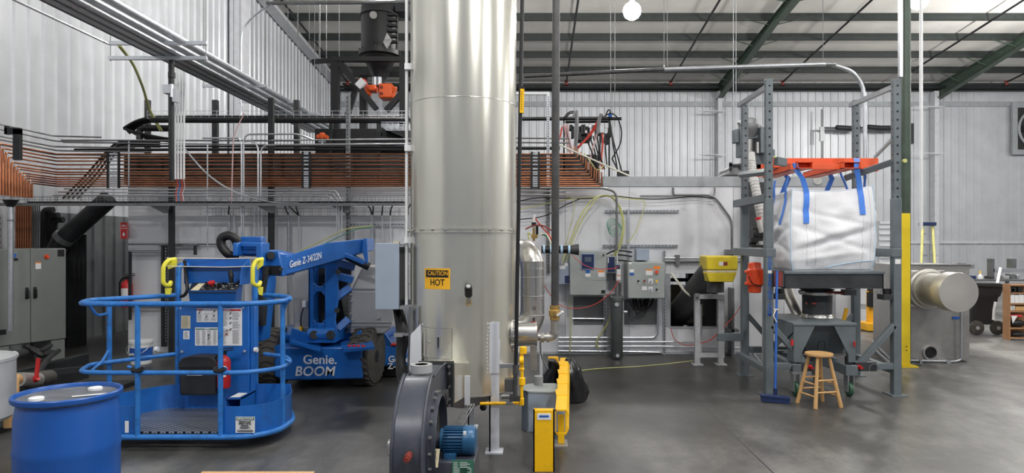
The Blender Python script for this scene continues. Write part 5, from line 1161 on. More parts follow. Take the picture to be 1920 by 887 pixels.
# document pouch
Yh = 6.1
po = MB().prism(pp([(336,742),(334,682),(340,672),(358,669),(392,670),(403,675),(406,684),(404,742)],Yh),'xz',Yh,Yh+.16)
pb = build('document_box', po, M['black_plastic'], L, bevel=.02)
build('box_lid', MB().prism(pp([(334,690),(335,681),(340,672),(358,668.5),(392,669.5),(403,674.5),(407,684),(406,690)],Yh-.01),'xz',Yh-.012,Yh+.17), M['black_plastic'], pb, bevel=.006)
build('label', MB().box(XP(352,Yh),XP(381,Yh),Yh-.016,Yh-.012,ZP(703.5,Yh),ZP(696.5,Yh)), M['paper'], pb)
# clamps on mid rail
for px in (258.5, 412): build('rail_clamp', MB().cyl(P(px-9,694,5.43),P(px+8,694,5.43),.026).tube(fillet([P(px-12,690,5.42),P(px-8,697,5.40),P(px+6,697,5.40),P(px+12,690,5.42)],.02),.008,6), M['black'], L)
for px, py in ((294,655),(480,656)): build('tie_band', MB().cyl(P(px-3,py,6.3),P(px+3,py,6.3),.024), M['white_plastic'], L)
# foot switch box
Yw = 5.75
fx, fx2 = XP(423,Yw), XP(452,Yw); fz_, fz2 = .10, ZP(747,Yw)
fs = MB()
fs.box(fx,fx2,Yw,Yw+.3,fz2-.01,fz2).box(fx,fx+.008,Yw,Yw+.3,fz_,fz2).box(fx2-.008,fx2,Yw,Yw+.3,fz_,fz2).box(fx,fx2,Yw+.29,Yw+.3,fz_,fz2).box(fx,fx2,Yw,Yw+.3,fz_,fz_+.005)
fb = build('foot_switch_box', fs, BL, L)
build('pedal', MB().prism([(Yw+.04,fz_+.01),(Yw+.25,fz_+.01),(Yw+.25,fz_+.10),(Yw+.06,fz_+.05)],'yz',fx+.02,fx2-.02), M['black'], fb)
build('sticker', MB().box(fx+.02,fx2-.03,Yw+.04,Yw+.2,fz2,fz2+.002), M['paper'], fb)
extinguisher(P(420,727,6.12), .36, 'red fire extinguisher with a chrome handle strapped inside the lift basket')
# ================================================================ DRUM
dx, dy = XP(128,3.68), 3.68; rd = .285; hd = .885
t = thing('plastic_drum', 'large blue plastic drum with a dusty lid at the lower left corner', 'drum', (dx,dy,0))
prof = [(.25,0),(.275,.02),(.283,.07),(.285,.28),(.290,.30),(.285,.32),(.287,.56),(.292,.58),(.287,.60),(.283,.76),(.272,.82),(.268,.84),(.270,.845),(.297,.85),(.300,.858),(.300,.874),(.295,.880),(.285,.880),(.280,.872),(.276,.855)]
prof = [(r_*.865,h_) for r_,h_ in prof]
build('shell', MB().lathe(prof, (dx,dy,0), n=72, caps=False), M['drum_blue'], t, sharp=30)
ld = build('lid', MB().lathe([(.238,.84),(.238,.858),(.06,.864),(.001,.864)], (dx,dy,0), n=60), M['drum_top'], t)
for ax_, ay_ in ((.07,.12),(-.08,-.13)):
    build('bung', MB().lathe([(.036,.860),(.036,.874),(.030,.878),(.001,.876)], (dx+ax_*1.0,dy+ay_,0), n=24), M['white_plastic'], t)
build('label_tape', MB().box(-.09,.09,-.012,.012,.866,.868,Matrix.Translation((dx+.15,dy-.03,0))@Matrix.Rotation(.5,4,'Z')), M['white_plastic'], t)
# wooden board at the bottom edge
m = MB().box(XP(380,3.35),XP(590,3.35),3.05,3.35,ZP(884,3.35)-.04,ZP(884,3.35)).box(XP(380,3.35),XP(590,3.35),3.31,3.35,0,ZP(884,3.35)-.04)
top('wooden_crate', m, M['wood'], 'pale wooden crate whose top edge just shows at the bottom of the picture', 'crate')
# ================================================================ BIG CYLINDER
SX, SY, SR = -.6, 5.75, .452
T_ = thing('steel_cylinder_tank', 'huge vertical grey steel cylinder in the middle with a caution sign', 'tank', (SX,SY,.47))
def sp(px, py, off=0.0):
    """front point of the cylinder seen at a pixel: returns angle and height"""
    dxr = (px-CX)/F; r = SR+off
    a = 1+dxr*dxr; b_ = -2*(dxr*SX+SY); c_ = SX*SX+SY*SY-r*r
    disc = max(0, b_*b_-4*a*c_); y = (-b_-math.sqrt(disc))/(2*a)
    return math.atan2(y-SY, dxr*y-SX), CH-(py-HY)*y/F
def cp(th, z, off=0.0): return Vector((SX+(SR+off)*math.cos(th), SY+(SR+off)*math.sin(th), z))
def patch(px0, px1, py0, py1, off=.003, n=8, th=.002):
    a0, z0 = sp(px0, py1); a1, z1 = sp(px1, py0); zz0 = z0; zz1 = z1; rings = []
    for k in range(n+1):
        a = a0+(a1-a0)*k/n
        rings.append([cp(a,zz0,off-th),cp(a,zz1,off-th),cp(a,zz1,off),cp(a,zz0,off)])
    return MB().loft(rings)
build('lower_shell', MB().lathe([(SR,.47),(SR,ZP(431,SY-.45))], (SX,SY,0), n=96, caps=False), M['silo'], T_)
zs = ZP(431,SY-.45)
build('upper_shell', MB().lathe([(SR,zs),(SR,7.2)], (SX,SY,0), n=96, caps=False), M['silo'], T_)
fl = build('flange', MB().lathe([(SR-.01,zs-.02),(SR+.014,zs-.02),(SR+.014,zs-.004),(SR+.004,zs-.003),(SR+.004,zs+.003),(SR+.014,zs+.004),(SR+.014,zs+.020),(SR-.01,zs+.02)], (SX,SY,0), n=96, caps=False), M['silo'], T_)
bm_ = MB()
for k in range(24):
    a = 2*PI*k/24+.05; p = cp(a,zs,.012); bm_.cyl(p,cp(a,zs,.030),.008,n=8)
build('flange_bolt', bm_, M['stainless'], T_)
zw = ZP(180,SY-.45)
build('weld_seam', MB().ring((SX,SY,zw),SR,.003,(0,0,1),96,6).ring((SX,SY,zw+1.35),SR,.003,(0,0,1),96,6), M['stainless'], T_)
build('base_plate', MB().lathe([(.1,.465),(SR+.004,.465),(SR+.004,.475),(.1,.475)], (SX,SY,0), n=64), M['stainless_dull'], T_)
build('underside_cone', MB().lathe([(SR*.98,.465),(.12,.30),(.1,.30)], (SX,SY,0), n=40), M['stainless_dull'], T_)
# CAUTION HOT sign on the curved face
a0, zt1 = sp(797,503.5); a1, zb1 = sp(844,541.5)
sg = build('caution_sign', patch(797,844,503.5,541.5), M['sign_orange'], T_)
build('black_header', patch(799.5,841,507,519.5,.0045), M['black'], sg)
def bend_at(px, py, off):
    a_c, z_c = sp(px, py)
    return lambda x, y, z: cp(a_c+x/(SR+off), z_c+y, off+z*.3)
build('lettering', text_mb('CAUTION', .0485, None or (0,0,0), bold=.006, bend=bend_at(820.5,513,.006), xscale=.86), M['sign_orange'], sg)
build('lettering', text_mb('HOT', .072, (0,0,0), bold=.010, bend=bend_at(820,530,.0045), xscale=.86), M['black'], sg)
# sight port
ta, tz = sp(879,566); n_ = Vector((math.cos(ta),math.sin(ta),0)); p0 = cp(ta,tz,-.005); p1 = p0+Vector((0.01,-.13,.12))
pt = build('sight_port', MB().cyl(p0,p0+(p1-p0)*.6,.017), M['stainless_dull'], T_)
build('port_cap', MB().cyl(p0+(p1-p0)*.5,p1,.030,n=20).cyl(p1,p1+(p1-p0)*.12,.026,n=20), M['black'], pt)
build('port_glass', MB().cyl(p1+(p1-p0)*.12,p1+(p1-p0)*.13,.017,n=16), M['cover_gray'], pt)
dm('rust', (.42,.31,.15), .6, .2, var=.3, scale=30)
rs = [(1+.35*noise.noise(Vector((2*math.cos(k*PI/24),2*math.sin(k*PI/24),5)))+.2*noise.noise(Vector((5*math.cos(k*PI/24),5*math.sin(k*PI/24),1)))) for k in range(48)]
build('rust_stain', MB().loft([[cp(ta+.06*math.cos(k*PI/24)*rs[k],tz-.008+.028*math.sin(k*PI/24)*rs[k],o_) for k in range(48)] for o_ in (.0,.0012)]), M['rust'], T_)
# access door with handle
build('door_frame', patch(789.3,847.7,616.3,668.7,.004,10,.004), M['conduit_dull'], T_)
dr = build('access_door', patch(790,847,617,668,.006,10,.006), M['silo'], T_)
ha, hz_ = sp(824,642)
build('handle', MB().loft([[cp(ha-.03,hz_-.055,.006),cp(ha+.03,hz_-.055,.006),cp(ha+.03,hz_+.055,.006),cp(ha-.03,hz_+.055,.006)],[cp(ha-.025,hz_-.05,.02),cp(ha+.025,hz_-.05,.02),cp(ha+.025,hz_+.05,.02),cp(ha-.025,hz_+.05,.02)]]), M['stainless'], dr)
build('handle_recess', MB().loft([[cp(ha-.015,hz_-.042,.0205),cp(ha+.012,hz_-.042,.0205),cp(ha+.012,hz_+.042,.0205),cp(ha-.015,hz_+.042,.0205)],[cp(ha-.015,hz_-.042,.0215),cp(ha+.012,hz_-.042,.0215),cp(ha+.012,hz_+.042,.0215),cp(ha-.015,hz_+.042,.0215)]]), M['dark_steel'], dr)
bm_ = MB()
for px, py in ((805,641),(842,643),(794,621),(843,621),(794,664),(843,664)):
    a_, z_ = sp(px,py); bm_.cyl(cp(a_,z_,.004),cp(a_,z_,.014),.010 if py in (641,643) else .005,n=10)
build('door_bolt', bm_, M['stainless'], dr)
# weld marks and gusset legs
def leg(px0, px1, ytop, ybase, Y, th=.02, gus=None, nm='leg'):
    x0, x1 = XP(px0,Y), XP(px1,Y)
    l_ = build(nm, MB().box(x0,x1,Y,Y+.012,0.012,ZP(ytop,Y)).box(x0,x0+.012,Y,Y+.08,.012,ZP(ytop,Y)).box(x0-.03,x1+.03,Y-.03,Y+.11,0,.012), M['aluminium'], T_)
    return l_
l1 = leg(917,936,604,848,5.38)
build('gusset', MB().prism([(XP(915,5.38),ZP(605,5.38)),(XP(930,5.38),ZP(607,5.38)),(XP(938,5.38),ZP(640,5.38)),(XP(936,5.38),ZP(700,5.38)),(XP(917,5.38),ZP(700,5.38))],'xz',5.372,5.38), M['aluminium'], l1)
l2 = leg(770,790,625,860,5.38)
build('gusset', MB().prism([(XP(770,5.36),ZP(628,5.36)),(XP(789,5.36),ZP(607,5.36)),(XP(791,5.36),ZP(700,5.36)),(XP(768,5.36),ZP(700,5.36))],'xz',5.352,5.36), M['aluminium'], l2)
leg(877,889,680,807,6.08); leg(806,816,680,807,6.1)
build('leg_cross_bar', MB().box(XP(918,5.45),XP(975,5.45),5.43,5.47,ZP(689,5.45),ZP(682,5.45)), M['galv'], T_)
wm = MB(); random.seed(2)
for px in (791.5, 914):
    for k in range(14):
        a_, z_ = sp(px+random.uniform(-1,1), 608+k*7); wm.sphere(cp(a_,z_,.0), .005, 6, (1,1,1.8))
for k in range(8):
    a_, z_ = sp(914+k*3, 606); wm.sphere(cp(a_,z_,.0), .005, 6, (1.5,1,1))
build('weld_bead', wm, M['aluminium'], T_)
# edge strip with clips
aS = math.atan2(-.25,-.97)
pS = cp(aS,0,.03)
st = build('cable_strip', MB().box(pS.x-.012,pS.x+.008,pS.y-.02,pS.y+.02,ZP(572,SY),7.0), M['white_plastic'], T_)
for py in (116,273,450,580):
    z = ZP(py,SY-.3); build('clip', MB().box(pS.x-.012,pS.x+.07,pS.y-.05,pS.y+.0,z-.025,z+.025).box(pS.x+.055,pS.x+.07,pS.y-.07,pS.y,z-.03,z+.03), M['white_plastic' if py != 580 else 'galv'], st)
build('sealed_flex', MB().cyl(P(771,575,5.45),P(771,602,5.45),.018).cyl(P(771,602,5.45),P(769,700,5.45),.022), M['conduit_dull'], T_)
# inlet duct at the bottom left and brackets
dk = MB()
dk.loft([[Vector((XP(835,4.75),4.70,ZP(682,4.75))),Vector((XP(852,4.75),4.70,ZP(682,4.75))),Vector((XP(852,4.75),4.70,ZP(770,4.75))),Vector((XP(835,4.75),4.70,ZP(770,4.75)))],
         [Vector((XP(858,5.4),5.35,ZP(686,5.3))),Vector((XP(870,5.4),5.35,ZP(686,5.3))),Vector((XP(870,5.4),5.35,ZP(735,5.3))),Vector((XP(858,5.4),5.35,ZP(735,5.3)))]])
build('inlet_duct', MB().loft([[Vector((-.80,4.66,.86)),Vector((-.55,4.66,.86)),Vector((-.55,4.66,.58)),Vector((-.80,4.66,.58))],[Vector((-.85,5.4,.72)),Vector((-.50,5.4,.72)),Vector((-.50,5.4,.48)),Vector((-.85,5.4,.48))]]), M['silo'], T_)
build('duct_bracket', MB().box(XP(871,5.0),XP(881,5.0),5.0,5.02,ZP(760,5.0),ZP(705,5.0)), M['aluminium'], T_)
# round skirt box
build('skirt', MB().prism([(XP(850,5.3),ZP(704,5.3)),(XP(910,5.3),ZP(700,5.3)),(XP(910,5.3),ZP(728,5.3)),(XP(885,5.3),ZP(738,5.3)),(XP(872,5.3),ZP(720,5.3))],'xz',5.42,5.9), M['silo'], T_)
# nozzle with flange right side
Yn = 5.7
nz_ = build('burner_nozzle', MB().cyl((SX+SR-.1,Yn,ZP(627,Yn)),(XP(1003,Yn),Yn,ZP(627,Yn)),.10,n=32), M['stainless'], T_)
fx_ = XP(963,Yn)
build('nozzle_flange', MB().cyl((fx_-.02,Yn,ZP(627,Yn)),(fx_,Yn,ZP(627,Yn)),.165,n=36).cyl((XP(1003,Yn),Yn,ZP(627,Yn)),(XP(1007,Yn),Yn,ZP(627,Yn)),.105,n=32), M['stainless'], nz_)
bm_ = MB()
for k in range(12):
    a = 2*PI*k/12; bm_.cyl((fx_-.03,Yn+.14*math.cos(a),ZP(627,Yn)+.14*math.sin(a)),(fx_+.015,Yn+.14*math.cos(a),ZP(627,Yn)+.14*math.sin(a)),.010,n=8)
build('flange_bolt', bm_, M['stainless_dull'], nz_)
# electrical box on the side
Ye = 5.55
t = thing('side_electrical_box', 'pale blue-grey electrical box hanging on the left side of the big cylinder', 'box', (XP(727,Ye),Ye,ZP(580,Ye)))
x0, x1 = XP(706,Ye), XP(749,Ye)
build('body', MB().box(x0,x1,Ye,Ye+.36,ZP(578,Ye),ZP(458,Ye)), M['dark_panel'], t, bevel=.004)
build('door', MB().box(x0-.008,x1,Ye-.02,Ye-.002,ZP(580,Ye),ZP(456,Ye)), M['box_gray'], t, bevel=.004)
build('latch', MB().box(XP(750,Ye+.03),XP(757,Ye+.03),Ye+.0,Ye+.06,ZP(463,Ye),ZP(459,Ye)).box(XP(750,Ye),XP(762,Ye+.1),Ye-.01,Ye+.1,ZP(580,Ye),ZP(574,Ye)), M['galv'], t)
build('top_fitting', MB().box(XP(732,Ye),XP(743,Ye),Ye+.1,Ye+.16,ZP(458,Ye),ZP(453,Ye)), M['cream'], t)
build('mounting_arm', MB().box(x1-.02,SX-SR+.05,Ye+.2,Ye+.24,ZP(575,Ye),ZP(565,Ye)).box(x1-.02,SX-SR+.05,Ye+.2,Ye+.24,ZP(475,Ye),ZP(465,Ye)), M['galv'], t)
for i in range(7):
    o = i*3.0
    p = [(739+o*.8,580,5.62+.03*i),(744+o,610,5.6),(746+o,640,5.55),(744+o*.6,680,5.5),(746+o*1.4,710,5.4),(758+o,728,5.25)]
    hose('black cable of the bundle sagging below the pale electrical box', p, 5.5, .013, 'black', 'power_cable', .3, 'cable', 'cables below the electrical box')
top('cable_bracket', MB().box(XP(741,5.5),XP(757,5.5),5.44,5.48,ZP(630,5.5),ZP(623,5.5)).box(XP(741,5.5),XP(770,5.5),5.48,5.52,ZP(629,5.5),ZP(624,5.5)), M['galv'], 'bright steel bracket holding the black cables beside the big cylinder', 'bracket')
# ---- insulated silver pipe
Yi = 6.25
t = thing('insulated_pipe', 'shiny jacketed elbow pipe standing right of the big cylinder', 'pipe', P(998,600,Yi))
q = fillet([P(963,612,Yi-.1),P(995,620,Yi-.05),P(998,570,Yi),P(998,480,Yi),P(992,450,Yi+.1),P(972,452,Yi+.35)],.14,8)
build('jacket', MB().tube([P(998,590,Yi),P(998,490,Yi)],.113,28), M['stainless'], t)
def arc(base, dr_, R_, sg, tail):
    dr_ = Vector(dr_).normalized(); q_ = [base+dr_*R_*(1-math.cos(a*PI/24))+Vector((0,0,sg*R_*math.sin(a*PI/24))) for a in range(13)]
    return q_+[q_[-1]+dr_*tail]
build('top_elbow', MB().tube(arc(P(998,506,Yi),(-.5,.87,0),.17,1,.45),.1145,28), M['stainless'], t)
build('bottom_elbow', MB().tube(arc(P(998,586,Yi),(-1,-.25,0),.16,-1,.12),.117,28), M['stainless'], t)
build('jacket_band', MB().ring(P(998,590,Yi),.115,.005,(0,0,1)).ring(P(998,519,Yi),.114,.003,(0,0,1)).ring(P(998,554,Yi),.114,.003,(0,0,1)).ring(P(998,490,Yi),.114,.004,(0,0,1)), M['stainless_dull'], t)
t2 = build('instrument_stem', MB().cyl(P(1001,452,Yi),P(1001,425,Yi),.012).box(XP(996,Yi),XP(1008,Yi),Yi-.02,Yi+.02,ZP(447,Yi),ZP(440,Yi)), M['brass'], t)
build('sensor', MB().cyl(P(1001,428,Yi),P(1001,402,Yi),.014).cyl(P(1001,425,Yi),P(1001,418,Yi),.02), M['paper'], t)
build('sensor_collar', MB().cyl(P(1001,423,Yi),P(1001,417,Yi),.022).cyl(P(1007,440,Yi),P(1007,424,Yi),.013), M['black'], t)
for i, (p, c, l) in enumerate([([(1002,408),(1015,425),(1030,440),(1036,455)],'hose_red','red hose from the sensor down to the black vertical pipe'),([(985,430),(1000,422),(1020,423),(1034,432)],'dark_red','dark red cable looping over the sensor on the jacketed pipe'),([(1009,440),(1022,440),(1032,450),(1035,462)],'hose_green','green wire beside the sensor on the jacketed pipe'),([(1008,442),(1024,436),(1033,455),(1034,462)],'hose_cream','pale tube beside the sensor on the jacketed pipe'),([(992,450),(990,435),(996,440)],'hose_yellow','short yellow wire left of the sensor')]):
    hose(l, p, Yi-.02*i, .007, c, 'sensor_hose')
# ---- black vertical pipe with brass valve
Yb_ = 5.9
t = thing('standpipe', 'thick dark vertical pipe with a brass valve right of the big cylinder', 'pipe', P(1042,640,Yb_))
build('pipe', MB().cyl(P(1045,-120,Yb_)+Vector((0,0,2.0)),P(1040.5,576,Yb_),.034,n=20), M['iron_pipe'], t)
build('brass_valve', MB().lathe([(.030,ZP(601,Yb_)),(.042,ZP(600,Yb_)),(.042,ZP(594,Yb_)),(.052,ZP(592,Yb_)),(.052,ZP(582,Yb_)),(.040,ZP(580,Yb_)),(.044,ZP(578,Yb_)),(.044,ZP(573,Yb_)),(.03,ZP(572,Yb_))],(XP(1040,Yb_),Yb_,0),n=24), M['brass'], t)
build('valve_handle', MB().beam(P(1045,592,Yb_-.05),P(1055,584,Yb_-.07),.025,.02), M['white_plastic'], t)
build('pipe_elbow', MB().tube(fillet([P(1040,600,Yb_),P(1040,632,Yb_),P(1022,633,Yb_),P(1008,632,Yb_)],.08),.033,16), M['stainless_dull'], t)
build('union', MB().cyl(P(1014,633,Yb_),P(1020,633,Yb_),.045,n=8).cyl(P(1025,633,Yb_),P(1030,633,Yb_),.042,n=16).cyl(P(1040,620,Yb_),P(1040,626,Yb_),.042), M['stainless_dull'], t)
t = thing('red_valve', 'rusty red valve between the nozzle and the standpipe elbow', 'valve', P(1001,642,Yb_))
build('body', MB().cyl(P(996,632,Yb_),P(1006,632,Yb_),.05,n=20).lathe([(.03,ZP(632,Yb_)),(.036,ZP(617,Yb_)),(.03,ZP(606,Yb_)),(.018,ZP(602,Yb_))],(XP(1001,Yb_),Yb_,0),n=14), M['dark_red'], t)
build('stem_ring', MB().cyl(P(1001,603,Yb_),P(1001,596,Yb_),.008).ring(P(1001,578,Yb_),.012,.004,(0,1,0),16,6), M['dark_steel'], t)
# thin black pipe with yellow level
Yt = 5.05
t = thing('thin_black_pipe', 'thin black pipe running from the roof past the right edge of the big cylinder', 'pipe', P(967,690,Yt))
build('pipe', MB().cyl(P(982,-150,Yt)+(P(982,-150,Yt)-P(967,690,Yt))*.5,P(967,690,Yt),.0155,n=12), M['black'], t)
build('yellow_level', MB().beam(P(979.5,164,Yt-.02),P(978.2,212,Yt-.02),.022,.03,(1,0,0)), M['yellow'], t)
build('level_end', MB().beam(P(979.6,163,Yt-.02),P(979.4,167,Yt-.02),.024,.032,(1,0,0)), M['black'], t)
tk = MB()
for k in range(8): p = P(978.6+.1,172+4.6*k,Yt-.037); tk.box(p.x-.008,p.x+.003,p.y-.001,p.y+.002,p.z-.0015,p.z+.0015)
build('tick_mark', tk, M['black'], t)
build('coupling', MB().cyl(P(967,684,Yt),P(967,703,Yt),.024).cyl(P(966.5,703,Yt),P(966,745,Yt),.017), M['iron_pipe'], t)
build('union', MB().box(XP(946,Yt),XP(965,Yt),Yt,Yt+.08,ZP(735,Yt),ZP(712,Yt)).box(XP(955,Yt),XP(975,Yt),Yt-.02,Yt+.05,ZP(752,Yt),ZP(742,Yt)), M['iron_pipe'], t)
# grey duct grating above cylinder's right: gas train
Yg_ = 5.35
t = thing('gas_train', 'yellow gas pipe assembly low at the right side of the big cylinder', 'pipe', P(980,760,Yg_))
build('pipe', MB().tube(fillet([P(978,655,Yg_),P(979,690,Yg_),P(978,754,Yg_),P(945,756,Yg_),P(900,757,Yg_)],.04),.013,10), M['yellow'], t)
build('regulator', MB().cyl(P(981,650,Yg_),P(981,663,Yg_),.030).cyl(P(974,676,Yg_-.03),P(982,676,Yg_-.03),.032).cyl(P(979,708,Yg_),P(979,722,Yg_),.026).cyl(P(978,690,Yg_),P(978,694,Yg_),.022).cyl(P(978,746,Yg_),P(978,760,Yg_),.02).cyl(P(966,755,Yg_),P(972,755,Yg_),.02), M['yellow'], t, bevel=.004)
build('shutoff_cock', MB().cyl(P(948,755,Yg_),P(962,755,Yg_),.019,n=8).box(XP(950,Yg_),XP(960,Yg_),Yg_-.03,Yg_-.02,ZP(752,Yg_),ZP(747,Yg_)), M['stainless'], t)
build('side_valve', MB().box(XP(948,Yg_),XP(963,Yg_),Yg_,Yg_+.06,ZP(734,Yg_),ZP(714,Yg_)).cyl(P(940,744,Yg_),P(975,742,Yg_),.02), M['conduit_dull'], t)
# support post behind and grey steel post
top('support_post', MB().box(XP(994,6.0),XP(1007,6.0),6.0,6.06,.55,ZP(640,6.0)).box(XP(990,6.0)-.01,XP(1007,6.0)+.03,5.98,6.12,.0,.55*.02), M['galv'], 'grey steel channel standing between the nozzle and the metal drum', 'post').location.z += 0
top('pale_post', MB().box(XP(1012,6.9),XP(1017.5,6.9),6.9,6.94,.0,ZP(630,6.9)).box(XP(1006,6.9),XP(1024,6.9),6.85,7.0,0,.015), M['aluminium'], 'slim pale post behind the grey metal drum', 'post')
hose('grey flexible conduit curving behind the metal drum', [(1013,640),(1014,665),(1020,680),(1027,692)], 6.6, .009, 'conduit_dull')
# grey metal drum with white cap
Yd = 5.98
x0, x1 = XP(978,Yd), XP(1062,Yd); zt2 = ZP(736,Yd)
t = thing('grey_separator', 'grey faceted metal drum with a round cap beside the yellow guard rail', 'drum', ((x0+x1)/2,Yd+.15,0))
octa = [(x0+.0,Yd+.08),(x0+.06,Yd),(x0+.26,Yd-.02),(x1,Yd+.03),(x1,Yd+.25),(x1-.1,Yd+.33),(x0+.1,Yd+.33),(x0,Yd+.25)]
build('body', MB().prism(octa,'xy',.0,zt2), M['box_gray'], t, bevel=.006)
build('rim', MB().prism([(a*1.0+(a-(x0+x1)/2)*.03,b_+(b_-Yd-.15)*.04) for a,b_ in octa],'xy',zt2,zt2+.012), M['panel_gray'], t)
cxx = XP(1010,6.2)
build('cap', MB().lathe([(.042,zt2+.01),(.042,zt2+.09),(.038,zt2+.095),(.001,zt2+.095)],(cxx,6.25,0),n=24), M['cover_gray'], t)
build('warning_sticker', MB().box(XP(997,6.1),XP(1008,6.1),6.115,6.125,ZP(777,6.1),ZP(768,6.1)), M['cream'], t)
build('red_sticker', MB().box(XP(997,6.1),XP(1004,6.1),6.115,6.125,ZP(787,6.1),ZP(778,6.1)).box(XP(978.5,6.1),XP(988,6.1),6.13,6.2,ZP(812,6.1),ZP(807,6.1)).box(XP(1025,6.1),XP(1042,6.1),6.115,6.125,ZP(752,6.1),ZP(744,6.1)), M['dark_red'], t)
# ---- yellow guard rail
t = thing('guard_rail', 'bright yellow floor guard rail with a square post in the centre foreground', 'guard rail', (.08,5.0,0))
x0, x1 = XP(1000,4.95), XP(1039.5,4.95)
zg = ZP(770,4.95)
p_ = build('front_post', MB().box(x0,x1,4.95,5.0,0,zg).box(x0,x0+.01,4.95,5.02,0,zg).box(x1-.01,x1,4.95,5.02,0,zg).box(x0+.01,x1-.01,5.0,5.02,zg-.01,zg), M['yellow'], t)
build('label', MB().box(XP(1007,4.95),XP(1033,4.95),4.945,4.95,ZP(787,4.95),ZP(775,4.95)), M['paper'], p_)
build('lettering', text_mb('SEEMORE', .025, P(1020,780,4.944), bold=.02) if False else MB().box(XP(1011,4.95),XP(1029,4.95),4.9435,4.945,ZP(782.5,4.95),ZP(778.5,4.95)), M['ink_blue'], p_)
# W-profile rail running back
rp = []
prof = [(0,.0),(.035,.02),(.035,.08),(.0,.11),(.0,.16),(.035,.19),(.035,.25),(.0,.27)]
def rail_ring(x, y, z): return [Vector((x+.012+u, y, z-.27+v)) for u, v in prof]+[Vector((x-.006, y, z-.27+v)) for u, v in reversed(prof[:1]+prof[-1:])]
ra = [rail_ring(.165+.0*k, 5.1+.0*k, .48) for k in (0,)]
y2 = 7.3; zR = .44
def wring(y, x):
    return [Vector((x,y,zR)),Vector((x+.085,y,zR)),Vector((x+.105,y,zR-.04)),Vector((x+.085,y,zR-.08)),Vector((x+.085,y,zR-.12)),Vector((x+.105,y,zR-.15)),Vector((x+.085,y,zR-.19)),Vector((x+.075,y,zR-.19)),Vector((x+.075,y,zR-.012)),Vector((x,y,zR-.012))]
build('rail', MB().loft([wring(5.04,.165),wring(y2,.295)]), M['yellow'], t, bevel=.002)
build('rail_end', MB().box(.165,.25,5.03,5.045,zR-.19,zR-.175).box(.165,.173,5.03,5.045,zR-.19,zR).box(.165,.255,5.03,5.045,zR-.012,zR), M['yellow'], t)
sp_ = MB()
for k in range(4):
    y_ = 5.5+.45*k; x_q = .165+.13*(y_-5.04)/(y2-5.04); sp_.box(x_q-.004,x_q+.09,y_,y_+.2,zR,zR+.006)
build('splice_plate', sp_, M['yellow'], t, bevel=.002)
build('rear_post', MB().box(.30,.37,7.2,7.27,0,zR-.013), M['yellow'], t, bevel=.003)
build('second_post', MB().box(XP(1046,5.62),XP(1058,5.62),5.6,5.64,0.012,zR-.19), M['yellow'], t, bevel=.003)
build('foot_plate', MB().box(XP(1038,5.62),XP(1064,5.62),5.52,5.72,0,.012), M['stainless_dull'], t)
top('orange_block', MB().box(XP(1028,7.6),XP(1047,7.6),7.6,7.66,.0,ZP(670,7.6)), M['sign_orange'], 'orange yellow plate standing behind the black plastic bag', 'post', bevel=.003)
# black plastic bag hanging over far end of rail
random.seed(4); rings = []
Yq2 = 7.1; cxb = XP(1068,Yq2)
for k in range(13):
    v = k/12; z = ZP(672,Yq2)+(ZP(752,Yq2)-ZP(672,Yq2))*v
    w_ = .035+.12*math.sin(min(1,v*1.35)*PI*.62); r_ = []
    for j in range(28):
        a = 2*PI*j/28; nn = noise.noise(Vector((math.cos(a)*2.2,math.sin(a)*2.2,v*3)))*.35+noise.noise(Vector((math.cos(a)*6,math.sin(a)*6,v*6)))*.15
        r_.append(Vector((cxb+w_*math.cos(a)*(1+nn)+.02*v, Yq2+.02+w_*.7*math.sin(a)*(1+nn), z+.02*nn)))
    rings.append(r_)
top('plastic_bag', MB().loft(rings), M['black_bag'], 'crumpled black plastic bag draped over the far end of the yellow guard rail', 'bag', sharp=60)
m = MB()
r2 = []
for k in range(9):
    v = k/8; z = ZP(675,7.2)+(ZP(740,7.2)-ZP(675,7.2))*v
    r2.append([Vector((XP(1035,7.2)+.02*math.sin(k)+(.04+.13*v)*math.cos(2*PI*j/20)*(1+.3*noise.noise(Vector((j*.7,k*.6,3)))), 7.2+.1*math.sin(2*PI*j/20), z)) for j in range(20)])
top('plastic_bag', MB().loft(r2), M['black_bag'], 'smaller black plastic bag lump left of the yellow guard rail', 'bag', sharp=60)
# ================================================================ BLOWER
BX0, BX1 = -.77, -.605; bc = Vector((0,4.02,.50)); 
t = thing('centrifugal_blower', 'dark blue-grey centrifugal blower with a blue motor in the bottom foreground', 'blower', (-.6,4.02,0))
outl = []
for k in range(41):
    th = PI*.62+ (PI*1.75)*k/40       # spiral
    r = .40+.10*(1-k/40)
    outl.append((bc.y+r*math.cos(th)*1.0, bc.z+r*math.sin(th)*.95))
# scroll: top runs back into the outlet
poly = [(4.60,.86),(4.25,.885),(4.05,.88)]
for k in range(30):
    th = PI*.55+PI*1.28*k/29; r = .445+.02*math.cos(th)
    poly.append((bc.y+.03+r*1.04*math.cos(th), bc.z+r*.93*math.sin(th)))
poly += [(4.40,.30),(4.45,.50),(4.60,.57)]
poly = [(a, max(b_,.06)) for a, b_ in poly]
build('scroll_housing', MB().prism(poly,'yz',BX0,BX1), M['blower_gray'], t, bevel=.004)
edge = MB()
q = [Vector((0,a,b_)) for a, b_ in poly]
for X in (BX0, BX1):
    cen = Vector((0,4.05,.5)); ringo = [Vector((X, cen.y+(p.y-cen.y)*1.02, cen.z+(p.z-cen.z)*1.02)) for p in q]
    edge.tube(ringo, .008, 5, True)
build('housing_rim', edge, M['blower_gray'], t)
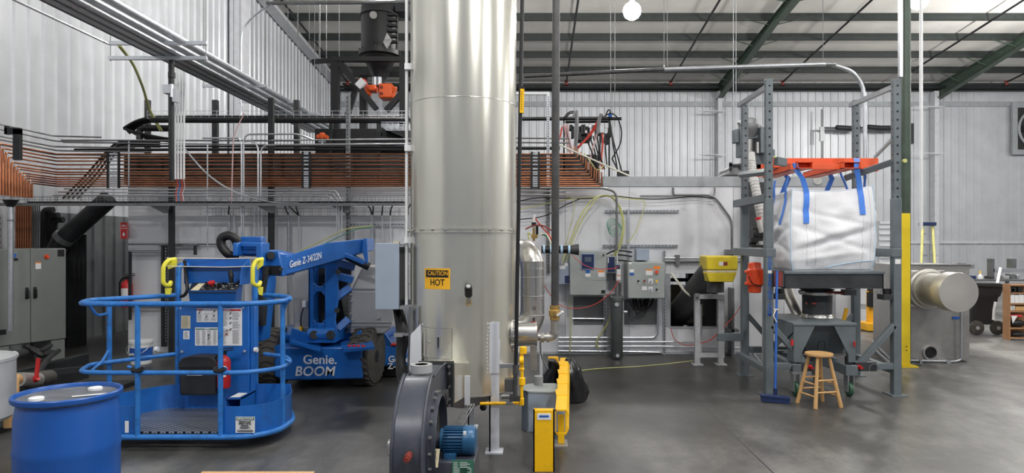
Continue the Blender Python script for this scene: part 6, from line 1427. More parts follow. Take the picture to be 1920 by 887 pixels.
# right side: inlet collar ring with bolts
cz_ = ZP(826,4.02)
build('side_flange', MB().lathe([(.30,0),(.30,.012),(.27,.012),(.27,.05),(.262,.05),(.262,0)],(BX1,4.04,cz_+.0),(1,0,0),48,caps=False), M['blower_gray'], t)
build('side_disc', MB().lathe([(.262,.004),(.05,.010)],(BX1,4.04,cz_),(1,0,0),40), M['dark_steel'], t)
bm_ = MB()
for k in range(20):
    a = 2*PI*k/20; bm_.cyl((BX1+.005,4.04+.285*math.cos(a),cz_+.285*math.sin(a)),(BX1+.03,4.04+.285*math.cos(a),cz_+.285*math.sin(a)),.009,n=8)
build('flange_bolt', bm_, M['stainless'], t)
# left side cover
build('inlet_cover', MB().lathe([(.20,0),(.20,-.035),(.17,-.05),(.16,-.05),(.14,-.02)],(BX0,3.98,.44),(1,0,0),40,caps=False).lathe([(.16,-.03),(.01,-.03)],(BX0,3.98,.44),(1,0,0),40), M['black'], t)
build('cover_bolt', MB().cyl((BX0-.02,3.88,.62),(BX0-.055,3.88,.62),.012).cyl((BX0-.02,3.98,.645),(BX0-.055,3.98,.645),.012), M['stainless'], t)
build('crumpled_tape', MB().sphere((BX0-.05,3.80,.53),.03,10,(.6,.7,1.6)), M['stainless'], t)
# drain plug
dpY = 3.62
build('drain_plug', MB().cyl((BX0+.10,3.60,ZP(853,3.6)),(BX0+.10,3.53,ZP(853,3.6)),.020,n=16).cyl((BX0+.10,3.54,ZP(853,3.6)),(BX0+.10,3.51,ZP(853,3.6)),.015,n=6), M['dark_red'], t)
# outlet flanges
of = MB().plate((XP(778,4.62),XP(850,4.62),ZP(762,4.62),ZP(680,4.62)),(-.76,-.58,.60,.84),4.60,4.625)
build('outlet_flange', of, M['dark_steel'], t)
of = MB().plate((XP(786,4.68)-.0,XP(852,4.68),ZP(760,4.68),ZP(676,4.68)),(-.76,-.58,.60,.84),4.64,4.66)
build('outlet_flange', of, M['dark_steel'], t)
bm_ = MB()
for px in (782,800,818,842): 
    p = P(px,687,4.6); bm_.cyl(p,p-Vector((0,.015,0)),.010,n=8)
for py in (700,725,748,760): 
    p = P(843,py,4.6); bm_.cyl(p,p-Vector((0,.015,0)),.010,n=8)
build('flange_bolt', bm_, M['stainless'], t)
# motor
mx0, mx1 = XP(826,4.0), XP(893,4.0); mz = ZP(827,4.0); my = 4.02
mo = build('motor', MB().cyl((mx0,my,mz),(mx0+.15,my,mz),.070,n=36), M['motor_blue'], t)
fm = MB()
for k in range(28):
    a = 2*PI*k/28; Q = Matrix.Translation((0,my,mz))@Matrix.Rotation(a,4,'X'); fm.box(mx0+.02,mx0+.135,-.0025,.0025,.068,.084,Q)
build('cooling_fin', fm, M['motor_blue'], mo)
build('fan_cowl', MB().lathe([(.084,0),(.087,.01),(.087,.055),(.080,.072),(.05,.082),(.001,.084)],(mx0+.135,my,mz),(1,0,0),36), M['motor_blue'], mo)
build('cowl_sticker', MB().box(mx0+.142,mx0+.158,my-.075,my-.06,mz+.052,mz+.07), M['paper'], mo)
build('coupling_disc', MB().cyl((mx0-.06,my-.1,mz-.01),(mx0-.05,my-.1,mz-.01),.075,n=32).cyl((mx0-.10,my,mz),(mx0,my,mz),.05,n=24), M['blower_gray'], t)
build('coupling_hole', MB().cyl((mx0-.049,my-.1,mz-.01),(mx0-.048,my-.1,mz-.01),.014,n=16), M['black'], t)
build('bearing_lug', MB().cyl((BX1+.01,4.32,.70),(BX1+.05,4.32,.70),.05,n=24), M['dark_steel'], t)
# pedestal
zp = mz-.087
pe = build('pedestal', MB().loft([[Vector((BX1+.0,3.86,.02)),Vector((mx1+.01,3.86,.02)),Vector((mx1+.01,4.22,.02)),Vector((BX1,4.22,.02))],[Vector((BX1,3.88,zp)),Vector((mx1+.0,3.88,zp)),Vector((mx1,4.2,zp)),Vector((BX1,4.2,zp))]]).box(BX0,mx1+.03,3.75,4.35,0,.03), M['blower_gray'], t, bevel=.006)
build('name_plate', MB().box(XP(847,3.86),XP(888,3.86),3.866,3.872,ZP(900,3.86),ZP(864,3.86)), M['ink_green'], pe)
tl = MB()
for k in range(8):
    z = ZP(868+3*k,3.86); tl.box(XP(850,3.86),XP(858 if k < 4 else 884,3.86),3.8645,3.866,z-.0012,z+.0012)
    tl.box(XP(862,3.86),XP(862+14+5*(k%2),3.86),3.8645,3.866,z-.0012,z+.0012)
build('lettering', tl, M['paper'], pe)
build('motor_foot', MB().box(mx0+.03,mx0+.10,3.92,4.12,zp,zp+.03), M['motor_blue'], t)
# tag
t2 = top('paper_tag', MB().add([P(812,841,3.84),P(825,842,3.84),P(821,877,3.80),P(806,875,3.80),P(812,841,3.842),P(825,842,3.842),P(821,877,3.802),P(806,875,3.802)],[(0,1,2,3),(7,6,5,4),(0,4,5,1),(1,5,6,2),(2,6,7,3),(3,7,4,0)]), M['cream'], 'cream paper tag tied to the dark blower beside its blue motor', 'tag')
build('lettering', MB().beam(P(813,848,3.829),P(810,872,3.80),.003,.001,(0,1,0)).beam(P(817,846,3.829),P(813,870,3.80),.002,.001,(0,1,0)), M['ink'], t2)
build('string', MB().tube([P(818,843,3.83),P(817,856,3.81),P(819,862,3.80)],.0015,5), M['ink'], t2)
# duct tape roll on top
tx_, ty_ = XP(790,4.1), 4.1; tz = .905
t = thing('tape_roll', 'silver duct tape roll lying on top of the dark blower', 'tape', (tx_,ty_,tz))
build('roll', MB().lathe([(.040,0),(.067,0),(.067,.048),(.040,.048),(.040,0)],(tx_,ty_,tz),n=48,caps=False), M['cover_gray'], t, sharp=30)
build('core_label', MB().lathe([(.040,.046),(.001,.046)],(tx_,ty_,tz),n=32), M['paper'], t)
# wire brush basket lying behind blower
m = MB()
for k in range(4): m.tube([P(850+5*k,800,5.1),P(875+5*k,758,5.3)],.003,5)
for k in range(6): u = k/5; m.tube([P(850+25*u,800-42*u,5.1+.2*u),P(865+25*u,800-42*u,5.1+.2*u)],.003,5)
top('wire_grid', m, M['galv'], 'small wire grid leaning behind the blue motor', 'grid')
top('caster_knob', MB().cyl(P(906,765,5.7),P(906,748,5.7),.012).sphere(P(906,764,5.7),.03,12), M['black'], 'black round knob hanging under the big cylinder', 'knob')
# ================================================================ BULK BAG STAND
YA, YBk = 7.4, 8.5
T = thing('bulk_bag_stand', 'grey steel bulk bag unloading stand with four perforated uprights', 'stand', (3.35,7.95,0))
RG = M['rack_gray']
ps = .088
posts = [(XP(1443,YA),YA,146,'rack'),(XP(1683,YA),YA,143,'rack'),(XP(1398,YBk),YBk,190,'back'),(XP(1607,YBk),YBk,188,'back')]
ztopA = ZP(147,YA); zsplit = ZP(372,YA)
for i, (x, y, py, k) in enumerate(posts):
    up_ = build('perforated_upright', MB().box(x-ps/2+.006,x+ps/2-.006,y,y+.07,zsplit-.02,ztopA), RG, T, bevel=.004)
    m = MB(); n = int((ztopA-zsplit)/.095)
    for q in range(n):
        z = ztopA-.08-.095*q; m.cyl((x+.0,y-.0015,z),(x,y+.004,z),.013,n=12)
        m.cyl((x-ps/2+.0055,y+.035,z),(x-ps/2+.0075,y+.035,z),.010,n=8)
    build('hole', m, M['black'], up_)
    build('upright', MB().box(x-ps/2,x+ps/2,y-.005,y+.08,.012,zsplit), RG, T, bevel=.004)
    build('foot_plate', MB().box(x-.09,x+.09,y-.06,y+.16,0,.012), RG, T)
xl, xr = posts[0][0], posts[1][0]
for x in (xl, xr): build('top_side_bar', MB().box(x-.025,x+.025,YA+.07,YBk,ztopA-.10,ztopA-.05), M['galv'], T)
for s, x in ((-1,xl),(1,xr)):
    zc = ZP(473,YA)
    build('side_beam', MB().box(x-.045 if s<0 else x-.07,x+.07 if s<0 else x+.045,YA-.01,YBk+.09,zc-.055,zc+.04), RG, T, bevel=.006)
build('side_beam', MB().box(xl-.05,xl+.05,YA+.05,YBk+.1,ZP(388,YBk),ZP(378,YBk)+.02), RG, T, bevel=.004)
build('clip_pin', MB().cyl((xr+.05,YA-.01,ZP(302,YA)),(xr+.09,YA-.02,ZP(302,YA)),.012).cyl((xl+.04,YA-.01,ZP(295,YA)),(xl+.07,YA-.02,ZP(295,YA)),.012).cyl((xr+.07,YA-.03,ZP(302,YA)),(xr+.07,YA+.0,ZP(302,YA)),.022), M['hose_yellow'], T)
# lift arms (grey diagonal supports of the lifting frame)
build('lift_arm', MB().beam(P(1585,334,7.9),P(1676,303,7.45),.07,.05,(0,1,0)), RG, T, bevel=.004)
build('lift_arm', MB().beam(P(1455,302,7.42),P(1472,305,7.5),.09,.06,(0,1,0)).beam(P(1388,328,8.4),P(1438,322,7.6),.06,.06,(0,1,0)), RG, T, bevel=.004)
build('rear_brace', MB().beam(P(1640,295,8.6),P(1676,258,7.6),.03,.03), M['galv'], T)
# lower side frames, diagonal braces, bottom cross tubes
zb0 = .27
for s, x in ((-1,xl),(1,xr)):
    build('bottom_side_tube', MB().box(x-.035,x+.035,YA+.08,YBk,zb0-.035,zb0+.035), RG, T, bevel=.004)
    build('corner_brace', MB().beam((x-s*.03,YA+.03,.78),(x-s*.42,YA+.03,.34),.06,.07,(0,1,0)), RG, T, bevel=.004)
    build('bottom_stub', MB().box(min(x,x-s*.40),max(x,x-s*.40),YA+.0,YA+.07,.29,.36), RG, T, bevel=.004)
    build('bottom_sleeve', MB().box(x-s*.36-.12,x-s*.36+.12,YA-.02,YA+.09,.275,.375), M['dark_panel'], T, bevel=.004)
    build('red_pin', MB().cyl((x-s*.44,YA-.03,.325),(x-s*.44,YA-.02,.325),.024,n=16).cyl((x-s*.44,YA-.09,.325),(x-s*.44,YA-.0,.325),.015), M['red'], T)
    build('safety_wire', MB().ring((x-s*.27,YA-.03,.30),.06,.0025,(0,1,0),24,5), M['galv'], T)
    xb = posts[2][0] if s < 0 else posts[3][0]
    build('corner_brace', MB().beam((xb-s*.03,YBk+.03,.78),(xb-s*.40,YBk+.03,.36),.055,.06,(0,1,0)), RG, T, bevel=.004)
build('rear_cross_tube', MB().box(posts[2][0],posts[3][0],YBk+.01,YBk+.07,.29,.37).box(posts[2][0]-.35,posts[2][0],YBk+.01,YBk+.07,.44,.54), RG, T, bevel=.004)
# tray under the bag
tz0, tz1 = ZP(541,7.5), ZP(514,7.5)
tx0, tx1 = XP(1470,7.5), XP(1657,7.5)
tr = build('tray_apron', MB().box(tx0,tx1,7.50,7.52,tz0,tz1).box(tx0,tx0+.015,7.5,8.45,tz0,tz1).box(tx1-.015,tx1,7.5,8.45,tz0,tz1).box(tx0,tx1,8.43,8.45,tz0,tz1), M['dark_panel'], T, bevel=.003)
build('tray_top', MB().box(tx0-.02,tx1+.01,7.485,8.46,tz1,tz1+.03), RG, T, bevel=.004)
build('isolator', MB().cyl(P(1663,541,7.48),P(1663,552,7.48),.045).cyl(P(1463,541,7.48),P(1463,551,7.48),.045).cyl(P(1592,540,8.4),P(1592,550,8.4),.045).cyl(P(1460,541,8.4),P(1460,551,8.4),.045), M['black'], T)
build('isolator_shelf', MB().box(XP(1653,7.45),XP(1678,7.45),7.4,7.55,ZP(562,7.45),ZP(552,7.45)).box(XP(1452,7.45),XP(1469,7.45),7.4,7.55,ZP(561,7.45),ZP(551,7.45)).box(XP(1583,8.3),XP(1606,8.3),8.3,8.4,ZP(554,8.3),ZP(543,8.3)), M['dark_panel'], T, bevel=.003)
cbx = build('junction_box', MB().box(XP(1450,7.35),XP(1468,7.35),7.30,7.42,ZP(538,7.35),ZP(507,7.35)), M['dark_panel'], T, bevel=.003)
build('box_window', MB().box(XP(1452,7.3),XP(1467,7.3),7.296,7.3,ZP(537,7.3),ZP(509,7.3)), M['dark_red'], cbx)
# writing down the left front post
seq = [(c, 486+8.2*k) for k, c in enumerate('FOR')]+[(c, 518.5+7.9*k) for k, c in enumerate('PAKING.COM')]
for c, py in seq:
    if c == '.': build('lettering', MB().box(xl-.006,xl+.006,YA-.0075,YA-.005,ZP(py,YA)-.01,ZP(py,YA)+.002), M['ink_blue'], T)
    else: build('lettering', text_mb(c, .060, (xl,YA-.007,ZP(py,YA)), bold=.02, xscale=1.05), M['ink_blue'], T)
build('white_sticker', MB().box(xl-.02,xl+.025,YA-.008,YA-.005,ZP(512.5,YA),ZP(507,YA)).box(xr-.03,xr+.03,YA-.008,YA-.005,ZP(495,YA),ZP(486,YA)), M['paper'], T)
# orange vibrator motor
xm = XP(1415,7.9)
t = thing('vibrator_motor', 'orange red vibrator motor clamped to the left upright of the bulk bag stand', 'motor', (xm,7.9,ZP(548,7.9)))
zz = lambda py: ZP(py,7.9)
build('motor_body', MB().lathe([(.06,zz(549)),(.075,zz(548)),(.075,zz(538)),(.085,zz(535)),(.095,zz(534)),(.095,zz(506)),(.085,zz(505)),(.075,zz(502)),(.075,zz(494)),(.06,zz(492))],(xm,7.9,0),n=32), M['orange_red'], t)
build('mounting_lug', MB().box(xm-.12,xm+.12,7.86,7.92,zz(512),zz(507)).box(xm-.12,xm+.12,7.86,7.92,zz(534),zz(529)).box(xm+.05,xl-.02,7.85,7.95,zz(530),zz(512)), M['orange_red'], t, bevel=.006)
fm = MB()
for k in range(9):
    a = -PI/2-.9+.225*k; fm.box(-.003,.003,.09,.104,zz(533),zz(507),Matrix.Translation((xm,7.9,0))@Matrix.Rotation(a-PI/2,4,'Z'))
build('cooling_rib', fm, M['orange_red'], t)
build('cable', MB().tube(fillet([P(1403,518,7.78),P(1410,532,7.78),P(1422,536,7.8),P(1435,534,7.8)],.05),.006,6), M['black'], t)
top('air_pipe', MB().cyl(P(1430.5,537,7.55),P(1430.5,700,7.55),.010).cyl(P(1430.5,536,7.55),P(1430.5,540,7.55),.015), M['galv'], 'thin pale pipe standing left of the lettered upright', 'pipe')
# red forklift lifting frame
OR = M['orange_red']; dm('frame_orange', (.80,.115,.035), .45, 0, var=.06, scale=4)
OR = M['frame_orange']
t = thing('lifting_frame', 'orange red lifting frame resting in the stand and holding the white bulk bag', 'frame', (3.35,7.9,2.5))
zA = ZP(300,8.1); 
build('long_beam', MB().box(XP(1450,8.05),XP(1645,8.05),8.02,8.09,ZP(315,8.05),ZP(297,8.05)), OR, t, bevel=.004)
build('long_beam', MB().box(XP(1480,7.55),XP(1617,7.55),7.52,7.56,ZP(318,7.55),ZP(308,7.55)), OR, t, bevel=.003)
for a, b_ in ((1493,1522),(1580,1610)):
    x0_, x1_ = XP(a,7.45), XP(b_,7.45); z0_, z1_ = ZP(316,7.45), ZP(304,7.45)
    dpt = 8.55
    pk = MB().box(x0_,x1_,7.42,dpt,z1_-.006,z1_).box(x0_,x1_,7.42,dpt,z0_,z0_+.006).box(x0_,x0_+.006,7.42,dpt,z0_,z1_).box(x1_-.006,x1_,7.42,dpt,z0_,z1_)
    build('fork_pocket', pk, OR, t)
    build('pocket_shade', MB().box(x0_+.0065,x1_-.0065,7.6,7.62,z0_+.0065,z1_-.0065), M['black'], t)  # black plate standing in for the shade inside the pocket
build('corner_tab', MB().box(XP(1479,7.5),XP(1494,7.5),7.46,7.56,ZP(318,7.5),ZP(306,7.5)).box(XP(1610,7.5),XP(1617,7.5),7.46,7.56,ZP(317,7.5),ZP(304,7.5)), OR, t, bevel=.003)
build('end_hook', MB().box(XP(1419,8.2),XP(1438,8.2),8.15,8.2,ZP(317,8.2),ZP(309,8.2)).box(XP(1419,8.2),XP(1424,8.2),8.15,8.2,ZP(332,8.2),ZP(309,8.2)).box(XP(1637,8.1),XP(1643,8.1),8.05,8.12,ZP(322,8.1),ZP(312,8.1)).box(XP(1436,8.2),XP(1452,8.2),8.1,8.2,ZP(315,8.2),ZP(306,8.2)), OR, t)
# bulk bag
t = thing('bulk_bag', 'white woven bulk bag hanging by blue loops in the grey stand', 'bag', (3.4,7.95,tz1+.03))
bx0, bx1, by0, by1 = 2.93, 3.87, 7.57, 8.40
zb_, zt_b = tz1+.035, ZP(349,7.6); NU, NV = 22, 40
def bagpt(side, u, v):
    """side: 0 front,1 right,2 back,3 left ; u 0..1 along, v 0..1 up"""
    c_ = [(bx0,by0),(bx1,by0),(bx1,by1),(bx0,by1)]
    a, b_ = Vector((*c_[side],0)), Vector((*c_[(side+1)%4],0))
    p = a+(b_-a)*u; d_ = (b_-a).normalized(); n_ = Vector((d_.y,-d_.x,0))
    bul = math.sin(PI*min(1,max(0,v)))**.7; edge_ = max(0,math.sin(PI*u))**.45
    z = zb_+(zt_b-zb_)*v
    cen = Vector(((bx0+bx1)/2,(by0+by1)/2,0))
    p = cen+(p-cen)*(1-.03*v+.035*math.sin(v*PI)-.06*max(0,.12-v)/.12)
    p += n_*(.055*bul*edge_)
    sag = .055*edge_*v**6
    z -= sag; z += .035*(v**4)*(1 if side in (0,) else 0)*(u-.4)*1.2
    s = Vector((p.x*2.2,p.y*2.2,z*1.3))
    w = noise.noise(s+Vector((3,1,7)))*.045+noise.noise(Vector((p.x*4+z*3.2,p.y*4,z*2.2)))*.028+noise.noise(Vector((p.x*7-z*6,p.y*7,z*9)))*.011
    # diagonal fold lines low on the bag
    f = (u*1.0+ (1-v)*.9)
    w += -.034*math.exp(-((v-(.22+.28*u))/.035)**2)*edge_+.03*math.exp(-((v-(.29+.30*u))/.05)**2)*edge_-.022*math.exp(-((v-(.55-.35*u))/.03)**2)-.018*math.exp(-((v-(.75-.25*u))/.025)**2)+.016*math.exp(-((v-(.12+.12*u))/.03)**2)*edge_*(1 if side == 0 else .5)
    w *= min(1, (1-v)*6+.25)
    p += n_*w*edge_**.5; p.z = z; return p
rings = []
for j in range(NV+1):
    r_ = []
    for sd in range(4):
        for i in range(NU): r_.append(bagpt(sd, i/NU, j/NV))
    rings.append(r_)
mb_ = MB().loft(rings, caps=False); mb_.add([r for r in rings[0]], [tuple(range(len(rings[0])))])
body = build('bag_body', mb_, M['bag'], t, sharp=70)
sol = body.modifiers.new('thickness','SOLIDIFY'); sol.thickness = .004
sm = MB()
for sd in range(4):
    sm.tube([bagpt(sd,0,j/NV) for j in range(NV+1)], .0045, 6)
sm.tube([bagpt(0,i/NU,.985) for i in range(NU+1)],.003,5)
build('edge_seam', sm, M['bag_seam'], t)
sm = MB(); sm.tube([bagpt(0,u,.03+.09*math.sin((u-.4)*2.6))+Vector((0,-.004,0)) for u in [.42+.55*k/16 for k in range(17)]], .004, 6)
build('fold_seam', sm, M['bag_seam'], t)
def stitch(u): return MB().tube([bagpt(0,u,j/NV)+Vector((0,-.002,0)) for j in range(2,NV)],.0012,4)
for u in (.18,.28,.83,.93): build('stitch_line', stitch(u), M['cover_gray'], t)
def strap(side, u, vb, topp, w=.062, lab=None):
    pts = [bagpt(side,u,vb+(0.98-vb)*k/8) for k in range(9)]
    c_ = [(0,-1),(1,0),(0,1),(-1,0)][side]; n_ = Vector((*c_,0)); tng = Vector((-n_.y if side in (1,3) else 1,0 if side in (0,2) else 1,0)) if side in (0,2) else Vector((0,1,0))
    pts = [p+n_*.012 for p in pts]
    for q in topp: pts.append(Vector(q))
    rg = []
    for p in pts: rg.append([p-tng*w/2-n_*.003,p+tng*w/2-n_*.003,p+tng*w/2+n_*.003,p-tng*w/2+n_*.003])
    return build('lifting_loop', MB().loft(rg), M['strap'], t, sharp=60)
strap(0,.17,.56,[P(1505,335,7.50),P(1494,320,7.47),P(1491,306,7.45),(P(1491,305,7.5))+Vector((0,.06,0))])
strap(0,.83,.66,[P(1610,335,7.50),P(1606,315,7.44),P(1607,303,7.44),P(1606,297,7.5),P(1605,300,7.62)])
strap(3,.35,.55,[bagpt(3,.35,1)+Vector((-.02,0,.06)),bagpt(3,.35,1)+Vector((-.01,0,.16))])
strap(3,.80,.55,[bagpt(3,.80,1)+Vector((-.01,0,.06)),bagpt(3,.80,1)+Vector((.02,0,.17))],.05)
strap(2,.20,.6,[P(1560,335,8.3),P(1555,325,8.25),P(1552,320,8.2)])
strap(2,.80,.6,[P(1478,335,8.3),P(1470,325,8.25),P(1464,320,8.2)])
strap(1,.3,.7,[P(1622,330,7.8),P(1615,318,7.7),P(1612,310,7.6)],.05)
strap(1,.7,.7,[P(1585,345,8.2),P(1578,330,8.2),P(1575,322,8.2)],.05)
# flexible outlet connector below the tray
xo = XP(1532,7.95); zz = lambda py: ZP(py,7.95)
t = thing('outlet_spout', 'grey flexible outlet sleeve with steel clamp rings under the bulk bag tray', 'spout', (xo,7.95,zz(606)))
build('sleeve', MB().lathe([(.20,zz(542)),(.17,zz(545)),(.165,zz(590)),(.18,zz(600)),(.185,zz(606))],(xo,7.95,0),n=40), M['dark_panel'], t)
build('clamp_ring', MB().lathe([(.17,zz(552)),(.20,zz(552)),(.205,zz(549)),(.20,zz(546)),(.17,zz(546))],(xo,7.95,0),n=40,caps=False).ring((xo,7.95,zz(592)),.172,.012,(0,0,1),40), M['stainless'], t)
build('plastic_cuff', MB().lathe([(.17,zz(588)),(.19,zz(594)),(.175,zz(600)),(.19,zz(606)),(.16,zz(607))],(xo,7.95,0),n=40), M['stainless'], t)
build('clamp_handle', MB().cyl(P(1548,548,7.75),P(1582,549,7.75),.012).cyl(P(1566,549,7.75),P(1582,549,7.75),.017), M['dark_red'], t)
build('handle_bolt', MB().cyl(P(1512,569,7.79),P(1512,569,7.76),.012).beam(P(1522,569,7.77),P(1530,569,7.77),.02,.02), M['dark_red'], t)
build('side_lug', MB().cyl(P(1498,547,7.8),P(1508,547,7.8),.02), M['stainless'], t)
# hopper cart with casters
t = thing('hopper_cart', 'grey wheeled receiving hopper cart under the bulk bag stand', 'cart', (3.3,7.8,0))
Yh0, Yh1 = 7.35, 8.35
x0_, x1_ = XP(1487,Yh0), XP(1607,Yh0); zc0, zc1 = ZP(611,Yh0), ZP(606,Yh0)
build('table_top', MB().box(x0_,x1_,Yh0,Yh1,zc0,zc1), RG, t, bevel=.004)
build('left_wing', MB().add([(x0_,Yh0,zc1),(XP(1462,Yh0+.35),Yh0+.45,zc1-.01),(XP(1462,Yh0+.35),Yh0+.45,zc1-.34),(x0_,Yh0,zc1-.1)],[(0,1,2,3)]), RG, t)
zl = ZP(680,Yh0)
for s, xa in ((1,x0_+.01),(-1,x1_-.01)):
    build('leg', MB().prism([(xa,zc0),(xa+s*.24,zc0),(xa+s*.08,zl+.08),(xa+s*.08,zl),(xa,zl)],'xz',Yh0+.01,Yh0+.03).box(min(xa,xa+s*.02),max(xa,xa+s*.02),Yh0+.03,Yh0+.2,zl,zc0), RG, t, bevel=.003)
    build('leg', MB().prism([(xa,zc0),(xa+s*.24,zc0),(xa+s*.08,zl+.08),(xa+s*.08,zl),(xa,zl)],'xz',Yh1-.03,Yh1-.01), RG, t, bevel=.003)
hx = [x0_+.16,x1_-.16]
build('hopper_cone', MB().loft([[Vector((x0_+.05,Yh0+.06,zc0)),Vector((x1_-.05,Yh0+.06,zc0)),Vector((x1_-.05,Yh1-.06,zc0)),Vector((x0_+.05,Yh1-.06,zc0))],[Vector((xo-.22,7.68,.42)),Vector((xo+.18,7.68,.42)),Vector((xo+.18,8.05,.42)),Vector((xo-.22,8.05,.42))]]), M['rack_gray'], t, bevel=.004)
build('wire_hook', MB().tube(fillet([P(1532,660,7.55),P(1535,641,7.5),P(1547,641,7.5),P(1545,660,7.55)],.02),.004,6), M['dark_steel'], t)
build('lower_frame', MB().box(x0_,x0_+.09,Yh0+.0,Yh1,zl-.10,zl-.02).box(x1_-.13,x1_-.0,Yh0-.02,Yh1,zl-.14,zl-.03).box(x0_,x1_,Yh1-.08,Yh1,zl-.10,zl-.02).beam((x0_+.2,Yh1-.2,zl-.06),(x1_-.1,Yh0+.3,zl-.06),.08,.10), RG, t, bevel=.004)
build('neck', MB().box(x1_-.10,x1_-.04,Yh0+.02,Yh0+.08,zl-.03,zl+.06).box(x0_+.02,x0_+.08,Yh0+.02,Yh0+.08,zl-.03,zl+.06), M['dark_steel'], t)
for x, y in ((x0_+.045,Yh0+.05),(x1_-.07,Yh0+.04),(x0_+.05,Yh1-.1),(x1_-.07,Yh1-.1)):
    c_ = build('caster', MB().box(x-.035,x-.028,y-.05,y+.05,.05,zl-.12).box(x+.028,x+.035,y-.05,y+.05,.05,zl-.12).box(x-.05,x+.05,y-.05,y+.05,zl-.13,zl-.10), M['galv'], t)
    build('wheel', MB().lathe([(.07,-.022),(.078,-.016),(.078,.016),(.07,.022)],(x,y,.079),(1,0,0),28), M['green_wheel'], c_)
build('red_clip', MB().cyl(P(1485,637,7.33),P(1485,648,7.33),.014).cyl(P(1602,640,7.33),P(1602,650,7.33),.01), M['red'], t)
top('yellow_paddle', MB().box(-.02,.02,-.01,.01,-.08,.09, Matrix.Translation(P(1584,592,7.9))@Matrix.Rotation(.25,4,'Y')), M['sign_orange'], 'yellow paddle standing on the grey hopper table', 'paddle')
t = top('suction_tube', MB().tube([P(1470,520,8.8),P(1482,560,8.5),P(1502,600,8.2)],.07,20), M['stainless_dull'], 'shiny slanting suction tube reaching the hopper table from the left', 'tube')
build('tube_rim', MB().tube([P(1501,598,8.21),P(1503,603,8.18)],.078,20), M['dark_steel'], t)
# blue broom
Yr_ = 7.1
t = thing('push_broom', 'blue push broom leaning against the lettered upright of the stand', 'broom', (XP(1452,Yr_),Yr_,0))
build('pole', MB().cyl(P(1453.5,740,Yr_),P(1457,508,Yr_+.2),.0135,n=12), M['ink_blue'], t)
build('head_block', MB().beam(P(1426,741,Yr_),P(1481,747,Yr_-.05),.07,.035), M['navy'], t, bevel=.006)
build('bristle', MB().beam(P(1427,747,Yr_),P(1480,752,Yr_-.05),.06,.05), M['navy'], t)
build('pole_socket', MB().cyl(P(1453.5,742,Yr_),P(1453.8,728,Yr_),.022), M['navy'], t)
build('tied_string', MB().ring(P(1455,580,Yr_+.13),.02,.006,(0,0,1),14,6).tube([P(1455,580,Yr_+.1),P(1450,592,Yr_+.08),P(1456,604,Yr_+.08)],.006,6), M['rope'], t)
# stool
Yst = 7.0; sx = XP(1534,Yst); sy = 6.98; zs_ = ZP(661,Yst)
t = thing('wooden_stool', 'round wooden stool standing in front of the grey hopper cart', 'stool', (sx,sy,0))
build('seat', MB().lathe([(.12,zs_-.03),(.138,zs_-.025),(.142,zs_-.012),(.138,zs_),(.001,zs_+.001)],(sx,sy,0),n=48), M['wood'], t)
rot0 = .25
tops, bots = [], []
for k in range(4):
    a = PI/4+PI/2*k+rot0; tp = Vector((sx+.095*math.cos(a),sy+.095*math.sin(a),zs_-.025)); bt = Vector((sx+.215*math.cos(a),sy+.2*math.sin(a),0.0))
    tops.append(tp); bots.append(bt); build('leg', MB().tube([bt,tp],[.021,.017],12), M['wood'], t)
for k in range(4):
    j = (k+1)%4
    for f_ in ((.22,.45) if k%2 else (.30,.53)):
        build('rung', MB().cyl(bots[k]+(tops[k]-bots[k])*f_, bots[j]+(tops[j]-bots[j])*f_, .010, n=10), M['wood'], t)
# machine left-behind upright: vacuum receiver on oven roof and its white hose
Yv = 10.6
t = thing('loader_unit', 'grey vacuum loader on the enclosure roof left of the bulk bag stand', 'loader', P(1400,330,Yv))
zz = lambda py: ZP(py,Yv)
build('body', MB().lathe([(.09,zz(285)),(.09,zz(262)),(.17,zz(250)),(.17,zz(236)),(.13,zz(234)),(.13,zz(226)),(.08,zz(222)),(.02,zz(221))],(XP(1405,Yv),Yv,0),n=28), M['conduit_dull'], t)
build('side_plate', MB().box(XP(1381,Yv),XP(1391,Yv),Yv-.2,Yv+.05,zz(296),zz(242)).box(XP(1372,Yv),XP(1381,Yv),Yv-.15,Yv,zz(270),zz(245)).box(XP(1418,Yv),XP(1428,Yv),Yv-.2,Yv+.1,zz(290),zz(242)).box(XP(1391,Yv),XP(1418,Yv),Yv-.1,Yv-.05,zz(262),zz(250)), M['rack_gray'], t, bevel=.01)
build('motor_top', MB().cyl(P(1388,236,Yv),P(1398,228,Yv),.07), M['cover_gray'], t)
build('loop_cable', MB().tube(fillet([P(1404,232,Yv),P(1415,230,Yv),P(1430,236,Yv),P(1430,255,Yv)],.1),.012,6), M['cover_gray'], t)
build('valve', MB().cyl(P(1404,262,Yv-.1),P(1404,290,Yv-.1),.06).box(XP(1411,Yv),XP(1415,Yv),Yv-.2,Yv-.1,zz(290),zz(270)), M['stainless_dull'], t)
t = thing('roof_blower', 'low dark grey machine on the enclosure roof left of the vacuum loader', 'machine', P(1372,330,Yv))
build('body', MB().prism([(XP(1350,Yv),zz(331)),(XP(1395,Yv),zz(331)),(XP(1395,Yv),zz(305)),(XP(1375,Yv),zz(310)),(XP(1362,Yv),zz(318)),(XP(1360,Yv),zz(324))],'xz',Yv-.2,Yv+.4), M['conduit_dull'], t, bevel=.015)
build('bracket', MB().box(XP(1360,Yv),XP(1400,Yv),Yv-.25,Yv-.2,zz(315),zz(311)).box(XP(1360,Yv),XP(1364,Yv),Yv-.25,Yv-.2,zz(322),zz(308)).box(XP(1378,Yv),XP(1386,Yv),Yv-.25,Yv-.2,zz(320),zz(314)), M['dark_steel'], t)
build('grey_cover', MB().box(XP(1426,Yv),XP(1445,Yv),Yv-.2,Yv+.3,zz(331),zz(283)), M['rack_gray'], t, bevel=.01)
yq = 9.4
